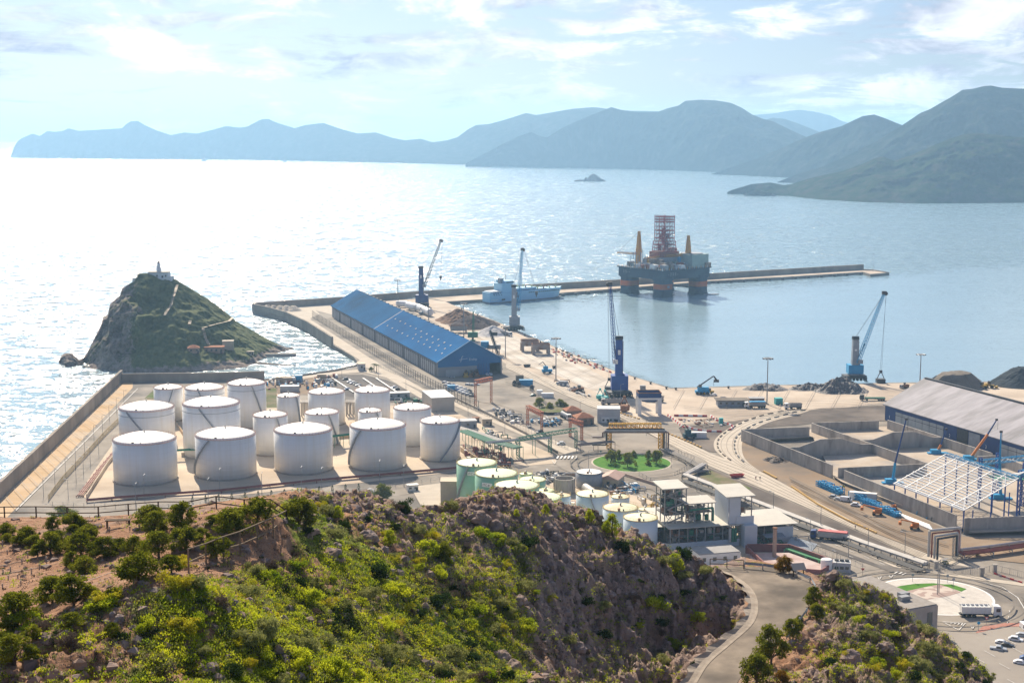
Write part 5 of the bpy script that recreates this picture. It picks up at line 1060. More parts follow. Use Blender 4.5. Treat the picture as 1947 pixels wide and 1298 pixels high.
for x, y, yt, lb in ((757, 588, 532, 'tall floodlight mast behind the blue roof, furthest left on the quay'), (815, 616, 552, 'tall floodlight mast between the navy crane and the brown heap'), (882, 650, 576, 'tall floodlight mast standing in front of the brown heap'), (961, 681, 620, 'tall floodlight mast at the right corner of the blue warehouse'), (1057, 722, 642, 'tall floodlight mast alone on the open quay, right of the rusty hoppers'), (1458, 768, 680, 'tall floodlight mast beside the low grey weighbridge office'), (1749, 728, 673, 'tall floodlight mast behind the grey warehouse ridge'), (1660, 516, 482, 'thin light mast on the head of the breakwater')):
    p = G(x, y, 3.03); h = (zat(p.y, yt) - 3) / 30
    if first: LM.location = p; LM.scale = (1, 1, h); LM['label'] = lb; first = False
    else: dup(LM, p, 0.3, lb, (1, 1, h) if x != 1660 else (0.35, 0.35, h))
def street_lamp(h=9):
    t = thing('street_lamp', '', 'street lamp', (0, 0, 0)); b = MB(); b.tube((0, 0, 0), (0, 0, h), 0.13, 6, 0.08); b.build('pole', steel, t); b = MB(); b.tube((0, 0, h), (1.2, 0, h + 0.25), 0.07, 5); b.build('arm', steel, t); b = MB(); b.box(1.5, 0, h + 0.15, 0.9, 0.35, 0.18); b.build('lamp_head', greyp, t); return t
SL = street_lamp(); first = True
def lamps(ps, lab, group, rz=0, s=1.0):
    global first
    for i, (x, y) in enumerate(ps):
        lb = lab % nth(i)
        if first: SL.location = G(x, y, 3.04); SL['label'] = lb; SL['group'] = group; SL.scale = (s,) * 3; SL.rotation_euler = (0, 0, rz); first = False
        else: dup(SL, G(x, y, 3.04), rz, lb, s, group)
lamps([(83, 945), (105, 929), (125, 907), (144, 884), (161, 862), (179, 840), (195, 820), (208, 800), (222, 785), (236, 770)], 'thin street lamp along the road inside the sea wall, %s from the camera', 'street lamps along the sea wall road')
lamps([(130, 948), (145, 918), (159, 902), (172, 884), (188, 863)], 'street lamp on the inner kerb left of the white tanks, %s from the bottom', 'street lamps left of the tanks', 3.1)
lamps([(258, 962), (274, 944), (396, 952), (418, 932), (498, 940), (573, 928), (612, 930), (722, 915), (768, 925)], 'street lamp in front of the white tanks beside the red pipes, %s from the left', 'street lamps in front of the tanks', 1.5, 1.1)
lamps([(650, 716), (720, 722), (772, 748), (830, 780), (890, 790), (960, 825), (1000, 830), (955, 880), (1010, 935)], 'street lamp on the tank yard road, %s from the car park', 'street lamps on the yard road', 0.8)
lamps([(1103, 792), (1137, 818), (1119, 890), (1276, 890), (1229, 828), (1180, 758)], 'street lamp near the lawn roundabout and guard houses, %s of its kind from the left', 'street lamps around the lawn roundabout', 0)
lamps([(1325, 935), (1540, 1035), (1590, 1100), (1613, 1060), (1650, 1052), (1470, 980), (1720, 1062), (1560, 1010)], 'street lamp along the east road beside the process plant, %s in the row', 'street lamps on the east road', 2.4, 1.15)
lamps([(1782, 1131), (1785, 1128)], 'tall pole on the tiled plaza, %s of the pair', 'poles on the tiled plaza', 0, 1.4)

# ================================================================ VEHICLES
glc = glass
def car(body, kind='car'):
    L_, W_, H = {'car': (4.3, 1.8, 1.45), 'van': (5.2, 2.0, 2.3), 'pickup': (5.2, 1.9, 1.75), 'suv': (4.6, 1.9, 1.7)}[kind]
    t = thing({'car': 'parked_car', 'van': 'van', 'pickup': 'pickup_truck', 'suv': 'parked_car'}[kind], '', {'van': 'van', 'pickup': 'pickup'}.get(kind, 'car'), (0, 0, 0)); h = L_ / 2; s = 0.35
    if kind == 'van': pr = [(-h, s), (-h, 1.2), (-h + 0.5, 1.35), (-h + 1.2, H), (h, H), (h, s)]
    elif kind == 'pickup': pr = [(-h, s), (-h, 0.95), (-h + 1.2, 1.1), (-h + 1.9, H), (h - 2.0, H), (h - 1.8, 1.05), (h, 1.05), (h, s)]
    else: pr = [(-h, s), (-h, 0.8), (-h + 1.0, 0.95), (-h + 1.7, H), (h - 1.1, H), (h - 0.3, 0.98), (h, 0.9), (h, s)]
    b = MB(); b.ext(pr, -W_ / 2, W_ / 2); o = b.build('body', body, t); 
    m = o.modifiers.new('bevel', 'BEVEL'); m.width = 0.12; m.segments = 2; m.limit_method = 'ANGLE'
    x0, x1 = (-h + 1.3, h - 0.9) if kind != 'pickup' else (-h + 1.5, h - 2.1); x0 = -h + 0.75 if kind == 'van' else x0; x1 = -h + 1.9 if kind == 'van' else x1
    for sd_ in (-1, 1): b = MB(); b.ext([(x0, 1.0), (x0 + 0.5, H - 0.15), (x1 - 0.2, H - 0.15), (x1, 1.0)], sd_ * (W_ / 2 + 0.01) - 0.01, sd_ * (W_ / 2 + 0.01) + 0.01); b.build('side_window', glc, t)
    b = MB(); xa, xb = (-h + 0.52, -h + 1.18) if kind == 'van' else ((-h + 1.25, -h + 1.85) if kind == 'pickup' else (-h + 1.08, -h + 1.66)); za = 1.4 if kind == 'van' else (1.14 if kind == 'pickup' else 1.0)
    b.add([(xa - 0.02, -W_ / 2 + .15, za), (xa - 0.02, W_ / 2 - .15, za), (xb - 0.02, W_ / 2 - .2, H - 0.05), (xb - 0.02, -W_ / 2 + .2, H - 0.05)], [(0, 1, 2, 3)]); b.build('windscreen', glc, t)
    for x in (-h + 0.85, h - 0.85):
        for sd_ in (-1, 1): b = MB(); b.tube((x, sd_ * (W_ / 2 - 0.22), 0.33), (x, sd_ * (W_ / 2 + 0.02), 0.33), 0.33, 12); b.build('wheel', tyre, t)
    for sd_ in (-1, 1): b = MB(); b.box(-h - 0.01, sd_ * 0.6, 0.6, 0.06, 0.35, 0.18); b.build('headlight', white, t)
    return t
PC = {n: M('car paint ' + n, c, None, rough=0.3, spec=0.6) for n, c in (('white', (0.75, 0.76, 0.77)), ('silver', (0.42, 0.44, 0.46)), ('black', (0.02, 0.022, 0.025)), ('blue', (0.03, 0.10, 0.28)), ('red', (0.30, 0.03, 0.03)), ('dark green', (0.02, 0.08, 0.06)))}
PR = {}
def veh(col, kind, x, y, rz, label, s=1.0):
    k = (col, kind)
    if k not in PR: PR[k] = t = car(PC[col], kind); t.location = G(x, y, 3.06); t.rotation_euler = (0, 0, rz); t['label'] = label; t.scale = (s,) * 3; t['group'] = 'parked cars and vans'; return
    dup(PR[k], G(x, y, 3.06), rz, label, s, 'parked cars and vans')
A0 = math.atan2(-11, 20)
for c_, k_, x, y, r_, lb in (('silver', 'pickup', 1898, 1236, 2.75, 'silver pickup parked at the near left of the car rows, open bed'), ('white', 'car', 1905, 1224, 2.7, 'white car just above the dark car in the near parking rows'), ('black', 'car', 1915, 1229, 2.7, 'black car between the silver pickup and the white cars'), ('white', 'suv', 1931, 1218, 2.7, 'white car second from the top in the near parking rows'), ('silver', 'car', 1944, 1210, 2.7, 'silver car cut by the right edge, topmost in the parking rows'), ('white', 'car', 1940, 1262, 2.75, 'white car at the right edge below the pickup'), ('blue', 'car', 1952, 1254, 2.75, 'dark blue car cut by the right edge above the low white car'),
    ('white', 'van', 1949, 1197, 1.6, 'white van cut by the right edge near the red kerb'),
    ('silver', 'suv', 1585, 947, 2.65, 'silver hatchback beside the blue scaffold stack, leftmost of four'), ('silver', 'car', 1594, 951, 2.65, 'grey hatchback between the silver one and the white van'), ('white', 'van', 1609, 953, 2.7, 'white panel van beside the blue scaffold stack'), ('white', 'suv', 1627, 962, 2.75, 'small white estate car right of the panel van on brown earth'),
    ('white', 'car', 1357, 752, 0.1, 'small white car beside the blue material handler on the quay'), ('white', 'suv', 1067, 845, 0.2, 'white car driving under the green pipe bridge'), ('black', 'suv', 1026, 823, 0.4, 'black car parked under the red pipe portal by the yard wall'), ('white', 'car', 1060, 788, 0.5, 'white car on the road left of the tanker lorry'), ('dark green', 'car', 1013, 753, 0.7, 'dark green car on the curving road beside the small containers'),
    ('black', 'suv', 657, 722, 0.5, 'black car parked alone in the far car park row'), ('white', 'car', 665, 727, 0.5, 'white car second in the short row of the far car park'), ('white', 'suv', 671, 729.5, 0.5, 'white car third in the short row of the far car park'), ('black', 'car', 677, 731, 0.5, 'black car fourth in the short row of the far car park'), ('white', 'car', 681, 733.5, 0.5, 'white car last in the short row of the far car park'), ('blue', 'car', 660, 741, 0.5, 'dark blue car parked just behind the second back row tank'), ('white', 'car', 703, 735, 0.5, 'white car peeping over a back row tank roof'), ('white', 'suv', 749, 738, 0.6, 'white car at the right end of the far car park'), ('black', 'car', 754, 741, 0.6, 'black car at the right end of the far car park'),
    ('red', 'car', 623, 718, 0.3, 'dark red car beside the scrap heaps at the car park edge'), ('silver', 'car', 626, 724, 0.3, 'silver car beside the scrap heaps'), ('silver', 'suv', 629, 728, 0.3, 'second silver car beside the scrap heaps, nearer the tanks'),
    ('white', 'car', 926, 713.5, 1.8, 'white car in the shade left of the open warehouse bay'), ('white', 'suv', 933, 713, 1.8, 'white car in the shade right beside the open warehouse bay'), ('silver', 'car', 859, 718, 2.8, 'grey car parked against the grey front wall of the blue warehouse'), ('white', 'car', 890, 732, 2.8, 'white car at the left of the row in front of the blue warehouse shadow'), ('silver', 'car', 897, 733, 2.8, 'silver car in the middle of the row at the warehouse shadow'), ('white', 'suv', 906, 732, 2.8, 'white car at the right of the row at the warehouse shadow')):
    veh(c_, k_, x, y, r_, lb)
cols_ = ['white', 'silver', 'blue', 'white', 'white', 'silver', 'black']
for k in range(21): veh(cols_[k % 7], 'car', 846 + (k % 7) * 7.6 + (k // 7) * 3, 728 + (k % 7) * 2.6 + (k // 7) * 5.2, 2.8, '%s car behind the tall fence, %s from left, %s line from the warehouse' % (cols_[k % 7], nth(k % 7), nth(k // 7)))
def truck(name, label, x, y, rz, cabc, bodyc, load=None, n=5, L_=8.2, hb=1.9, tarp=None, cat='truck', s=1.0, tank=False):
    t = thing(name, label, cat, G(x, y, 3.05), rz); h = L_ / 2
    b = MB(); b.ext([(-h - 2.9, 0.6), (-h - 2.9, 1.6), (-h - 2.6, 3.2), (-h - 0.7, 3.4), (-h - 0.7, 0.6)], -1.25, 1.25); o = b.build('cab', cabc, t); m = o.modifiers.new('bevel', 'BEVEL'); m.width = 0.12; m.segments = 2
    b = MB(); b.add([(-h - 2.9, -1.05, 1.7), (-h - 2.9, 1.05, 1.7), (-h - 2.66, 1.0, 3.0), (-h - 2.66, -1.0, 3.0)], [(0, 1, 2, 3)]); b.build('windscreen', glass, t)
    for q in (-1, 1): b = MB(); b.box(-h - 1.9, q * 1.27, 1.8, 1.1, 0.04, 0.9); b.build('side_window', glass, t)
    b = MB(); b.box(0.2 - 1, 0, 0.75, L_ + 2.5, 1.2, 0.35); b.build('chassis', dark, t)
    if tank: b = MB(); b.tube((-h, 0, 2.1), (h, 0, 2.1), 1.15, 16); b.build('tank_barrel', bodyc, t)
    else:
        b = MB(); zb = 1.25
        b.add([(-h, -1.2, zb), (h, -1.2, zb), (h, 1.2, zb), (-h, 1.2, zb), (-h - 0.1, -1.3, zb + hb), (h + 0.25, -1.3, zb + hb), (h + 0.25, 1.3, zb + hb), (-h - 0.1, 1.3, zb + hb)], [(3, 2, 1, 0), (0, 1, 5, 4), (1, 2, 6, 5), (2, 3, 7, 6), (3, 0, 4, 7)])
        b.add([(-h, -1.15, zb + hb * 0.75), (h, -1.15, zb + hb * 0.75), (h, 1.15, zb + hb * 0.75), (-h, 1.15, zb + hb * 0.75)], [(0, 1, 2, 3)])
        b.build('tipper_body', bodyc, t)
        for k in range(7): b = MB(); xx = -h + 0.3 + k * (L_ - 0.5) / 6; b.box(xx, 0, zb, 0.12, 2.68, hb); b.build('body_rib', bodyc, t)
        if tarp: b = MB(); b.ext([(-h - 0.1, zb + hb + 0.02), (-h + 0.2, zb + hb + 0.35), (h, zb + hb + 0.35), (h + 0.25, zb + hb + 0.02)], -1.32, 1.32); b.build('tarpaulin', tarp, t)
    xs = [-h - 1.9, -h + 1.0] + [h - 0.6 - 1.35 * k for k in range(n - 2)]
    for xx in xs:
        for q in (-1, 1): b = MB(); b.tube((xx, q * 0.85, 0.52), (xx, q * 1.25, 0.52), 0.52, 12); b.build('wheel', tyre, t)
    t.scale = (s,) * 3; return t
gbody = M('dusty tipper grey', (0.30, 0.28, 0.27), (0.38, 0.36, 0.35), 0.6, 0.7)
truck('tipper_lorry', 'white tipper lorry with white trailer body driving round the plaza roundabout', 1854, 1172, math.pi - 0.03, white, white, s=1.28, L_=7.6)
truck('tipper_lorry', 'lorry with a red covered trailer on the east road beside the process plant', 1583, 1027, -0.35, navy, pipew, tarp=M('red tarp', (0.55, 0.10, 0.10), (0.65, 0.22, 0.2), 0.6), n=6, L_=10, s=1.15)
truck('tipper_lorry', 'white cab lorry with a blue covered body at the weighbridge office', 1440, 775, 0.05, white, gbody, tarp=azure, s=1.15)
truck('tipper_lorry', 'white cab lorry with a grey body driving towards the curved track', 1512, 777, 0.05, white, gbody, s=1.1, n=4, L_=6.5)
truck('tipper_trailer', 'grey tipper trailer lorry parked below the tall bright blue crane', 1172, 769, 0.1, gbody, gbody, s=1.2, L_=10)
truck('tipper_lorry', 'grey lorry parked behind the blue and white hopper', 1247, 763, -0.35, gbody, gbody, s=1.15, L_=8)
truck('tipper_lorry', 'white cab lorry beside the white powder heap, left of the pair', 956, 637, 2.4, white, gbody, s=1.1, L_=6)
truck('tipper_lorry', 'white cab lorry beside the white powder heap, right of the pair', 964, 638, 2.2, white, gbody, s=1.1, L_=5)
truck('tanker_lorry', 'white cab tanker lorry waiting beside the tile roofed guard house', 1074, 795, 1.9, white, greyp, tank=True, s=1.1)
truck('flatbed_lorry', 'green flatbed trailers standing left of the grey warehouse', 1663, 761, 0.0, dark, green, hb=0.5, L_=11, s=1.1)
truck('tipper_lorry', 'small lorry seen above the left end of the grey warehouse roof', 1722, 738, 0.4, gbody, rust, s=0.8, L_=5)
def loader(x, y, rz, label, c=yellow, s=1.0):
    t = thing('wheel_loader', label, 'loader', G(x, y, 3.05), rz, 'wheel loaders'); b = MB(); b.box(1.2, 0, 1.0, 3.0, 2.2, 1.3); b.box(-1.4, 0, 0.9, 2.2, 1.8, 0.9); b.build('body', c, t)
    b = MB(); b.box(0, 0, 2.3, 1.5, 1.5, 1.5); b.build('cab', glass, t); b = MB(); [b.beam((-1.5, q, 1.6), (-3.3, q, 0.9), 0.35) for q in (-0.7, 0.7)]; b.ext([(-4.4, 0.2), (-4.2, 1.5), (-3.3, 1.3), (-3.2, 0.3)], -1.4, 1.4); b.build('bucket', c, t)
    for xx in (-1.5, 1.6):
        for q in (-1, 1): b = MB(); b.tube((xx, q * 0.9, 0.8), (xx, q * 1.45, 0.8), 0.8, 12); b.build('wheel', tyre, t)
    t.scale = (s,) * 3
loader(1866, 739, 0.4, 'yellow wheel loader at the foot of the grey heap, left of two', s=1.2); loader(1881, 737, 2.6, 'yellow wheel loader at the foot of the grey heap, right of two', s=1.2)
loader(886, 716, 1.6, 'yellow wheel loader against the grey warehouse front, leftmost', s=1.2); loader(896, 716, 1.5, 'orange brown loader between two others at the grey warehouse front', rust, 1.2); loader(906, 715, 1.7, 'orange brown loader nearest the blue door', rust, 1.3)
loader(1349, 749, 0.2, 'small yellow loader between the blue handler and the white car', s=1.0); loader(1101, 744, 0.4, 'rusty loader on the quay left of the tall blue crane', rust, 1.1)
def boomlift(x, y, rz, label, s=1.0):
    t = thing('boom_lift', label, 'boom lift', G(x, y, 3.05), rz, 'orange boom lifts'); b = MB(); b.box(0, 0, 0.7, 2.8, 2.0, 0.9); b.box(0.3, 0, 1.6, 2.4, 1.6, 0.9); b.build('base', orange, t)
    b = MB(); b.beam((1.2, 0, 2.4), (-4.8, 0, 3.4), 0.4); b.build('boom', orange, t); b = MB(); b.box(-5.2, 0, 1.6, 1.0, 1.8, 1.1); b.build('basket', orange, t); b = MB(); b.beam((-4.8, 0, 3.4), (-5.1, 0, 2.0), 0.25); b.build('jib', orange, t)
    for xx in (-1.2, 1.2):
        for q in (-1, 1): b = MB(); b.tube((xx, q * 0.8, 0.5), (xx, q * 1.2, 0.5), 0.5, 12); b.build('wheel', tyre, t)
    t.scale = (s,) * 3
boomlift(1668, 979, -0.25, 'orange boom lift in front of the blue scaffold stack', 1.25); boomlift(1739, 1006, -0.2, 'orange boom lift beside the stacked white tubes', 1.15); boomlift(1700, 968, 1.0, 'small orange lift against the long concrete wall', 0.8)

# ================================================================ HEAPS
def heap(name, label, pts, mat, h, peak=(0.5, 0.5), n=34, flat=0.0, rough=0.08, kindc='heap'):
    q = [G(x, y, 3.05) for x, y in pts]; c = sum(q, V((0, 0, 0))) / len(q); t = []; vs = [(0, 0, 0)]; fs_ = []
    ang = sorted([(math.atan2(p.y - c.y, p.x - c.x), (p - c).length) for p in q]); A_ = [a for a, _ in ang]; R_ = [r_ for _, r_ in ang]; A_ = [A_[-1] - 2 * math.pi] + A_ + [A_[0] + 2 * math.pi]; R_ = [R_[-1]] + R_ + [R_[0]]
    nr = 14; vs = []
    for i in range(n * 2):
        a = -math.pi + 2 * math.pi * i / (n * 2); rr_ = float(np.interp(a, A_, R_))
        for j in range(nr + 1):
            f = j / nr; x, y = math.cos(a) * rr_ * f, math.sin(a) * rr_ * f; z = h * min(1, (1 - f) / (1 - flat)) if flat else h * (1 - f) ** 1.05
            z += noise.fractal(V((x + c.x, y + c.y, 0)) * 0.25, 0.8, 2, 4) * h * rough * 1.3 * min(1, (1 - f) * 4); vs.append((x, y, max(z, 0)))
    m = nr + 1; N2 = n * 2
    for i in range(N2):
        for j in range(nr): a, b_ = i * m + j, ((i + 1) % N2) * m + j; fs_.append((a, b_, b_ + 1, a + 1) if j else (a, b_ + 1, a + 1))
    fs_ = [f[::-1] for f in fs_]
    return tag(mesh_obj(name, vs, fs_, mat, None, (c.x, c.y, 3.04), 0, False), label, kindc)
ore = M('brown ore', (0.17, 0.10, 0.065), (0.26, 0.165, 0.11), 0.12, 0.95, bump=0.2, bscale=1); ore2 = M('dark brown ore', (0.075, 0.06, 0.06), (0.12, 0.09, 0.08), 0.12, 0.95, bump=0.2, bscale=1)
powd = M('pale powder', (0.50, 0.48, 0.47), (0.60, 0.57, 0.54), 0.15, 0.95); scr = M('scrap metal', (0.05, 0.05, 0.055), (0.24, 0.21, 0.20), 0.9, 0.7, bump=0.7, bscale=0.9); sand = M('grey brown aggregate', (0.17, 0.145, 0.12), (0.24, 0.21, 0.175), 0.08, 0.95, bump=0.15, bscale=1.5, c3=(0.13, 0.115, 0.10), s3=0.05); coal = M('blue black aggregate', (0.035, 0.045, 0.055), (0.065, 0.075, 0.085), 0.08, 0.95, bump=0.3, bscale=0.8)
heap('ore_heap', 'brown ore heap behind the blue roof, left of the darker one', [(838, 612), (850, 603), (880, 600), (905, 612), (890, 618), (862, 618)], ore, 11.5)
heap('ore_heap', 'dark brown ore heap behind the green loader crane', [(862, 622), (880, 613), (905, 609), (934, 622), (915, 627), (880, 627)], ore2, 8.5, flat=0.25)
heap('powder_heap', 'pale grey powder heap beside two lorries on the quay', [(906, 638), (925, 630), (950, 629), (966, 636), (950, 640), (925, 641)], powd, 8)
heap('scrap_heap', 'big dark scrap metal heap in front of the light blue based crane', [(1550, 745), (1575, 733), (1610, 730), (1640, 738), (1646, 748), (1600, 749), (1570, 749)], scr, 9, rough=0.25)
heap('scrap_heap', 'lower dark scrap heap left of the big one', [(1500, 741), (1520, 735), (1560, 733), (1570, 741), (1540, 743)], scr, 4, rough=0.3)
heap('scrap_strip', 'long low dark strip of scrap behind the floodlight mast on the far quay', [(1411, 741), (1425, 736), (1480, 735), (1500, 741), (1450, 742)], scr, 2.6, rough=0.3, flat=0.5)
heap('aggregate_heap', 'large grey brown heap with a flat top behind the grey warehouse', [(1762, 744), (1780, 728), (1840, 724), (1880, 736), (1850, 742), (1800, 744)], sand, 9.5, flat=0.42, rough=0.03)
heap('aggregate_heap', 'big blue black heap at the right edge of the quay', [(1876, 729), (1905, 722), (1950, 718), (2010, 724), (2010, 738), (1950, 740), (1910, 737)], coal, 10.5, flat=0.3, rough=0.05)
heap('dirt_heap', 'small black dirt heap beside the outer bay wall on the brown yard', [(1451, 871), (1470, 868), (1493, 881), (1480, 884), (1462, 878)], M('black soil', (0.05, 0.035, 0.03), (0.09, 0.06, 0.05), 0.6, bump=0.4, bscale=1), 2.4, rough=0.3)
for k in range(5): x = 500 + k * 12.3; heap('sand_heap', 'pale sand heap at the corner of the breakwater, %s from the left' % nth(k), [(x, 589 + k * 0.2), (x + 6, 586.5), (x + 14, 587 + k * 0.3), (x + 13, 590 + k * 0.6), (x + 4, 591 + k * .4)], pave, 4.2, flat=0.3)
heap('gravel_heap', 'pale gravel heap at the foot of the rocky hill beside the green bush', [(670, 950), (690, 938), (720, 938), (735, 948), (700, 955)], powd, 5)

# ================================================================ BARRIERS
def rowof(name, mb, mats, pts, step, lab, cat, group, rot=0, z=3.05, alt=None):
    q = [G(*p, z) for p in pts]; t = 0; k = 0; protos = [None, None]; seg = 0
    lens = [(q[i + 1] - q[i]).length for i in range(len(q) - 1)]; tot = sum(lens); n = int(tot / step)
    for k in range(n):
        s = k * step; i = 0
        while i < len(lens) - 1 and s > lens[i]: s -= lens[i]; i += 1
        p = q[i].lerp(q[i + 1], min(1, s / lens[i])); d = q[i + 1] - q[i]; a = math.atan2(d.y, d.x) + rot; j = k % 2 if alt else 0
        lb = lab % nth(k) if '%s' in lab else lab
        if protos[j] is None: protos[j] = mb.build(name, mats[j], None, p, a); tag(protos[j], lb, cat, group)
        else: o = protos[j].copy(); COL.objects.link(o); o.location = p; o.rotation_euler = (0, 0, a); o['label'] = lb
jb = MB().ext([(-0.45, 0), (-0.35, 0.25), (-0.2, 0.9), (0.2, 0.9), (0.35, 0.25), (0.45, 0)], -1.1, 1.1)
jbx = MB().extx([(-0.5, 0), (-0.4, 0.3), (-0.2, 1.1), (0.2, 1.1), (0.4, 0.3), (0.5, 0)], -1.35, 1.35)
rowof('road_barrier', jbx, [redp, white], [(1286, 791), (1352, 792)], 2.75, 'barrier in the red and white row behind the fenced earthwork, %s from the left', 'barrier', 'red and white barriers round the earthwork', alt=1)
rowof('road_barrier', jbx, [redp, white], [(1271, 791), (1285, 801), (1295, 810), (1303, 815)], 2.75, 'barrier on the left side of the earthwork, %s from the top', 'barrier', 'red and white barriers round the earthwork', alt=1)
rowof('road_barrier', jbx, [white, redp], [(1352, 792), (1362, 800), (1384, 807), (1395, 812), (1390, 817), (1382, 820)], 2.75, 'barrier on the right side of the earthwork, %s from the top', 'barrier', 'red and white barriers round the earthwork', alt=1)
rowof('road_barrier', jbx, [redp, white], [(1307, 813), (1322, 818), (1345, 821), (1380, 822)], 2.75, 'barrier on the near side of the earthwork, %s from the left', 'barrier', 'red and white barriers round the earthwork', alt=1)
rowof('road_barrier', jbx, [redp, white], [(1043, 662), (1080, 677), (1131, 698), (1169, 711)], 5.5, 'red and white barrier on the diagonal quay, %s from the hoppers', 'barrier', 'barriers along the diagonal quay', alt=1)
yb = M('ochre concrete block', (0.62, 0.40, 0.13), (0.52, 0.35, 0.15), 0.6, 0.8)
rowof('concrete_block', MB().box(0, 0, 0, 1.5, 0.8, 0.9), [yb], [(1506, 927), (1556, 961), (1610, 990), (1671, 1017)], 2.0, 'ochre concrete block beside the straight track, %s from the far end', 'block', 'ochre blocks along the track')
rowof('concrete_block', MB().box(0, 0, 0, 1.5, 0.9, 0.9), [yb], [(1453, 898), (1479, 912)], 1.9, 'ochre block in the short row where the tracks meet, %s from the left', 'block', 'ochre blocks where the tracks meet')
rowof('concrete_block', MB().box(0, 0, 0, 1.6, 0.9, 0.9), [yb], [(1272, 826), (1290, 833), (1306, 840), (1322, 847), (1340, 855)], 3.6, 'ochre block along the track behind the yellow gantry, %s from the left', 'block', 'ochre blocks behind the gantry')
rowof('concrete_block', MB().box(0, 0, 0, 1.6, 0.9, 0.9), [yb], [(1175, 785), (1200, 793), (1225, 800)], 3.6, 'ochre block beside the hopper, %s from the left', 'block', 'ochre blocks beside the hopper')
for i_, f in enumerate((0.12, 0.72)):
    pp = [(so_[k][0] * (1 - f) + si2[min(k, len(si2) - 1)][0] * f, so_[k][1] * (1 - f) + si2[min(k, len(si2) - 1)][1] * f) for k in range(1, len(so_) - 3, 2)]
    rowof('rail_stop', MB().box(0, 0, 0, 4.6, 0.7, 0.7), [dark if i_ else M('dark brown timber', (0.08, 0.055, 0.035), (0.12, 0.09, 0.06), 1)], pp, 9.5, 'dark timber beam on the curved track, %s ' + ('inner row from the far end' if i_ else 'outer row from the far end'), 'beam', 'timber beams on the curved track')
# ================================================================ LIGHTHOUSE AND ISLET HOUSES
def lighthouse():
    D = 1078; A = P(300, 526, D); t = thing('lighthouse', 'white lighthouse with keeper house on top of the rocky islet', 'lighthouse', A); m = mpp(D)
    ww = M('lighthouse white', (0.62, 0.66, 0.68), (0.55, 0.58, 0.60), 0.3)
    b = MB(); b.box(1.2, 0, -3, 15, 9, 6.6); b.box(9.2, 0, -3, 4, 8, 3.6); b.build('house_wall', ww, t)
    b = MB(); b.box(1.2, 0, 3.6, 15.8, 9.8, 0.4); b.build('roof', pave, t)
    b = MB(); b.box(-6, -5, -5, 24, 1.2, 4.6); b.build('terrace_wall', ww, t)
    b = MB(); b.lathe([(1.9, 3.9), (1.6, 7.5), (1.2, 8.4), (1.7, 8.5), (1.7, 8.8), (1.1, 8.9), (1.1, 10.4)], 12, (1, 0, 0)); b.build('tower', ww, t)
    b = MB(); b.lathe([(1.2, 10.4), (0.9, 11.2), (0.15, 11.8), (0.1, 13), (0, 13.1)], 12, (1, 0, 0)); b.build('lantern', dark, t)
    b = MB(); b.box(4.6, -4.6, -1.2, 1.2, 0.3, 2.4); b.build('door', dark, t)
    for x in (-3, 0.6, 7.2): b = MB(); b.box(x, -4.6, 0.4, 1.0, 0.3, 1.4); b.build('window', dark, t)
lighthouse()
def house(name, label, A, w_, d, h, wallm, roofm, rz=0.0, kind='flat', win=3, over=0.5, cat='building', doors=True, group=None):
    t = thing(name, label, cat, A, rz, group); b = MB(); b.box(0, 0, 0, w_, d, h); b.build('wall', wallm, t); b = MB()
    if kind == 'flat': b.box(0, 0, h, w_ + over, d + over, 0.35)
    elif kind == 'hip':
        a, c, e = w_ / 2 + over, d / 2 + over, min(w_, d) * 0.28; x = max(0.05, w_ / 2 - d / 2)
        b.add([(-a, -c, h), (a, -c, h), (a, c, h), (-a, c, h), (-x, 0, h + e), (x, 0, h + e)], [(0, 1, 5, 4), (1, 2, 5), (2, 3, 4, 5), (3, 0, 4), (3, 2, 1, 0)])
    else: b.ext([(-w_ / 2 - over, h), (0, h + w_ * 0.22), (w_ / 2 + over, h)], -d / 2 - over, d / 2 + over)
    b.build('roof', roofm, t)
    for k in range(win):
        x = -w_ / 2 + w_ * (k + 0.5) / win; b = MB(); b.box(x, -d / 2 - 0.04, h * 0.42, min(1.4, w_ / win * 0.5), 0.12, h * 0.32); b.build('window', glass, t)
    if doors: b = MB(); b.box(w_ * 0.36, -d / 2 - 0.05, 0, 1.0, 0.12, min(2.2, h * 0.7)); b.build('door', dark, t)
    return t
tile = M('clay roof tiles', (0.30, 0.12, 0.07), (0.40, 0.19, 0.11), 0.6, 0.85); cream = M('cream render', (0.50, 0.42, 0.30), (0.42, 0.35, 0.26), 0.3); whiteg = M('pale grey cladding', (0.42, 0.43, 0.44), (0.50, 0.50, 0.50), 0.2, 0.6)
def ihit(px, py): p = hit(IB, px, py) or G(px, py, 4); return p
redw = M('reddish stone wall', (0.26, 0.17, 0.13), (0.33, 0.23, 0.18), 0.4)
house('islet_house', 'reddish one storey house at the foot of the islet slope', ihit(408, 668) - V((0, 0, 1)), 14, 8, 4.5, redw, tile, 0.1, win=4)
house('islet_house', 'pale cube shaped building with a big light wall on the islet', ihit(434, 662) - V((0, 0, 1)), 8, 7, 6.5, cream, pave, 0.15, win=0, doors=False)
house('islet_turret', 'small reddish octagonal hut with a pointed roof on the islet', ihit(368, 668) - V((0, 0, 1)), 8, 7, 4, redw, tile, 0.3, 'hip', win=2)
house('islet_hut', 'tiny pale hut beside the islet landing jetty', ihit(476, 673) - V((0, 0, 0.5)), 5, 3, 2.4, cream, pave, 0, win=1)
b = MB(); a_, c_ = G(492, 675, 1), G(563, 674.5, 1); d_ = (c_ - a_).normalized(); s_ = V((-d_.y, d_.x, 0)) * 1.6; b.prism([a_ - s_, c_ - s_, c_ + s_, a_ + s_], -1, 2.2); solo(b, 'landing_jetty', pave, 'narrow pale landing jetty reaching from the islet into the channel', 'jetty', tuple(a_))

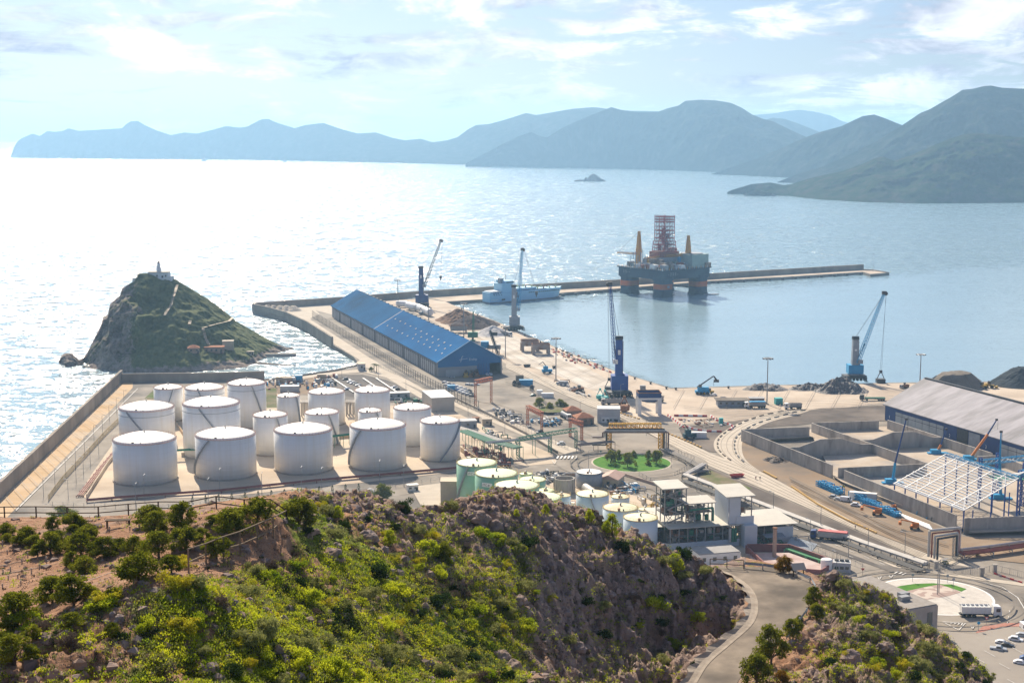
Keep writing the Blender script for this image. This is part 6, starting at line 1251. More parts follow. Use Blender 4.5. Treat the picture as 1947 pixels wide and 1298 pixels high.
# ================================================================ PORT BUILDINGS
house('guard_house', 'guard house with a clay tiled roof, left one beside the tanker lorry', G(1088, 793, 3), 9, 8, 4.6, redw, tile, 0.25, 'hip', win=2)
house('guard_house', 'guard house with a clay tiled roof, nearer one on the right', G(1109, 805, 3), 10, 9, 4.2, redw, tile, 0.25, 'hip', win=3)
house('control_building', 'pale three storey control cabin between the tile roofed guard houses and the hopper', G(1157, 801, 3), 13, 10, 8.0, whiteg, whiteg, -0.05, win=0, over=0.3)
for k, x in enumerate((-3.2, 3.0)): o = house('annex_box', 'white box shaped annex in front of the control cabin, %s one' % ('left' if k == 0 else 'right'), G(1151 + k * 14, 803.5, 3), 4.6, 2.6, 3.2, white, white, -0.05, win=2, over=0.1)
house('weighbridge_office', 'long low grey weighbridge office with a flat brown roof on the far quay', G(1391, 771, 3), 18, 8, 3.8, greyp, sand, 0.0, win=5, over=2.2)
house('control_hut', 'small pinkish hut beside the weighbridge office', G(1438, 765, 3), 9, 5, 2.8, redw, steel, 0.0, win=2)
house('yard_shed', 'pale corrugated shed with a flat white roof behind the white tanks', G(832, 778, 3) + V((0, 6, 0)), 14, 26, 8.2, M('beige grey cladding', (0.42, 0.38, 0.33), (0.48, 0.44, 0.39), 0.2), whiteg, 0.28, win=0, over=0.4, doors=False)
house('yard_hut', 'grey hut right of the narrow front row tank', G(888, 812, 3), 10, 7, 4, greyp, greyp, 0.2, win=1)
house('yard_box', 'small ochre cabin on the far side of the tank yard road', G(926, 808, 3), 5.4, 4, 3.6, cream, pave, 0.1, win=1)
house('yard_box', 'small brown cabin left of the ochre one', G(905, 801, 3), 3.6, 3, 2.2, rust, rust, 0.1, win=0)
house('electric_cabin', 'grey electric cabin behind the back row tank by the car park', G(757, 757, 3), 14, 5, 3.6, greyp, whiteg, 0.2, win=3)
house('pump_hut', 'pale hut at the channel corner beside the palms', G(687, 703, 3), 5, 8, 4.6, whiteg, cream, 0.2, win=1)
house('pink_shed', 'pinkish gabled shed right of the grey steel tank', G(1164, 925, 3) + V((0, 4, 0)), 9, 12, 4.0, cream, M('pink roof', (0.40, 0.25, 0.20), (0.46, 0.31, 0.25), 0.4), -0.35, 'gable', win=1)
house('gate_hut', 'small white gate hut on the road behind the rocky crest', G(784, 932, 3), 5, 3, 2.6, white, steel, 0.3, win=2)
house('corner_shed', 'tall beige shed left of the green tanks', G(857, 960, 3) + V((0, 4, 0)), 9, 8, 10.5, cream, cream, 0.0, win=0, over=0.3, doors=False)
house('concrete_box_building', 'flat roofed concrete building beside the plaza, half hidden by the slope', G(1731, 1205, 3) + V((-4, 14, 0)), 13, 34, 9.5, M('pinkish concrete', (0.36, 0.30, 0.26), (0.42, 0.36, 0.32), 0.4), M('gravel roof', (0.24, 0.21, 0.18), (0.3, 0.27, 0.24), 0.6), 0.44, win=0, over=-0.6, doors=False)
o = MB().box(0, 0, 0, 2.0, 0.2, 6).build('stair_window', glass, bpy.data.objects['concrete_box_building']); o.location = (3.2, -17.05, 1.5)
for k in range(2): o = MB().box(0, 0, 0, 3.6, 2.2, 1.4).build('roof_unit', steel, bpy.data.objects['concrete_box_building']); o.location = (-1 + k * 2.4, -9 + 3 * k, 9.9)
for nm, cl, x, y, w_, d, h, rz, lb in (('container', azure, 1000, 733, 9, 3.4, 3.8, 0.0, 'blue container with a white plate beside the dark fuel drums'), ('container', sand, 988, 726, 5, 4, 4.4, 0.1, 'brown shed behind the blue container'), ('container', white, 1041, 756, 7.5, 3, 2.8, 0.0, 'white container beside the small trees, right of two'), ('container', white, 1026, 750, 3.4, 3, 2.8, 0.2, 'small white container left of the longer one'), ('container', greyp, 1072, 733, 5, 3, 2.8, -0.2, 'grey cabin on the quay near the rusty loader'), ('container', steel, 1222, 740, 3.6, 2.6, 2.4, 0, 'grey skip on the quay right of the tall blue crane'),
    ('container', tealp, 1480, 768, 4.4, 4.0, 3.6, 0.1, 'turquoise tank box on the far quay beside the floodlight mast'), ('container', white, 1329, 832, 8, 3.2, 3.0, -0.05, 'white container below the red and white barriers'), ('container', white, 1641, 949, 12, 2.8, 3.0, -0.35, 'long white site container among the blue scaffold stacks'), ('container', azure, 568, 726, 5, 4, 4.4, 0.1, 'blue box container in the scrap yard by the channel'), ('container', cream, 535, 728, 7, 4, 4, 0.1, 'beige container in the scrap yard, left one'), ('container', cream, 547, 729, 6, 4, 4, 0.1, 'beige container in the scrap yard, right one'), ('container', white, 557, 727, 4, 4, 3.4, 0.1, 'small white container left of the blue box in the scrap yard'), ('container', cream, 612, 721, 6, 4, 3.4, 0.1, 'cream container beside the car park edge'), ('container', whiteg, 551, 744, 12, 5, 3.6, 0.1, 'pale low shed behind the small slim tank'),
    ('container', azure, 858, 742, 5, 3, 3.2, 0, 'pale blue kiosk below the tall fence of the staff car rows')):
    t = thing(nm, lb, 'container', G(x, y, 3.04), rz); b = MB(); b.box(0, 0, 0.15, w_, d, h); b.build('body', cl, t)
    for k in range(int(w_ / 0.8)): b = MB(); b.box(-w_ / 2 + 0.4 + k * 0.8, -d / 2 - 0.04, 0.3, 0.3, 0.1, h - 0.3); b.build('rib', cl, t)
    b = MB(); b.box(0, 0, h + 0.15, w_ + 0.1, d + 0.1, 0.12); b.build('top', cl, t); b = MB(); b.box(w_ / 2 + 0.02, 0, 0.3, 0.08, d * 0.8, h * 0.8); b.build('door', greyp, t)
# portable toilet, skip, drums
for x, y, c_, lb in ((1371, 806, tealp, 'dark teal portable toilet inside the barrier ring'), (1011, 742, dark, 'dark round drum beside the blue container, right of three'), (978, 733, dark, 'dark pear shaped buoy left of the blue container, first'), (986, 735, dark, 'dark pear shaped buoy left of the blue container, second')):
    b = MB(); b.lathe([(1.2, 0), (1.5, 1), (1.3, 2.6), (0.5, 3.6), (0, 3.8)], 12) if c_ is dark else b.box(0, 0, 0, 2.2, 2.2, 3.6); tag(b.build('mooring_buoy' if c_ is dark else 'portable_toilet', c_, None, G(x, y, 3.05)), lb, 'buoy' if c_ is dark else 'toilet')
for i, (x, y, w_, rz, c_) in enumerate(((1401, 907, 3.5, 0.3, redp), (1053, 700, 1.2, 0, dark), (1002, 697, 2.5, 0.4, dark))):
    t = thing('skip', ('dark red skip on the gravel strip beside the straight track', 'tiny dark bin beside the mast on the open quay', 'dark open skip on the pale quay in front of the blue warehouse corner')[i], 'skip', G(x, y, 3.05), rz); b = MB(); b.add([(-w_ * .7, -1, 0), (w_ * .7, -1, 0), (w_ * .7, 1, 0), (-w_ * .7, 1, 0), (-w_, -1.2, 1.6), (w_, -1.2, 1.6), (w_, 1.2, 1.6), (-w_, 1.2, 1.6)], [(3, 2, 1, 0), (0, 1, 5, 4), (1, 2, 6, 5), (2, 3, 7, 6), (3, 0, 4, 7)]); b.build('shell', c_, t); b = MB(); b.beam((-w_, -1.25, 1.5), (w_, -1.25, 1.5), 0.2); b.build('rim', c_, t)
# hoppers
def hopper(label, x, y, rz, w_, d, zleg, ztop, mb, ml, s=1.0, walls=True):
    t = thing('loading_hopper', label, 'hopper', G(x, y, 3.04), rz); b = MB()
    b.add([(-w_ * .3, -d * .3, zleg), (w_ * .3, -d * .3, zleg), (w_ * .3, d * .3, zleg), (-w_ * .3, d * .3, zleg), (-w_ / 2, -d / 2, ztop), (w_ / 2, -d / 2, ztop), (w_ / 2, d / 2, ztop), (-w_ / 2, d / 2, ztop), (-w_ / 2, -d / 2, ztop - 2.6), (w_ / 2, -d / 2, ztop - 2.6), (w_ / 2, d / 2, ztop - 2.6), (-w_ / 2, d / 2, ztop - 2.6)],
          [(3, 2, 1, 0), (0, 1, 9, 8), (1, 2, 10, 9), (2, 3, 11, 10), (3, 0, 8, 11), (8, 9, 5, 4), (9, 10, 6, 5), (10, 11, 7, 6), (11, 8, 4, 7)]); b.build('funnel', mb, t)
    b = MB(); zt = ztop - 2.6
    for q in (-1, 1): b.beam((-w_ / 2, q * d / 2, ztop), (w_ / 2, q * d / 2, ztop), 0.4); b.beam((q * w_ / 2, -d / 2, ztop), (q * w_ / 2, d / 2, ztop), 0.4)
    b.build('rim', rust, t)
    for a in (-1, 1):
        for q in (-1, 1): b = MB(); b.box(a * w_ * .44, q * d * .42, 0, w_ * 0.16 if walls else 0.8, 0.8, zt); b.build('leg', ml, t)
    b = MB(); b.box(0, -d * .44, zt - 1.6, w_ * 0.95, 0.7, 1.7); b.box(0, d * .44, zt - 1.6, w_ * 0.95, 0.7, 1.7); b.build('portal_beam', ml, t)
    t.scale = (s,) * 3
rg = M('grey rusted hopper', (0.30, 0.26, 0.24), (0.38, 0.33, 0.30), 0.4, 0.8, c3=(0.25, 0.14, 0.09), s3=0.2)
hopper('rusty grey hopper on legs on the quay, left one of two', 1007, 667, 0.1, 13, 9, 5, 8.5, rg, rg)
hopper('rusty grey hopper on legs on the quay, right and nearer one', 1028, 673, 0.1, 13, 8, 5, 8.0, rg, rg)
hopper('big hopper with navy bin and white portal legs near the gantry', 1233, 787, 0.05, 13.5, 10, 8, 13.5, navy, white)
hopper('low steel hopper frame in front of the dark brown heap', 872, 632, 0.1, 14, 6, 4, 6, steel, steel, walls=False)
# green loader crane, conveyor
def gloader():
    t = thing('green_loader', 'green slewing loader with an upright boom behind the blue warehouse gable', 'loader crane', G(899, 648, 3)); b = MB(); b.box(0, 0, 0, 4, 4, 1); b.box(0, 0, 3, 8, 4, 4.2); b.build('cabin', green, t); b = MB(); b.box(0, 0, 0.8, 1.6, 1.6, 3); b.build('pedestal', dark, t); b = MB(); b.beam((0, 0, 6), (0.4, 0, 24), 0.9); b.lattice((1.2, 0, 7), (1.2, 0, 20), 1, 0.8, 8, 0.15); b.build('boom', green, t)
gloader()
def conveyor():
    a = G(947, 676, 3); t = thing('conveyor', 'dark inclined conveyor behind the blue warehouse gable, top end over a cabin', 'conveyor', a); top = P(932, 629, a.y + 12) - a; b = MB(); b.lattice((0, 0, 1), top, 1.8, 1.6, 14, 0.22); b.build('frame', dark, t); b = MB(); b.beam((0, 0, 1.4), top + V((0, 0, 0.4)), 1.0); b.build('belt', dark, t)
    b = MB(); b.box(-10, 6, 5, 6, 5, 5); b.build('cabin', azure, t); b = MB(); b.box(-3, 6, 4.4, 10, 5, 3); b.build('bin', steel, t)
    for x in (-12, -8, -4, 1): b = MB(); b.box(x, 6, 0, 0.5, 0.5, 5); b.build('leg', steel, t)
    b = MB(); q = top; b.box(q.x + 3, q.y, q.z - 3.4, 5, 3, 2.6); b.build('drive_house', dark, t)
conveyor()
def grab(x, y, label, mat, s=1.0):
    t = thing('clamshell_grab', label, 'grab', G(x, y, 3.04)); b = MB(); b.lathe([(0.4, 0), (2.4, 0.9), (2.6, 3.0), (2.2, 3.2)], 10); b.build('bucket', mat, t); b = MB(); [b.beam((q * 2, 0, 3), (q * 0.3, 0, 6.5), 0.4) for q in (-1, 1)]; b.box(0, 0, 6.2, 1.2, 1.2, 1.2); b.build('arms', mat, t); t.scale = (s,) * 3
grab(1141, 760, 'teal clamshell grab on the ground left of the tall blue crane, left one', tealp); grab(1150, 763, 'teal clamshell grab on the ground left of the tall blue crane, right one', tealp)
grab(800, 598, 'grey grab parked below the navy crane', greyp, 0.9); grab(816, 596, 'rusty grab parked right below the navy crane', rust, 0.9); grab(1187, 783, 'rusty grab frame between the control cabin and the hopper', rust, 1.3); grab(951, 700, 'flat dark grab frame lying on the quay by the mast', dark, 0.6)
for x, y, lb in ((1040, 709, 'dark machine with a blue box on the pale quay left of the mast'), (1311, 833, 'dark excavator like machine beside the white container below the barriers')):
    t = thing('yard_machine', lb, 'machine', G(x, y, 3.04), 0.2); b = MB(); b.box(0, 0, 0.8, 7, 3, 2); b.box(-1, 0, 2.8, 3, 2.4, 2.2); b.build('body', azure if x < 1100 else M('petrol blue paint', (0.02, 0.08, 0.10), (0.04, 0.11, 0.13), 0.5), t); b = MB(); b.beam((0, 0, 4), (-3, 0, 8), 0.5); b.beam((-3, 0, 8), (-6, 0, 6), 0.4); b.build('arm', dark, t); [MB().tube((-2 + 4 * k, q * 1.2, 0.7), (-2 + 4 * k, q * 1.7, 0.7), 0.7, 10).build('wheel', tyre, t) for k in (0, 1) for q in (-1, 1)]

# ================================================================ PIPE BRIDGES
def portal(name, label, pts, h, mat, w_=2.4, leg=1.4, px=True, truss=2.0, th=0.26):
    q = [G(*p, 3.04) for p in pts]; t = thing(name, label, 'pipe bridge', q[0]); o = q[0]; b = MB()
    for i in range(len(q) - 1): b.lattice(q[i] - o + V((0, 0, h)), q[i + 1] - o + V((0, 0, h)), truss, truss, max(4, int((q[i + 1] - q[i]).length / 2.2)), th)
    b.build('truss', mat, t)
    for p in q: b = MB(); b.lattice(p - o, p - o + V((0, 0, h - truss / 2)), leg, leg, 6, th); b.build('leg', mat, t)
    return t, q, o
t, q, o = portal('pipe_bridge', 'yellow lattice gantry carrying pipes over the road above the roundabout', [(1158, 853), (1256, 853)], 12.2, M('gantry yellow', (0.75, 0.42, 0.02), (0.62, 0.35, 0.04), 0.5), truss=2.6, leg=2.2, th=0.46)
for k in range(3): b = MB(); dd = (q[1] - q[0]); s = V((0, -2.0 - k * 0.8, 0)); b.path([s + V((-9, 0, 7 if k else 2.6)), s + V((-1.6 - k, 0, 7 if k else 2.6)), s + V((-1.6 - k, 0, 11 - k * 0.7)), s + dd + V((1.6 + k, 0, 11 - k * 0.7)), s + dd + V((1.6 + k, 0, 0.8))], 0.42, 8); b.build('pipe', (dark, pipew, M('brown pipe', (0.20, 0.12, 0.10), (0.26, 0.17, 0.14), 0.5))[k], t)
portal('pipe_bridge', 'green lattice pipe bridge crossing the yard road, left of the yellow gantry', [(985, 870), (1046, 858), (1095, 850)], 9.5, green, truss=1.8)
beltpipes('pipe_rack', [(880, 846), (930, 866), (985, 880)], 8.0, 0.35, 6, green, 'green pipe rack running from the last white tank to the green bridge', 'pipe rack', 8, green)
beltpipes('pipe_rack', [(872, 838), (905, 848), (965, 868)], 7.4, 0.5, 3, pipew, 'wide pale pipes on green legs behind the green rack', 'pipe rack', 9, green)
beltpipes('pipe_rack', [(925, 872), (985, 866), (1045, 862)], 8.4, 0.35, 4, pipew, 'pale pipes along the green bridge above the pump station', 'pipe rack', 8, green)
beltpipes('pipe_rack', [(1100, 862), (1165, 855)], 4.6, 0.35, 4, M('brown pipework', (0.25, 0.19, 0.16), (0.32, 0.26, 0.22), 0.5), 'low brown pipe run between the green bridge and the yellow gantry', 'pipe rack', 7)
beltpipes('pipe_rack', [(1262, 858), (1310, 880), (1342, 900), (1303, 905)], 1.6, 0.35, 4, M('pipe rack grey', (0.20, 0.18, 0.16), (0.28, 0.25, 0.22), 0.5), 'low dark pipe run from the yellow gantry to the bend beside the track', 'pipe rack', 6)
beltpipes('conveyor_pipe', [(1338, 892), (1303, 912), (1380, 942), (1500, 988), (1640, 1042), (1760, 1083)], 2.6, 0.75, 2, pipew, 'long pale covered pipeline along the east road', 'pipeline', 8, dark, gap=1.5)
beltpipes('pipe_rack', [(1300, 918), (1380, 949), (1500, 995), (1640, 1049), (1752, 1090)], 1.3, 0.25, 5, dark, 'dark low pipe bundle under the long pale pipeline', 'pipes', 8)
t = thing('pipe_loop', 'tall rectangular white and red pipe loop over the yard entrance', 'pipe loop', G(1768, 1066, 3.05)); d_ = G(1826, 1060, 3.05) - G(1768, 1066, 3.05)
for k, (m_, r_) in enumerate(((pipew, 0.55), (redoxide, 0.32), (pipew, 0.45), (dark, 0.42))): b = MB(); s = V((0, 2 - k * 1.2, 0)); i_ = k * 0.75; b.path([s + V((i_, -i_ * .1, 1.2)), s + V((i_, 0, 11.5 - i_)), s + d_ + V((-i_, 0, 11.5 - i_)), s + d_ + V((-i_, 0, 1.2))], r_, 10); b.build('pipe', m_, t)
for x in (0.22, 0.8): b = MB(); p = d_ * x; p.z = 0; b.lattice(p, p + V((0, 0, 9)), 1.3, 1.3, 6, 0.2) if x > .5 else b.beam(p, p + V((0, 0, 9)), 0.3); b.build('support', steel, t)
beltpipes('pipe_run', [(1826, 1062), (1880, 1056), (1950, 1046), (2050, 1033)], 2.2, 0.4, 4, redoxide, 'red and white pipe run from the loop to the right edge', 'pipes', 7, steel)
beltpipes('pipe_run', [(1826, 1058), (1880, 1052), (1950, 1042), (2050, 1029)], 3.0, 0.55, 1, pipew, 'white covered pipe above the red pipe run at the right edge', 'pipes', 7, steel)
for pts, h, lb in (([(904, 772), (934, 765)], 15, 'rust red lattice portal near the warehouse, leftmost of three'), ([(1003, 808), (1030, 822)], 10.5, 'rust red lattice portal over the parked black car'), ([(1084, 829), (1106, 836)], 9, 'rust red lattice portal behind the green bridge')):
    portal('pipe_bridge', lb, pts, h, M('rust red lattice', (0.45, 0.13, 0.06), (0.52, 0.2, 0.1), 0.5), truss=2.0, leg=1.2, th=0.32)
# pump station clutter: red pipes, valves
random.seed(5)
def clutter(name, label, poly, n, mats, zmax=3, cat='pipework', rz=0.25):
    c = G(sum(p[0] for p in poly) / len(poly), sum(p[1] for p in poly) / len(poly), 3.04); t = thing(name, label, cat, c); (x0, y0), (x1, y1) = (min(p[0] for p in poly), min(p[1] for p in poly)), (max(p[0] for p in poly), max(p[1] for p in poly)); k = 0; tries = 0
    while k < n and tries < 4000:
        tries += 1; x, y = random.uniform(x0, x1), random.uniform(y0, y1); ins = False; j = len(poly) - 1
        for i in range(len(poly)):
            if (poly[i][1] > y) != (poly[j][1] > y) and x < (poly[j][0] - poly[i][0]) * (y - poly[i][1]) / (poly[j][1] - poly[i][1]) + poly[i][0]: ins = not ins
            j = i
        if not ins: continue
        p = G(x, y, 3.04) - c; k += 1; m_ = random.choice(mats); b = MB(); r_ = random.random(); a = rz + (math.pi / 2 if random.random() < .5 else 0)
        if r_ < 0.5: z = random.uniform(0.5, zmax); e = V((math.cos(a), math.sin(a), 0)) * random.uniform(2, 7); b.path([p, p + V((0, 0, z)), p + V((0, 0, z)) + e, p + e], random.uniform(0.15, 0.3), 6); b.build('pipe', m_, t)
        elif r_ < 0.75: b.box(p.x, p.y, 0, random.uniform(1, 2.6), random.uniform(1, 2), random.uniform(0.8, zmax), a); b.build('valve_box', m_, t)
        else: b.lathe([(0.6, 0), (0.8, 0.3), (0.8, random.uniform(1, zmax)), (0, zmax)], 10, tuple(p)); b.build('pump', m_, t)
clutter('pump_station', 'red and dark pipework station behind the tallest green tank', [(880, 856), (940, 862), (975, 880), (960, 900), (905, 885), (878, 868)], 95, [redoxide, redoxide, dark, steel, redoxide], 3)
clutter('meter_station', 'grey pipework and white tanks beside the green bridge', [(895, 822), (925, 820), (975, 845), (955, 858), (905, 842)], 60, [steel, white, dark, green, pipew], 2.4)
clutter('valve_yard', 'fenced valve yard with grey pipes beyond the yard road', [(935, 780), (965, 780), (1010, 815), (990, 812), (945, 795)], 60, [steel, dark, white, steel], 2)
clutter('valve_yard', 'fenced valve yard with parked equipment between the two red portals', [(1005, 800), (1060, 798), (1080, 808), (1030, 812)], 45, [steel, dark, white, azure], 2)
clutter('scrap_yard', 'heaps of scrap and blue bins in the yard beside the channel', [(505, 726), (530, 724), (640, 716), (640, 735), (600, 742), (540, 738), (510, 742)], 80, [steel, dark, white, azure, redoxide, rust], 2.6, 'scrap')
clutter('pipe_yard', 'grey pipework behind the right back row tanks', [(745, 760), (800, 762), (815, 800), (765, 795)], 50, [steel, white, green, dark], 3)
clutter('scrap_yard', 'tangle of scrap and debris behind the open concrete tank', [(1015, 905), (1045, 900), (1075, 905), (1060, 920), (1030, 925)], 50, [steel, white, dark, greyp], 2.4, 'scrap')
clutter('scrap_yard', 'debris and drums right of the grey steel tank', [(1150, 925), (1210, 920), (1215, 940), (1165, 945)], 50, [steel, white, azure, dark, rust], 1.8, 'scrap')
clutter('quay_debris', 'pallets and debris along the inner track of the diagonal quay', [(1045, 660), (1075, 668), (1150, 695), (1160, 705), (1120, 700), (1060, 680)], 45, [dark, rust, greyp, redp], 1.2, 'debris')
clutter('quay_debris', 'small machines and bricks left of the teal grabs', [(1050, 722), (1080, 728), (1130, 755), (1115, 756), (1060, 735)], 35, [dark, rust, white, greyp], 1.5, 'debris')
clutter('site_material', 'building material lying along the foot of the outer bay wall', [(1600, 912), (1612, 912), (1790, 990), (1775, 992), (1690, 955)], 46, [azure, dark, white, M('dark red', (0.18, 0.03, 0.03), (0.2, 0.05, 0.05), 1), azure], 1.6, 'building material')
clutter('site_material', 'bricks and pallets inside the barrier ring', [(1290, 798), (1350, 797), (1375, 812), (1330, 815)], 24, [rust, white, redoxide, pave], 0.8, 'building material')
clutter('plant_pipework', 'green pipes and platforms in front of the process plant', [(1400, 1020), (1500, 1018), (1520, 1035), (1440, 1042), (1400, 1040)], 55, [green, steel, green, pipew], 3.5)
clutter('plant_pipework', 'pipe tangle between pale tanks and process plant tower', [(1215, 950), (1255, 948), (1262, 985), (1240, 990)], 40, [yellow, steel, pipew], 3)
# blue scaffold stacks and white tubes
def stack(label, pts, n, w_, h, mat=azure, seed=1):
    random.seed(seed); q = [G(*p, 3.05) for p in pts]; t = thing('scaffold_stack', label, 'scaffolding', q[0], 0, 'stacks of blue scaffolding'); o = q[0]; d = q[-1] - o; a = math.atan2(d.y, d.x)
    for k in range(n):
        p = d * ((k + 0.5) / n); hk = h * random.uniform(0.7, 1.1); b = MB(); L_ = d.length / n * 0.85
        c, s = math.cos(a), math.sin(a)
        for u in (-L_ / 2, L_ / 2):
            for v in (-w_ / 2, w_ / 2): x, y = p.x + u * c - v * s, p.y + u * s + v * c; b.beam((x, y, 0), (x, y, hk), 0.3)
        for z in (0.3, hk * 0.5, hk): 
            for r_ in range(3): v = -w_ / 2 + r_ * w_ / 2; b.beam((p.x - L_ / 2 * c - v * s, p.y - L_ / 2 * s + v * c, z), (p.x + L_ / 2 * c - v * s, p.y + L_ / 2 * s + v * c, z), 0.4)
        b.box(p.x, p.y, hk * .25, L_ * 0.8, w_ * 0.7, hk * 0.5, a); b.build('frame_bundle', mat, t)
stack('blue scaffold stack at the left, behind the silver hatchback', [(1557, 923), (1600, 941)], 9, 3.4, 3.2, seed=3)
stack('blue scaffold stack in front of the long white site container', [(1618, 944), (1642, 953)], 5, 3, 3.4, seed=4)
stack('blue scaffold stack behind the orange boom lift', [(1641, 957), (1708, 984)], 13, 3, 2.6, seed=5)
for k in range(5): b = MB(); a_, c_ = G(1706 + 4 * k, 980 + k * 2.6 - 3, 3.05), G(1768 + 1.5 * k, 1004 + k * 2.2 - 3, 3.05); b.tube((0, 0, 0.5), c_ - a_ + V((0, 0, 0.5)), 0.48, 8); tag(b.build('white_tube', white, None, a_), 'long white steel tube lying on the brown yard, %s from the wall' % nth(k), 'tube', 'white steel tubes')
# people
def person(x, y, label, top, rz=0.0, z=3.05):
    t = thing('person', label, 'person', G(x, y, z), rz)
    def skin(nm, vs, es, rad, mat):
        me = bpy.data.meshes.new(nm); me.from_pydata(vs, es, []); o = bpy.data.objects.new(nm, me); COL.objects.link(o); o.parent = t; md = o.modifiers.new('s', 'SKIN'); 
        for i, r_ in enumerate(rad): me.skin_vertices[0].data[i].radius = (r_, r_)
        me.skin_vertices[0].data[0].use_root = True; o.modifiers.new('u', 'SUBSURF').levels = 1; me.materials.append(mat); return o
    vs = [(0, 0, .95), (.0, 0, 1.2), (0, 0, 1.42), (0, 0, 1.52), (0, -.01, 1.66), (.1, 0, .9), (.11, .02, .5), (.11, 0, .08), (.12, -.12, .04), (-.1, 0, .9), (-.12, -.08, .5), (-.12, .06, .08), (-.12, -.07, .04), (.2, 0, 1.4), (.27, .02, 1.12), (.26, -.08, .86), (-.2, 0, 1.4), (-.27, .02, 1.12), (-.25, -.1, .88)]
    es = [(0, 1), (1, 2), (2, 3), (3, 4), (0, 5), (5, 6), (6, 7), (7, 8), (0, 9), (9, 10), (10, 11), (11, 12), (2, 13), (13, 14), (14, 15), (2, 16), (16, 17), (17, 18)]
    skin('body', vs, es, [.15, .15, .14, .06, .1, .09, .07, .05, .045, .09, .07, .05, .045, .07, .05, .035, .07, .05, .035], M('work trousers', (0.03, 0.04, 0.07), (0.05, 0.06, 0.09), 3))
    b = MB(); b.lathe([(.17, .92), (.185, 1.1), (.2, 1.35), (.12, 1.5)], 12); b.build('vest', top, t); b = MB(); b.lathe([(.15, 1.68), (.13, 1.76), (0, 1.82)], 12); b.build('helmet', white, t); t.scale = (1.15,) * 3
hv = M('hi-vis yellow', (0.55, 0.62, 0.05), (0.5, 0.6, 0.05), 2)
person(1602.5, 929, 'person in a yellow vest standing behind the blue stack, left of two', hv, 0.5); person(1605, 929.5, 'person in a yellow vest standing behind the blue stack, right of two', hv, -0.5)
person(1626, 1006, 'person in dark clothes walking on the straight track beside the ochre blocks', M('dark jacket', (0.08, 0.03, 0.06), (0.1, 0.04, 0.07), 2), 1.0); person(1437, 912, 'person in red on the straight track, left of two small figures', M('red jacket', (0.3, 0.05, 0.05), (0.35, 0.06, 0.06), 2)); person(1445, 912.5, 'person in dark clothes on the straight track, right of two', M('grey jacket', (0.1, 0.1, 0.1), (0.12, 0.12, 0.12), 2))
person(1768, 918, 'person in a yellow vest on the ground inside the bays under the roof frame', hv)

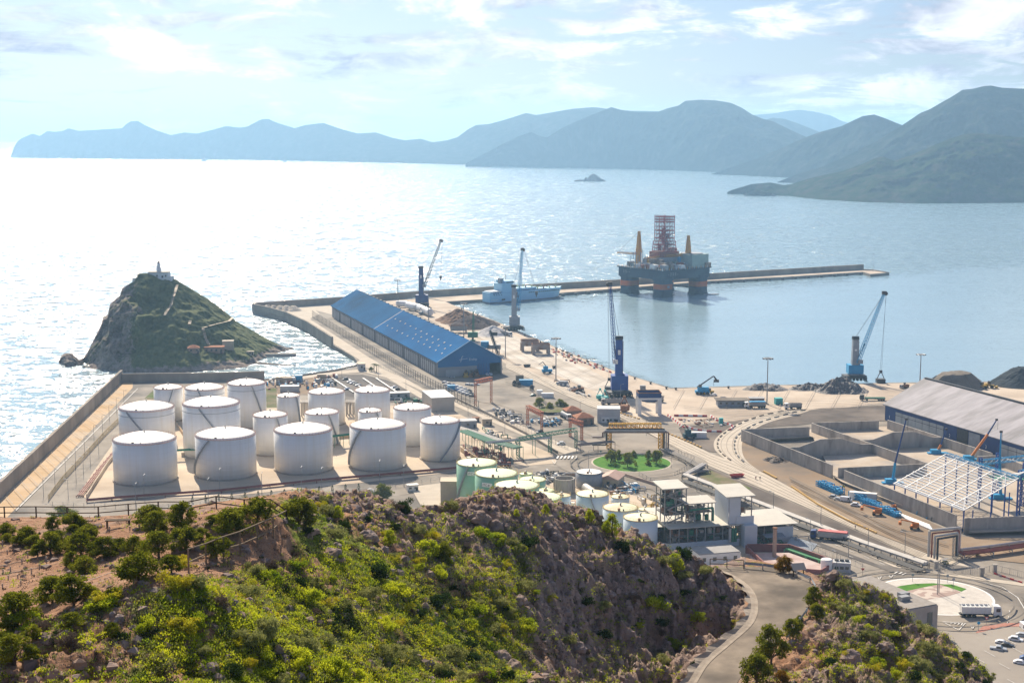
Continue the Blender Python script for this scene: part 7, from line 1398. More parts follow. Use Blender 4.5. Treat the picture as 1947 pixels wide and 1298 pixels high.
# ================================================================ PROCESS PLANT
def plant():
    A = G(1288, 1063, 3); A = V((62.5, 545, 3)); rz = R(14); t = thing('process_plant', 'open steel process plant with stacked pale roofs beside the hill', 'plant', A, rz)
    rf = M('pale plant roof', (0.56, 0.53, 0.45), (0.48, 0.45, 0.39), 0.15, 0.6); wl = M('pale blue white cladding', (0.56, 0.60, 0.64), (0.50, 0.54, 0.58), 0.2, 0.6); st_ = M('plant steel', (0.30, 0.29, 0.28), (0.22, 0.21, 0.20), 0.5, 0.6)
    def roof(x0, y0, w_, d, z, tilt=1.0): b = MB(); b.add([(x0, y0, z), (x0 + w_, y0, z), (x0 + w_, y0 + d, z + tilt), (x0, y0 + d, z + tilt), (x0, y0, z - .35), (x0 + w_, y0, z - .35), (x0 + w_, y0 + d, z + tilt - .35), (x0, y0 + d, z + tilt - .35)], [(0, 1, 2, 3), (7, 6, 5, 4), (4, 5, 1, 0), (5, 6, 2, 1), (6, 7, 3, 2), (7, 4, 0, 3)]); b.build('roof', rf, t)
    def frame(x0, y0, w_, d, z0, z1, nx, ny, floors, brace=True):
        for i in range(nx + 1):
            for j in range(ny + 1):
                if 0 < i < nx and 0 < j < ny: continue
                b = MB(); x, y = x0 + w_ * i / nx, y0 + d * j / ny; b.beam((x, y, z0), (x, y, z1), 0.36); b.build('column', st_, t)
        for z in floors: b = MB(); b.box(x0 + w_ / 2, y0 + d / 2, z, w_, d, 0.22); b.build('floor_grating', M('grating', (0.16, 0.15, 0.14), (0.2, 0.19, 0.18), 1), t)
        for z in list(floors) + [z1 - 0.3]:
            b = MB(); 
            for y in (y0, y0 + d): b.beam((x0, y, z + 1.1 if z < z1 - 1 else z), (x0 + w_, y, z + 1.1 if z < z1 - 1 else z), 0.12)
            for x in (x0, x0 + w_): b.beam((x, y0, z + 1.1 if z < z1 - 1 else z), (x, y0 + d, z + 1.1 if z < z1 - 1 else z), 0.12)
            b.build('railing', st_, t)
        if brace: b = MB(); b.beam((x0, y0, z0), (x0 + w_ / nx, y0, z0 + 5), 0.2); b.beam((x0 + w_ / nx, y0, z0), (x0, y0, z0 + 5), 0.2); b.build('bracing', st_, t)
    def junk(x0, y0, w_, d, z, n, h=2.6):
        for _ in range(n):
            b = MB(); x, y = random.uniform(x0 + 1, x0 + w_ - 1), random.uniform(y0 + 1, y0 + d - 1)
            if random.random() < 0.5: b.lathe([(0.9, 0), (0.9, h * .8), (0, h)], 10, (x, y, z))
            else: b.box(x, y, z, random.uniform(1, 2.6), random.uniform(1, 2), random.uniform(1, h))
            b.build('equipment', random.choice([st_, dark, green, pipew, rust, dark]), t)
    random.seed(9)
    roof(-1, -1, 32, 30, 15, 0.8); frame(0, 0, 29.5, 27, 4.5, 14.8, 8, 4, [8.5]); junk(0, 0, 29, 12, 4.5, 34, 6); junk(0, 0, 29, 26, 8.7, 26, 4)
    b = MB(); b.box(14.6, 0, 0, 29.4, 0.3, 4.8); b.build('wall_panel', wl, t); b = MB(); b.add([(-14, 7, 6), (0, -0.2, 4.8), (0, -0.2, -1), (-14, 7, 1)], [(0, 3, 2, 1)]); b.build('wall_panel', wl, t)
    b = MB(); b.box(15, 26.5, 0, 29, 0.3, 14); b.build('back_wall', greyp, t); b = MB(); b.box(15, 13, -0.5, 29, 26, 4.6); b.build('plinth', wallg, t)
    roof(-9, 6, 9, 22, 13.5, 0.6); frame(-8.5, 7, 8.5, 20, 0, 13.3, 3, 3, [4.5, 9]); junk(-8.5, 7, 8, 20, 4.7, 14); junk(-8.5, 7, 8, 20, 9.2, 12)
    roof(-2.5, 3, 11, 12, 30.2, 0.6); frame(-1, 4, 9, 10, 15.6, 30, 2, 2, [19, 22.5, 26]); junk(-1, 4, 9, 10, 19.2, 9); junk(-1, 4, 9, 10, 22.7, 9); junk(-1, 4, 9, 10, 26.2, 8)
    roof(7, 3, 13.5, 10, 23.6, 0.5); frame(8, 4, 11, 8, 15.6, 23.4, 3, 2, [19.3]); junk(8, 4, 11, 8, 15.8, 10); junk(8, 4, 11, 8, 19.5, 8)
    b = MB(); b.path([(9, 2.6, 21), (18.8, 2.6, 21.5), (19, 2.6, 20), (19, 2.6, 16)], 0.4, 8); b.build('green_pipe', green, t)
    b = MB()
    for k in range(5): b.beam((0 + (k % 2) * 7, 3.4, 16 + k * 2.8), (7 - (k % 2) * 7, 3.4, 18.8 + k * 2.8), 0.5)
    b.build('stair', st_, t)
    roof(23, -1, 12.5, 16, 26.4, 1.2); frame(24.5, 0.5, 10, 13, 17, 26.2, 2, 2, [21.5]); junk(24.5, 0.5, 10, 12, 17.2, 10); junk(24.5, 0.5, 10, 12, 21.7, 8)
    b = MB(); b.box(27.2, 0.2, 13.6, 4.8 - 0, 0.3, 12); b.box(24.4, 7, 13, 0.3, 14, 13); b.build('wall_panel', wl, t); b = MB(); b.box(31.5, -0.2, 14.5, 7.5, 0.3, 3.4); b.build('wall_panel', wl, t)
    b = MB(); b.box(32.8, -1.0, 0, 5.4, 5, 14.6); b.build('stair_core', wl, t)
    roof(35.6, -1.5, 18.5, 22, 13.2, 0.8); frame(36, 0, 16, 20, 0, 13, 4, 3, [5, 9]); junk(36, 0, 10, 12, 0, 12, 4); junk(36, 0, 15, 18, 5.2, 14, 3)
    b = MB(); b.box(49, -0.1, 0, 7, 0.3, 11); b.build('wall_panel', wl, t); b = MB(); b.box(44.5, 20, 0, 17, 0.3, 12.8); b.build('back_wall', greyp, t)
    b = MB(); b.add([(39, -4.5, 6.2), (47.5, -4.5, 6.0), (47.5, 0, 7), (39, 0, 7)], [(0, 1, 2, 3), (3, 2, 1, 0)]); b.build('canopy', greyp, t)
    b = MB(); b.add([(52, -0.5, 4), (60, -7, 1.0), (53, -16, 0.5), (46, -8, 3)], [(0, 3, 2, 1), (0, 1, 2, 3)]); b.build('sloping_cover', wl, t)
    for k in range(3): b = MB(); b.tube((27.3 - k * 1.2 + 0, -0.8, 3.5), (27.3 - k * 1.2, -0.8, 12.5), 0.55, 10); b.build('vertical_pipe', green if k < 2 else pipew, t)
plant()
for o_ in kids(bpy.data.objects['process_plant']):
    for v_ in o_.data.vertices: v_.co.z = v_.co.z * 0.613 if v_.co.z < 15 else v_.co.z - 5.8
def chim():
    t = thing('chimney', 'slim brown chimney in front of the process plant', 'chimney', G(1472, 1066, 3)); b = MB(); b.lathe([(0.8, 0), (0.75, 13.1), (0.6, 13.1), (0.6, 12.6), (0, 12.6)], 14); b.build('stack', M('brown chimney', (0.33, 0.23, 0.17), (0.42, 0.30, 0.23), 0.5), t); b = MB(); b.lathe([(0.95, 12.8), (0.95, 13.3), (0.7, 13.3)], 14); b.build('rim', rust, t)
chim()
house('low_building', 'low white building with a grey flat roof below the process plant', V((78, 531, 3)), 17, 11, 4.6, white, M('grey flat roof', (0.26, 0.25, 0.24), (0.32, 0.31, 0.30), 0.3), 0.25, win=4, over=-0.3)
maroon = M('maroon basin wall', (0.20, 0.06, 0.055), (0.26, 0.10, 0.09), 0.3); wall('basin_wall', [(1418, 1052), (1460, 1092), (1560, 1100), (1590, 1082), (1500, 1050), (1420, 1050)], 0.5, 3, 6.5, maroon, 'dark red wall round the basin below the process plant')
sheet('basin_floor', [(1418, 1052), (1460, 1092), (1560, 1100), (1590, 1082), (1500, 1050)], M('pinkish basin floor', (0.36, 0.22, 0.19), (0.5, 0.4, 0.36), 0.15))
tank(1481 + 0, 15, 1080, 1110, 'small plain white tank beside the basin, right of the orange bush', 'w', dome=0.02) if False else None
b = MB(); b.lathe([(2.2, 0), (2.2, 5), (1.9, 5.3), (0, 5.4)], 24); tag(b.build('water_tank', white, None, G(1571, 1088, 3)), 'small white cylindrical tank beside the basin above the rock pile', 'tank')
t = thing('cooling_unit', 'white cooling unit with fans and a row of dark windows above the rock pile', 'cooling unit', G(1600, 1086, 3), -0.2); b = MB(); b.box(0, 0, 0, 6.5, 4.5, 4); b.box(-5, 2, 0, 5, 5, 2.6); b.build('casing', whiteg, t)
for k in range(3): b = MB(); b.box(-1.9 + 1.9 * k, -2.3, 1.6, 1.3, 0.15, 1.0); b.build('louvre', glass, t); b = MB(); b.lathe([(0.8, 4), (0.8, 4.7), (0, 4.7)], 12, (-1.9 + 1.9 * k, 0.4, 0)); b.build('fan', dark, t)
beltpipes('green_hoses', [(1500, 1050), (1540, 1064), (1590, 1080)], 1.8, 0.5, 3, M('bright green pipe', (0.10, 0.38, 0.16), (0.14, 0.45, 0.2), 0.5), 'bright green pipes along the basin edge', 'pipes', 6)

# ================================================================ FENCES AND SIGNS
def fence(name, label, pts, h, step, mat, post=0.12, rails=(0.1, 1.0), cat='fence', bars=0, top=0):
    q = [G(*p, 3.05) for p in pts]; o = q[0]; t = thing(name, label, cat, o); kk = 0; rb = MB(); cnt = sum(max(1, int((q[i + 1] - q[i]).length / step)) for i in range(len(q) - 1)); step *= max(1, cnt / 95)
    for i in range(len(q) - 1):
        a, c = q[i] - o, q[i + 1] - o; n = max(1, int((c - a).length / step))
        for k in range(n + (i == len(q) - 2)): p = a.lerp(c, k / n); b = MB(); b.box(p.x, p.y, 0, post, post, h); b.build('post', mat, t)
        for r_ in rails: rb = MB(); rb.beam(a + V((0, 0, h * r_)), c + V((0, 0, h * r_)), post * 0.6); rb.build('rail', mat, t)
        if bars:
            m = int((c - a).length / bars); b = MB(); [b.beam(a.lerp(c, k / m), a.lerp(c, k / m) + V((0, 0, h)), 0.05) for k in range(m)]; b.build('mesh_panel', mat, t)
fence('tall_fence', 'tall dark fence running beside the long apron of the blue warehouse', [(594, 604), (640, 632), (712, 676), (790, 722), (870, 765), (910, 782)], 6.5, 5.5, dark, 0.3, (0.15, 0.97))
fence('road_fence', 'pale metal fence between the warehouse road and the tank yard road', [(720, 697), (790, 728), (862, 762), (940, 797), (1000, 820), (1080, 855)], 2.6, 3.5, steel, 0.14, (0.3, 0.95), bars=1.2)
fence('yellow_fence', 'yellowish fence curving beside the sea wall road', [(92, 952), (120, 915), (160, 872), (200, 828), (233, 796)], 3.0, 2.6, M('yellow fence paint', (0.50, 0.36, 0.13), (0.42, 0.3, 0.12), 1), 0.16, (0.05, 0.5, 0.98), bars=0.8)
fence('road_fence', 'grey fence between the front road and the hill foot', [(100, 962), (300, 968), (500, 955), (700, 935), (900, 905)], 2.2, 4.5, steel, 0.14, (0.5, 0.97))
fence('road_fence', 'grey fence along the plant side of the east road', [(1215, 905), (1290, 945), (1400, 985), (1530, 1042), (1640, 1082)], 2.4, 4, steel, 0.14, (0.1, 0.97), bars=1.0)
fence('road_fence', 'fence on the low wall around the outer kerb of the lawn roundabout', [(1283, 905), (1310, 890), (1320, 876), (1290, 862)], 2.2, 3, dark, 0.12, (0.1, 0.97))
fence('road_fence', 'grey fence between the plaza road and the pipe loop yard', [(1700, 1068), (1780, 1085), (1862, 1094), (1890, 1085), (1950, 1100)], 2.6, 3, steel, 0.14, (0.1, 0.97), bars=0.8)
for k, (x, y) in enumerate(((1779, 1084), (1866, 1096), (1891, 1090))): t = thing('gate_pillar', 'grey concrete gate pillar near the plaza, %s from the left' % nth(k), 'pillar', G(x, y, 3.05)); b = MB(); b.box(0, 0, 0, 1.3, 1.3, 3.4); b.build('shaft', wallg, t); b = MB(); b.box(0, 0, 3.4, 1.6, 1.6, 0.25); b.build('cap', wallg, t)
rowof('road_barrier', MB().extx([(-0.4, 0), (-0.3, 0.3), (-0.15, 0.9), (0.15, 0.9), (0.3, 0.3), (0.4, 0)], -0.75, 0.75), [redp, M('pinkish barrier', (0.5, 0.3, 0.27), (0.55, 0.36, 0.33), 1)], [(1893, 1093), (1950, 1112)], 1.9, 'red plastic barrier beside the gate pillar, %s from the left', 'barrier', 'red barriers beside the gate', alt=1)
def sign(x, y, label, kind, rz=0, h=3.0):
    t = thing('road_sign', label, 'road sign', G(x, y, 3.05), rz); b = MB(); b.tube((0, 0, 0), (0, 0, h), 0.07, 6); b.build('post', steel, t); b = MB()
    if kind == 'yield': b.extx([], 0, 0) if False else b.ext([(-0.7, h + 0.3), (0.7, h + 0.3), (0, h - 0.9)], -0.12, -0.06); b.build('plate', redp, t); b = MB(); b.ext([(-0.42, h + 0.14), (0.42, h + 0.14), (0, h - 0.55)], -0.14, -0.125); b.build('plate_centre', white, t)
    else: b.tube((0, -0.12, h), (0, -0.06, h), 0.55, 16); b.build('plate', {'b': azure, 'g': greyp}[kind], t)
sign(1875, 1190, 'red give way sign on the red kerb island', 'yield'); sign(1860, 1200, 'round blue sign at the tip of the red kerb island', 'b'); sign(1735, 1107, 'round grey sign on the far left of the plaza roundabout', 'g'); sign(1801, 1109, 'round grey sign on the far side of the plaza lawn', 'g'); sign(1812, 1126, 'white square sign pole at the right end of the plaza lawn', 'g', h=5); sign(1640, 1096, 'dark triangular sign seen from behind at the plant road mouth', 'yield', 3.0); sign(1050 * 1.0 + 92, 868, 'round sign at the left entry of the lawn roundabout', 'g'); sign(1771, 1206, 'small sign beside the flat roofed concrete building', 'g')
# distant boats
for x, y, s, lb in ((389, 306, 1.0, 'small ship on the horizon below the left headland'), (541, 307.5, 0.6, 'tiny boat on the horizon right of the small ship')):
    p = G(x, y, 0); t = thing('distant_ship', lb, 'ship', p, 0.1); b = MB(); b.add([(-22, 0, 6), (-18, -4, 0), (16, -4, 0), (24, 0, 8), (16, 4, 0), (-18, 4, 0), (-22, -4, 6), (20, -4, 7), (20, 4, 7), (-22, 4, 6)], [(6, 1, 2, 7), (9, 8, 4, 5), (6, 7, 3, 8, 9), (7, 2, 3), (3, 4, 8), (6, 9, 5, 1)]); b.build('hull', navy, t); b = MB(); b.box(-4, 0, 6, 14, 6, 8); b.box(-4, 0, 14, 2, 2, 9); b.build('superstructure', greyp, t); t.scale = (s * 1.1,) * 3
# ================================================================ VEGETATION AND STONES OF THE HILL
rng = np.random.default_rng(3)
def leaves(centres, radii, per, size, squash=0.8, seed=0, up=0.0):
    r_ = np.random.default_rng(seed); C_ = np.repeat(np.array(centres), per, 0); Rr = np.repeat(np.array(radii), per)
    d = r_.normal(size=C_.shape); d /= np.linalg.norm(d, axis=1, keepdims=True); f = r_.random(len(C_)) ** 0.45
    p = C_ + d * (Rr * f)[:, None] * np.array([1, 1, squash]); n = len(p)
    a = r_.normal(size=(n, 3)); a[:, 2] += up; a += d * 0.6; a /= np.linalg.norm(a, axis=1, keepdims=True); b = np.cross(a, r_.normal(size=(n, 3))); b /= np.linalg.norm(b, axis=1, keepdims=True)
    s = size * (0.6 + 0.8 * r_.random(n))[:, None]; v = np.stack([p - b * s * .45, p + a * s * .5 - b * s * .0, p + b * s * .45, p + a * s * 1.5], 1)
    v = np.stack([p - a * s, p + b * s * .5, p + a * s, p - b * s * .5], 1).reshape(-1, 3); return v
def quad_mesh(name, v, mat):
    n = len(v) // 4; me = bpy.data.meshes.new(name); me.vertices.add(4 * n); me.vertices.foreach_set('co', v.astype(np.float32).ravel()); me.loops.add(4 * n); me.loops.foreach_set('vertex_index', np.arange(4 * n, dtype=np.int32)); me.polygons.add(n)
    me.polygons.foreach_set('loop_start', np.arange(0, 4 * n, 4, dtype=np.int32)); me.polygons.foreach_set('loop_total', np.full(n, 4, dtype=np.int32)); me.update(); me.validate(); me.materials.append(mat); return me
LF = {'pine': leaf('pine foliage', (0.085, 0.11, 0.01), (0.27, 0.28, 0.025), 1.2, 0.45), 'green': leaf('fresh green leaves', (0.19, 0.27, 0.015), (0.55, 0.58, 0.03), 0.5, 0.5), 'olive': leaf('grey green leaves', (0.19, 0.21, 0.06), (0.40, 0.40, 0.15), 1.5, 0.3),
      'dark': leaf('dark green leaves', (0.02, 0.045, 0.012), (0.055, 0.09, 0.02), 1.6, 0.3), 'yellow': leaf('yellow green leaves', (0.30, 0.32, 0.02), (0.55, 0.46, 0.03), 1.2, 0.45), 'dry': leaf('dry twigs', (0.11, 0.08, 0.06), (0.20, 0.155, 0.12), 1.5, 0.15), 'rusty': leaf('rusty orange leaves', (0.20, 0.10, 0.015), (0.30, 0.2, 0.03), 1.6, 0.4)}
bark = M('bark', (0.10, 0.07, 0.05), (0.16, 0.12, 0.09), 4, 0.95)
def make_tree(seed, kind='pine', tall=1.0, trunk=0.28):
    r_ = random.Random(seed); cs, rs = [], []; H = 0.9 * tall; z0 = trunk
    for k in range(42):
        a = r_.uniform(0, 6.28); zz_ = r_.random(); w_ = math.sin(math.pi * min(1, 0.25 + zz_ * 0.72)) ** 0.7 * 0.40; q = w_ * r_.uniform(0.35, 1); cs.append((math.cos(a) * q, math.sin(a) * q, z0 + zz_ * (H - z0) * 0.92)); rs.append(r_.uniform(0.09, 0.17))
    t = bpy.data.objects.new('pine_sapling', None); crown = bpy.data.objects.new('crown', quad_mesh('crown', leaves(cs, rs, 95, 0.03, 0.85, seed, 0.4), LF[kind])); b = MB(); b.tube((0, 0, -0.15), (0.02, 0, z0), 0.035, 6, 0.028)
    for c in cs[::4]: b.tube((0.02, 0, z0 * r_.uniform(.6, 1)), (c[0] * .9, c[1] * .9, c[2]), 0.018, 4, 0.006)
    me = bpy.data.meshes.new('trunk'); me.from_pydata(b.v, [], b.f); me.materials.append(bark); tr = bpy.data.objects.new('trunk', me); return t, [crown, tr]
VT = [make_tree(s, 'pine', tl, tk) for s, tl, tk in ((1, .92, .16), (2, .82, .12), (3, 1.0, .2), (4, .78, .1), (5, .9, .2))]
VC = make_tree(21, 'dark', 2.3, 0.1); VO = make_tree(22, 'rusty', 0.9, .15); VB = make_tree(23, 'green', 1.1, .05)
def put(proto, p, s, label, cat='tree', group=None, name='pine_sapling', sz=1.0):
    r0, ch = proto; r_ = bpy.data.objects.new(name, None); COL.objects.link(r_); r_.empty_display_size = 0.2; r_.location = p; r_.scale = (s, s, s * sz); r_.rotation_euler = (0, 0, random.uniform(0, 6.28)); tag(r_, label, cat, group)
    for c in ch: k = c.copy(); COL.objects.link(k); k.parent = r_
    return r_
random.seed(4)
TR = [(40, 345, 85), (45, 385, 60), (95, 410, 65), (155, 400, 120), (190, 430, 90), (215, 475, 75), (300, 320, 80), (410, 320, 110), (415, 345, 65), (470, 320, 80), (500, 400, 130), (290, 460, 130), (400, 440, 90), (340, 390, 90), (600, 468, 140), (690, 435, 85), (770, 462, 125), (905, 475, 165), (850, 290, 140), (880, 345, 130), (1035, 310, 150), (1060, 430, 150), (1150, 385, 80), (1210, 300, 75), (1310, 345, 180), (1460, 285, 165), (1235, 485, 145), (1700, 298, 180), (795, 605, 190), (975, 565, 115), (460, 470, 150), (405, 530, 90), (487, 565, 125), (300, 735, 170), (420, 750, 185), (100, 870, 220), (40, 905, 100), (645, 715, 90), (552, 785, 70), (405, 885, 110), (188, 940, 85), (85, 1090, 185), (15, 960, 80), (640, 930, 85), (235, 740, 60)]
ords = {}
for zx, zy, w_ in sorted(TR, key=lambda q: q[0]):
    px, py = zx / 2.995, 900 + zy / 2.995; p = hh(px, py)
    if p is None or p.y > 150: p = P(px, py, 105); p.z = hz(p.x, p.y)
    s = w_ / 2.995 / FPX * p.y * 1.6; row = 'back' if zy < 360 else ('second' if zy < 500 else ('third' if zy < 660 else ('near' if zy < 850 else 'nearest'))); k = ords[row] = ords.get(row, 0) + 1
    put(VT[random.randrange(5)], p - V((0, 0, 0.03)), s, '%s pine sapling in the %s row of the terrace, %s from the left' % ('broad' if w_ > 140 else ('rounded' if w_ > 85 else 'small'), row, nth(k - 1)), group='pine saplings on the terrace', sz=0.72)
def putpx(proto, px, py, w_, label, cat='bush', name='bush', sz=1.0, D=None, group=None):
    p = hh(px, py) if D is None else P(px, py, D)
    if p is None: return
    put(proto, p - V((0, 0, 0.08)), w_ / FPX * p.y * 1.1, label, cat, group, name, sz)
putpx(VC, 642, 1215, 28, 'tall dark cypress like shrub on the slope, left of the pair', 'tree', 'cypress'); putpx(VC, 664, 1195, 24, 'tall dark cypress like shrub on the slope, right of the pair', 'tree', 'cypress')
putpx(VT[2], 1546, 1152, 42, 'young pine leaning on the guardrail bend, upper of two', 'tree', 'pine_tree'); putpx(VT[4], 1552, 1178, 38, 'young pine right below the guardrail bend', 'tree', 'pine_tree'); putpx(VT[0], 1508, 1216, 50, 'bright round pine beside the lower guardrail', 'tree', 'pine_tree'); putpx(VT[1], 1520, 1180, 16, 'tiny dark sapling above the round pine', 'tree', 'pine_tree')
putpx(VT[2], 1466, 1262, 74, 'big bushy pine over the road, upper of the two largest', 'tree', 'pine_tree', 1.1); putpx(VT[0], 1440, 1305, 74, 'big bushy pine at the bottom edge beside the road', 'tree', 'pine_tree', 1.05); putpx(VO, 1486, 1300, 34, 'rusty brown bush between the big pines at the bottom', 'bush')
putpx(VO, 1490, 1088, 40, 'orange flowered bush behind the guardrail', 'bush'); putpx(VB, 1163, 1015, 40, 'dark round bush on the crest above the pale tanks', 'bush'); putpx(VB, 1120, 992, 24, 'small olive bush in front of the white roofed tank', 'bush')
putpx(VB, 1282, 1090, 40, 'green bush clinging to the cliff top right of the crest', 'bush'); putpx(VT[3], 846, 1060, 42, 'dark round bush in the middle of the slope', 'bush'); putpx(VB, 741, 1035, 30, 'bright green bush on the upper slope', 'bush'); putpx(VB, 983, 950, 13, 'tiny green tuft near the rocky summit', 'bush'); putpx(VB, 982, 981, 15, 'small dark tuft below the rocky summit', 'bush'); putpx(VB, 1037, 975, 18, 'green tuft on the right shoulder of the rocky summit', 'bush'); putpx(VB, 643, 985, 26, 'bush on the crest right of the fence corner', 'bush')
# trees standing on the flat land below
def gtree(px, py, w_, label, kind=1, group=None, s=1.0): p = G(px, py, 3.05); put(VT[kind], p, w_ / FPX * p.y * 1.4, label, 'tree', group, 'roundabout_tree', s)
gg_ = 'trees on the lawn roundabout'
for x, y, w_, k, lb in ((1161, 882, 22, 0, 'dense round tree at the left end of the roundabout lawn'), (1175, 877, 16, 2, 'thin tree behind the left one on the roundabout lawn'), (1193, 888, 23, 4, 'round tree at the front of the roundabout lawn'), (1205, 869, 12, 3, 'small pale tree at the back of the roundabout lawn'), (1249, 882, 22, 0, 'dense round tree at the right end of the roundabout lawn'), (1233, 873, 13, 2, 'thin tree behind the right one on the roundabout lawn'), (1232, 885, 10, 3, 'little tree left of the dense right one on the lawn')): gtree(x, y, w_, lb, k, gg_, 1.1)
for x, y, w_, k, lb in ((1026, 777, 19, 4, 'small tree on the traffic island, leftmost'), (1045, 780, 15, 1, 'small tree on the traffic island, second'), (1064, 776, 16, 0, 'small tree on the traffic island, third'), (1073, 777, 13, 3, 'small tree on the traffic island, rightmost')): gtree(x, y, w_, lb, k, 'trees on the traffic island')
sheet('traffic_island', [(1018, 778), (1035, 772), (1070, 771), (1084, 776), (1070, 783), (1040, 784)], weedm)
for x, w_, lb in ((1170, 7, 'left'), (1209, 9, 'front')): p = G(x, 886, 3.05); put(VB, p, w_ / FPX * p.y, 'clipped dark round shrub on the roundabout lawn, %s one' % lb, 'bush', None, 'bush')
gtree(727, 951, 34, 'big light green bush at the foot of the hill beside the road fork', 1, s=0.9); gtree(118, 984, 44, 'wide green bush behind the left part of the hill fence', 3, s=0.5); gtree(706, 706, 8, 'small dark tree by the palms at the channel corner', 0); gtree(1797, 1073, 12, 'small shrub under the pipe loop yard wall', 4, s=0.7); gtree(1856, 1056, 14, 'pale green shrub beside the right pipe run', 4, s=0.7)
def palm(x, y, label):
    t = thing('palm_tree', label, 'palm', G(x, y, 3.05), 0, 'palms at the channel corner'); b = MB(); b.tube((0, 0, 0), (0.2, 0, 4.6), 0.28, 8, 0.2); b.build('trunk', bark, t); b = MB()
    for k in range(16):
        a = k * 0.4; p = V((0.2, 0, 4.6))
        for j in range(4): q = p + V((math.cos(a), math.sin(a), 0.7 - j * 0.5)) * 0.8; s = V((-math.sin(a), math.cos(a), 0)) * (0.3 - .06 * j); b.add([p - s, p + s, q + s * .8, q - s * .8], [(0, 1, 2, 3)]); p = q
    b.build('crown', LF['dark'], t)
palm(711, 706, 'palm at the channel corner, left of two'); palm(716, 708, 'palm at the channel corner, right of two')
p = None
for k in range(14): x = 366 + k * 24 + (k * 37 % 9); y = 955 - k * 1.9; q_ = G(x, y, 3.05); put(VC, q_, 1.6, 'small dark cypress in the row before the front road, %s from the left' % nth(k), 'tree', 'little cypresses along the front road', 'cypress', 1.0)

# individual shrubs of the slope
def shrub_mesh(kind, seed, n=15, per=130, size=0.036, sq=0.75):
    r_ = random.Random(seed); cs = [(r_.uniform(-.32, .32), r_.uniform(-.32, .32), r_.uniform(0.08, .42)) for _ in range(n)]; rs = [r_.uniform(.13, .24) for _ in cs]
    return bpy.data.objects.new('shrub', quad_mesh('shrub', leaves(cs, rs, per, size, sq, seed, 1.2), LF[kind]))
KD = {'green': ('bright green leafy shrub', [shrub_mesh('green', 40 + i) for i in range(2)]), 'olive': ('pale grey green shrub', [shrub_mesh('olive', 50 + i) for i in range(3)]), 'dark': ('dark green shrub', [shrub_mesh('dark', 60 + i) for i in range(2)]), 'yellow': ('yellow flowering shrub', [shrub_mesh('yellow', 70 + i, size=0.03) for i in range(2)]), 'dry': ('dry brown twiggy shrub', [shrub_mesh('dry', 80 + i, size=0.028) for i in range(2)])}
random.seed(12)
REG = [((330, 1060, 700, 1298), 50, dict(green=7, olive=6, yellow=3, dark=2, dry=2), 'left part of the near slope'), ((700, 1000, 1000, 1298), 62, dict(green=6, olive=8, yellow=3, dark=3, dry=3), 'middle of the near slope'), ((1000, 1010, 1420, 1298), 34, dict(green=2, olive=3, yellow=1, dark=5, dry=4), 'shaded cliff side of the slope'), ((1545, 1110, 1900, 1298), 62, dict(green=4, olive=3, yellow=2, dark=4, dry=3), 'right hand rocky spur'), ((540, 945, 860, 1080), 22, dict(green=2, olive=3, yellow=2, dark=3, dry=3), 'stony crest behind the slope'), ((0, 1130, 330, 1298), 12, dict(green=2, yellow=1, dark=2, dry=3), 'bare earth below the terrace')]
def isroad(p): return abs(p.z - HZ) < 0.35 and 112 < p.y < 165 and any(True for a, b in RD if abs(p.y - a.y) < 9 and a.x - 1.5 < p.x < b.x + 1.5)
SHR = []
for (x0, y0, x1, y1), n, wts, lab in REG:
    ks = [k for k, v_ in wts.items() for _ in range(v_)]
    for _ in range(n):
        px, py = random.uniform(x0, x1), random.uniform(y0, y1); p = hh(px, py)
        if p is None or p.y > 162 or isroad(p): continue
        k = random.choice(ks); pr = random.choice(KD[k][1]); o = pr.copy(); COL.objects.link(o); s = random.uniform(0.7, 1.9) * (0.8 + p.y / 250) * (0.75 if k == 'dry' else 1); o.location = p - V((0, 0, 0.06)); o.scale = (s, s * random.uniform(.8, 1.2), s * random.uniform(.7, 1.1)); o.rotation_euler = (0, 0, random.uniform(0, 6.28))
        tag(o, '%s on the %s' % (KD[k][0], lab), 'shrub', '%ss on the %s' % (KD[k][0], lab)); SHR.append((o['group'], px, o))
SHR.sort(key=lambda q: (q[0], q[1])); gk = {}
for g_, x_, o_ in SHR: gk[g_] = gk.get(g_, 0) + 1; o_['label'] = o_['label'] + ', %s from the left' % nth(gk[g_] - 1)
# ground cover: one object for each kind of small growth nobody could count
def cover(name, kind, n, dens, size, blades, up=1.5, seed=0, sp=0.5):
    r_ = random.Random(seed); cs = []; rs = []; t = 0
    while len(cs) < n and t < n * 6:
        t += 1; px, py = r_.uniform(-60, 2000), 930 + 440 * r_.random() ** 0.85
        d = dens(px, py) * (0.1 + 1.9 * max(0, noise.noise(V((px * 0.010, py * 0.018, seed))) + 0.28))
        if r_.random() > d: continue
        p = hh(px, py)
        if p is None or p.y > 170 or isroad(p): continue
        cs.append((p.x, p.y, p.z + 0.04)); rs.append(r_.uniform(0.12, sp) * (0.5 + p.y / 140))
    tag(bpy.data.objects.new(name, quad_mesh(name, leaves(cs, rs, blades, size, 0.45, seed, up), LF[kind])), kind='stuff'); o = bpy.data.objects[name]; COL.objects.link(o)
def slope(px, py):
    if px < 560 and py < 1060 + (560 - px) * 0.25: return 0.05
    if px < 250: return 0.18
    if px < 1020: return 1.0 if py > 1000 else 0.25
    if px < 1430: return 0.16
    if px < 1560: return 0.25
    return 0.75
cover('grass_cover', 'green', 9000, slope, 0.06, 34, 2.0, 1, 0.5)
cover('flower_cover', 'yellow', 2600, lambda x, y: slope(x, y) * (1.0 if 380 < x < 1000 and y > 1080 else 0.25), 0.055, 26, 2.0, 2, 0.45)
cover('grey_scrub_cover', 'olive', 4000, slope, 0.06, 34, 1.4, 3, 0.55)
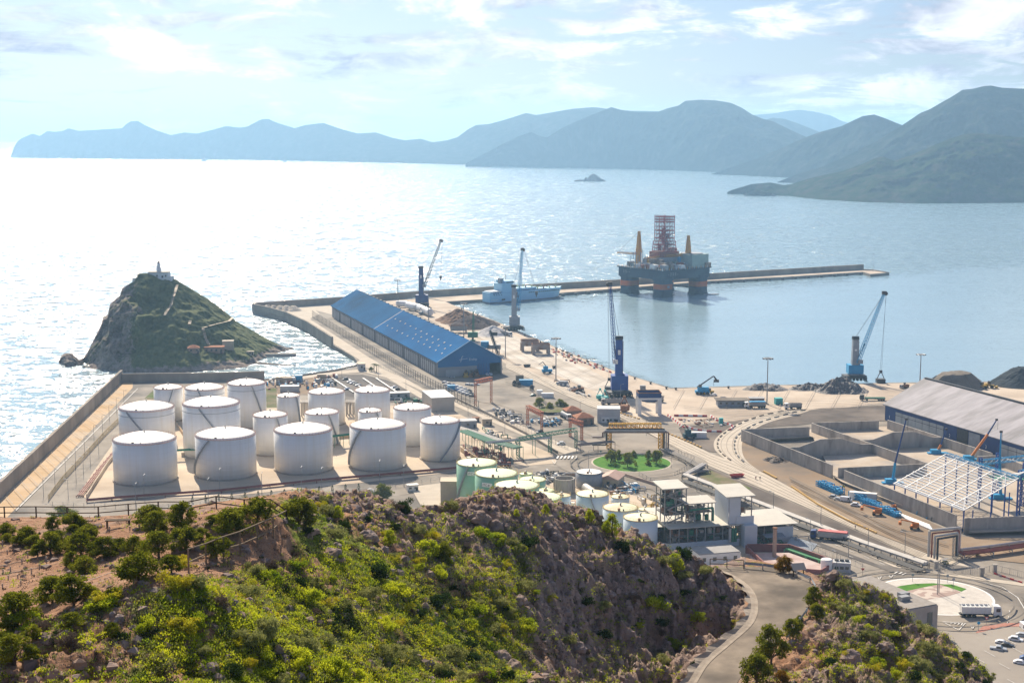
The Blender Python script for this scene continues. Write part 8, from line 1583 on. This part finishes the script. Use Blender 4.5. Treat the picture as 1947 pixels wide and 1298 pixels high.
cover('dark_scrub_cover', 'dark', 1700, lambda x, y: 0.8 * slope(x, y) + (0.14 if x > 1020 else 0), 0.06, 34, 1.2, 4, 0.55)
cover('dry_grass_cover', 'dry', 3400, lambda x, y: 0.3 + 0.5 * slope(x, y), 0.06, 18, 1.6, 5, 0.4)
# stones
rk1 = M('hill stone', (0.20, 0.155, 0.14), (0.36, 0.29, 0.26), 1.2, 0.9, bump=0.04, bscale=8, c3=(0.30, 0.20, 0.14), s3=0.6)
def stone_v(r_, s, fl=0.7):
    V8 = [(-1, -.6, -.5), (.7, -1, -.5), (1, .5, -.6), (-.5, 1, -.5), (-.8, -.5, .6), (.4, -.8, .8), (.7, .6, .5), (-.4, .5, .9), (0, 0, 1.15)]; a = r_.uniform(0, 6.28); c, n = math.cos(a), math.sin(a); o = []
    for x, y, z in V8: x, y, z = (q * r_.uniform(.7, 1.15) * s for q in (x, y, z)); o.append((x * c - y * n, x * n + y * c, z * fl))
    return o
SF = [(3, 2, 1, 0), (0, 1, 5, 4), (1, 2, 6, 5), (2, 3, 7, 6), (3, 0, 4, 7), (4, 5, 8), (5, 6, 8), (6, 7, 8), (7, 4, 8)]
def rubble(name, n, dens, smax, seed):
    r_ = random.Random(seed); vs, fs_ = [], []; t = 0
    while len(vs) < 9 * n and t < n * 8:
        t += 1; px, py = r_.uniform(-60, 1950), 925 + 375 * r_.random()
        if r_.random() > dens(px, py): continue
        p = hh(px, py)
        if p is None or p.y > 168 or isroad(p): continue
        k = len(vs); s = smax * r_.random() ** 5 + 0.025 + 0.00045 * p.y; vs += [(p.x + a, p.y + b_, p.z + c - s * 0.15) for a, b_, c in stone_v(r_, s)]; fs_ += [tuple(i + k for i in f) for f in SF]
    tag(mesh_obj(name, vs, fs_, rk1), kind='stuff')
def rd(px, py):
    if 560 < px < 1180 and py < 1010: return 0.9
    if 1200 < px < 1400 and py < 1090: return 0.8
    if 1550 < px < 1680 and py < 1180: return 1.0
    if px > 1545: return 0.35
    if px > 1000: return 0.4
    if px < 560 and py < 1100: return 0.12
    return 0.16
rubble('rubble', 5200, rd, 0.42, 8)
random.seed(31)
BL = [(1560, 1092, 2.2), (1585, 1095, 2.4), (1610, 1104, 2.0), (1572, 1110, 1.4), (1600, 1120, 1.3), (625, 960, 1.6), (690, 985, 1.6), (630, 1055, 2.6), (700, 1018, 2.2), (915, 985, 2.6), (940, 1000, 2.2), (985, 1140, 2.2), (1000, 1160, 1.8), (1040, 1000, 1.8), (1055, 1020, 1.6), (950, 1245, 2.4), (975, 1270, 2.8), (1120, 1075, 1.7), (1160, 1130, 1.6), (1210, 1100, 2.2), (1260, 1150, 2.8), (1310, 1110, 2.2), (1100, 1230, 1.8), (1640, 1180, 2.0), (1680, 1230, 2.4), (1730, 1240, 2.0), (1620, 1250, 2.6), (1800, 1270, 1.8), (640, 1036, 1.1), (270, 1110, 0.7), (278, 1112, 0.6), (245, 1150, 0.7), (1285, 1058, 1.6), (1300, 1075, 1.3), (1330, 1068, 1.4)]
bm_ = []
for i in range(4):
    r_ = random.Random(i + 90); me = bpy.data.meshes.new('boulder'); me.from_pydata(stone_v(r_, 0.5, 0.75), [], SF); me.materials.append(rk1); bm_.append(me)
for i, (px, py, s) in enumerate(BL):
    p = hh(px, py)
    if p is None: continue
    o = bpy.data.objects.new('boulder', bm_[i % 4]); COL.objects.link(o); o.location = p - V((0, 0, 0.12 * s)); o.scale = (s * 1.25, s * 1.1, s); o.rotation_euler = (0, 0, i * 1.3); m = o.modifiers.new('s', 'SUBSURF'); m.levels = m.render_levels = 3; m = o.modifiers.new('d', 'DISPLACE'); tx = bpy.data.textures.get('st') or bpy.data.textures.new('st', 'CLOUDS'); tx.noise_scale = 0.25; m.texture = tx; m.strength = 0.3; m.texture_coords = 'LOCAL'
    reg = 'stony crest' if py < 1010 and px < 1100 else ('cliff side' if px > 1040 and px < 1450 else ('right hand spur' if px > 1500 else 'near slope')); k = ords['b' + reg] = ords.get('b' + reg, 0) + 1
    tag(o, '%s pinkish grey boulder on the %s, %s in the list from its left' % ('large' if s > 1.9 else 'small', reg, nth(k - 1)) if False else '%s pinkish grey boulder on the %s, %s one counted downhill' % ('large' if s > 1.9 else 'small', reg, nth(k - 1)), 'boulder', 'boulders on the hill')

# ================================================================ HILL ROAD, FENCES, GUARDRAIL
rdm = M('hill road asphalt', (0.19, 0.16, 0.13), (0.31, 0.26, 0.205), 0.3, 0.9, c3=(0.12, 0.105, 0.09), s3=0.09, bump=0.02, bscale=6)
RD2 = sorted(RD, key=lambda q: q[0].y); RD2 = [(RA0, RB0)] + RD2
vs = []; 
RS = [(smooth_pts([tuple(a.xy) for a, _ in RD2], 6)), (smooth_pts([tuple(b_.xy) for _, b_ in RD2], 6))]
for i in range(len(RS[0])):
    a, c = V(RS[0][i]), V(RS[1][i])
    for k in range(7): q = a.lerp(c, k / 6); vs.append((q.x, q.y, HZ + 0.06))
fs_ = [(i * 7 + k, i * 7 + k + 1, i * 7 + k + 8, i * 7 + k + 7) for i in range(len(RS[0]) - 1) for k in range(6)]
tag(mesh_obj('hill_road', vs, fs_, rdm), kind='structure')
vs = []
for i in range(len(RS[0])):
    a, c = V(RS[0][i]), V(RS[1][i]); d = (c - a).normalized(); w_ = 1.0 + 0.25 * math.sin(i * 1.7)
    for q, z in ((a - d * w_, 0.55), (a - d * 0.5, 0.22), (a - d * 0.05, 0.12), (a + d * 0.25, 0.1)): vs.append((q.x, q.y, HZ + z))
tag(mesh_obj('road_gutter', vs, [(i * 4 + k, i * 4 + k + 1, i * 4 + k + 5, i * 4 + k + 4) for i in range(len(RS[0]) - 1) for k in range(3)], M('pale gutter concrete', (0.42, 0.36, 0.29), (0.30, 0.25, 0.20), 0.7, 0.9, bump=0.08, bscale=2)), kind='structure')
wood = M('weathered fence timber', (0.07, 0.05, 0.035), (0.12, 0.09, 0.065), 3, 0.85)
def hfence(name, label, posts, mat, rails=2, w_=0.09):
    q = []; 
    for px, yt, yb, D in posts:
        if D: p = P(px, yb, D); p.z = hz(p.x, p.y)
        else: p = hh(px, yb) or P(px, yb, 100)
        q.append((p, max(p.z + 0.9, zat(p.y, yt))))
    o = q[0][0]; t = thing(name, label, 'fence', o)
    for p, z in q: b = MB(); b.box(p.x - o.x, p.y - o.y, p.z - o.z - 0.2, w_, w_, z - p.z + 0.2); b.build('post', mat, t)
    for k in range(rails):
        f = 1 - 0.55 * k
        for (p, z), (p2, z2) in zip(q, q[1:]): b = MB(); b.beam((p.x - o.x, p.y - o.y, p.z + (z - p.z) * f - o.z), (p2.x - o.x, p2.y - o.y, p2.z + (z2 - p2.z) * f - o.z), w_ * 0.8); b.build('rail', mat, t)
cD = lambda px: interp([(-250, 128), (0, 113), (130, 111), (260, 109), (400, 100), (520, 95), (560, 98)], px)
hfence('timber_fence', 'dark timber rail fence along the far edge of the terrace', [(px, yt, yt + 27, cD(px)) for px, yt in ((-60, 984), (10, 979), (70, 974), (129, 971.5), (188, 969.5), (245, 967), (302, 964), (358, 961.5), (412, 957), (465, 952.5))] + [(514, 959, 972, None), (545, 972, 993, None)], wood)
hfence('timber_fence', 'pale timber rail fence climbing from the slope to the terrace corner', [(359, 1043, 1089, None), (392, 1033, 1070, None), (425, 1020, 1062, None), (457, 1010, 1055, None), (490, 996, 1040, None), (520, 983, 1022, None), (545, 972, 993, None)], M('pale fence timber', (0.19, 0.145, 0.10), (0.26, 0.20, 0.15), 3, 0.85))
o = MB().box(0, 0, 0, 0.6, 0.05, 0.45).build('notice_board', white); p = P(358, 964, cD(358) - 0.3); o.location = p - V((0, 0, 0.2)); tag(o, 'small white notice board on the dark terrace fence', 'board')
# picnic bench by the fence
p = hh(225, 1000) or P(225, 1000, 100); t = thing('bench', 'low wooden bench beside the terrace fence', 'bench', p, 0.1); b = MB(); b.box(0, 0, 0.45, 1.8, 0.5, 0.06); b.build('seat', wood, t); [MB().box(x, 0, -0.1, 0.08, 0.4, 0.55).build('leg', wood, t) for x in (-0.8, 0.8)]
# drip lines and young plant guards
dm = M('pale hose', (0.40, 0.33, 0.27), (0.45, 0.38, 0.31), 2)
for k, ((x0, y0), (x1, y1)) in enumerate((((0, 1076), (80, 1058)), ((0, 1093), (95, 1075)), ((0, 1140), (170, 1095)), ((0, 1165), (235, 1080)), ((50, 1230), (185, 1165)), ((0, 1050), (60, 1040)), ((70, 1235), (240, 1120)))):
    ps = [hh(x0 + (x1 - x0) * i / 16, y0 + (y1 - y0) * i / 16) for i in range(17)]; ps = [q + V((0, 0, 0.03)) for q in ps if q]
    b = MB(); b.path(ps, 0.022, 4); solo(b, 'drip_hose', dm, 'pale drip hose across the bare terrace, %s from the fence' % nth(k), 'hose', tuple(ps[0]), 'drip hoses on the terrace')
random.seed(2); gd = M('plant guard', (0.45, 0.40, 0.34), (0.35, 0.3, 0.26), 2)
for k, (px, py) in enumerate(sorted(((42, 1070), (53, 1058), (14, 1053), (6, 1090), (88, 1066), (34, 1100), (75, 1080), (40, 1112), (16, 1102), (5, 1118), (208, 1008), (247, 1008), (265, 1005), (5, 1035), (20, 1085), (60, 1088)))):
    p = hh(px, py)
    if p: o = MB().lathe([(0.045, 0), (0.05, 0.32), (0.02, 0.33)], 7).build('plant_guard', gd, None, p); tag(o, 'small pale plant guard tube on the bare terrace, %s from the left' % nth(k), 'plant guard', 'plant guards on the terrace')
# guardrail
def guard(label, pts, h=0.75):
    q = []
    for px, py in pts: p = hh(px, py) or G(px, py, HZ); q.append(p)
    o = q[0]; t = thing('guardrail', label, 'guardrail', o); s_ = M('guardrail steel', (0.42, 0.44, 0.46), (0.34, 0.36, 0.38), 1, 0.4, metal=0.5); n = 0
    for a, c in zip(q, q[1:]):
        d = (c - a); m = max(1, int(d.length / 2.2)); dn = V((d.x, d.y, 0)).normalized(); sd_ = V((-dn.y, dn.x, 0))
        for k in range(m): p = a.lerp(c, k / m) - o; b = MB(); b.box(p.x, p.y, p.z - 0.2, 0.12, 0.12, h + 0.15); b.build('post', s_, t)
        b = MB(); A, B = a - o + sd_ * 0.1, c - o + sd_ * 0.1
        prof = [(0, h), (0.06, h - 0.08), (0, h - 0.16), (0.06, h - 0.24), (0, h - 0.32)]; vs = [A + sd_ * x + V((0, 0, z)) for x, z in prof] + [B + sd_ * x + V((0, 0, z)) for x, z in prof]
        b.add(vs, [(i, i + 1, i + 6, i + 5) for i in range(4)]); b.build('rail', s_, t)
guard('steel guardrail round the outside bend of the hill road', [(1415, 1080), (1450, 1083), (1500, 1090), (1515, 1098), (1540, 1108), (1549, 1124)]); guard('lower piece of steel guardrail between the young pines', [(1533, 1168), (1520, 1185), (1500, 1212), (1492, 1224)])
hfence('timber_gate', 'crossed timber fence at the end of the hill road above the low white building', [(1350, 1062, 1078, None), (1382, 1063, 1080, None), (1414, 1065, 1082, None)], wood, 3)
p = hh(1523, 1104) or G(1523, 1104, HZ); t = thing('info_board', 'tilted information board beside the orange bush', 'board', p + V((0, 1.5, 0)), 0.2); b = MB(); b.add([(-0.8, -.4, 0.9), (0.8, -.4, 0.9), (0.8, .4, 1.5), (-0.8, .4, 1.5)], [(0, 1, 2, 3)]); b.build('panel', pave, t); [MB().box(x, 0, -0.2, 0.1, 0.1, 1.3).build('leg', wood, t) for x in (-.6, .6)]
# ---------------------------------------------------------------- haze: the air over the bay
def haze():
    m = bpy.data.materials.new('sea haze'); m.use_nodes = True; t = m.node_tree; t.nodes.clear()
    o = t.nodes.new('ShaderNodeOutputMaterial'); v = t.nodes.new('ShaderNodeVolumePrincipled')
    v.inputs['Color'].default_value = (0.42, 0.70, 1.0, 1); v.inputs['Density'].default_value = 0.000082; v.inputs['Anisotropy'].default_value = 0.38
    t.links.new(v.outputs[0], o.inputs['Volume'])
    b = MB(); b.add([(-16000, -2900, -40), (16000, -2900, -40), (16000, 22000, -40), (-16000, 22000, -40), (-16000, -2900, 440), (16000, -2900, 440), (16000, 22000, 440), (-16000, 22000, 440)], [(3, 2, 1, 0), (4, 5, 6, 7), (0, 1, 5, 4), (1, 2, 6, 5), (2, 3, 7, 6), (3, 0, 4, 7)])
    tag(b.build('haze', m), kind='stuff')
haze()
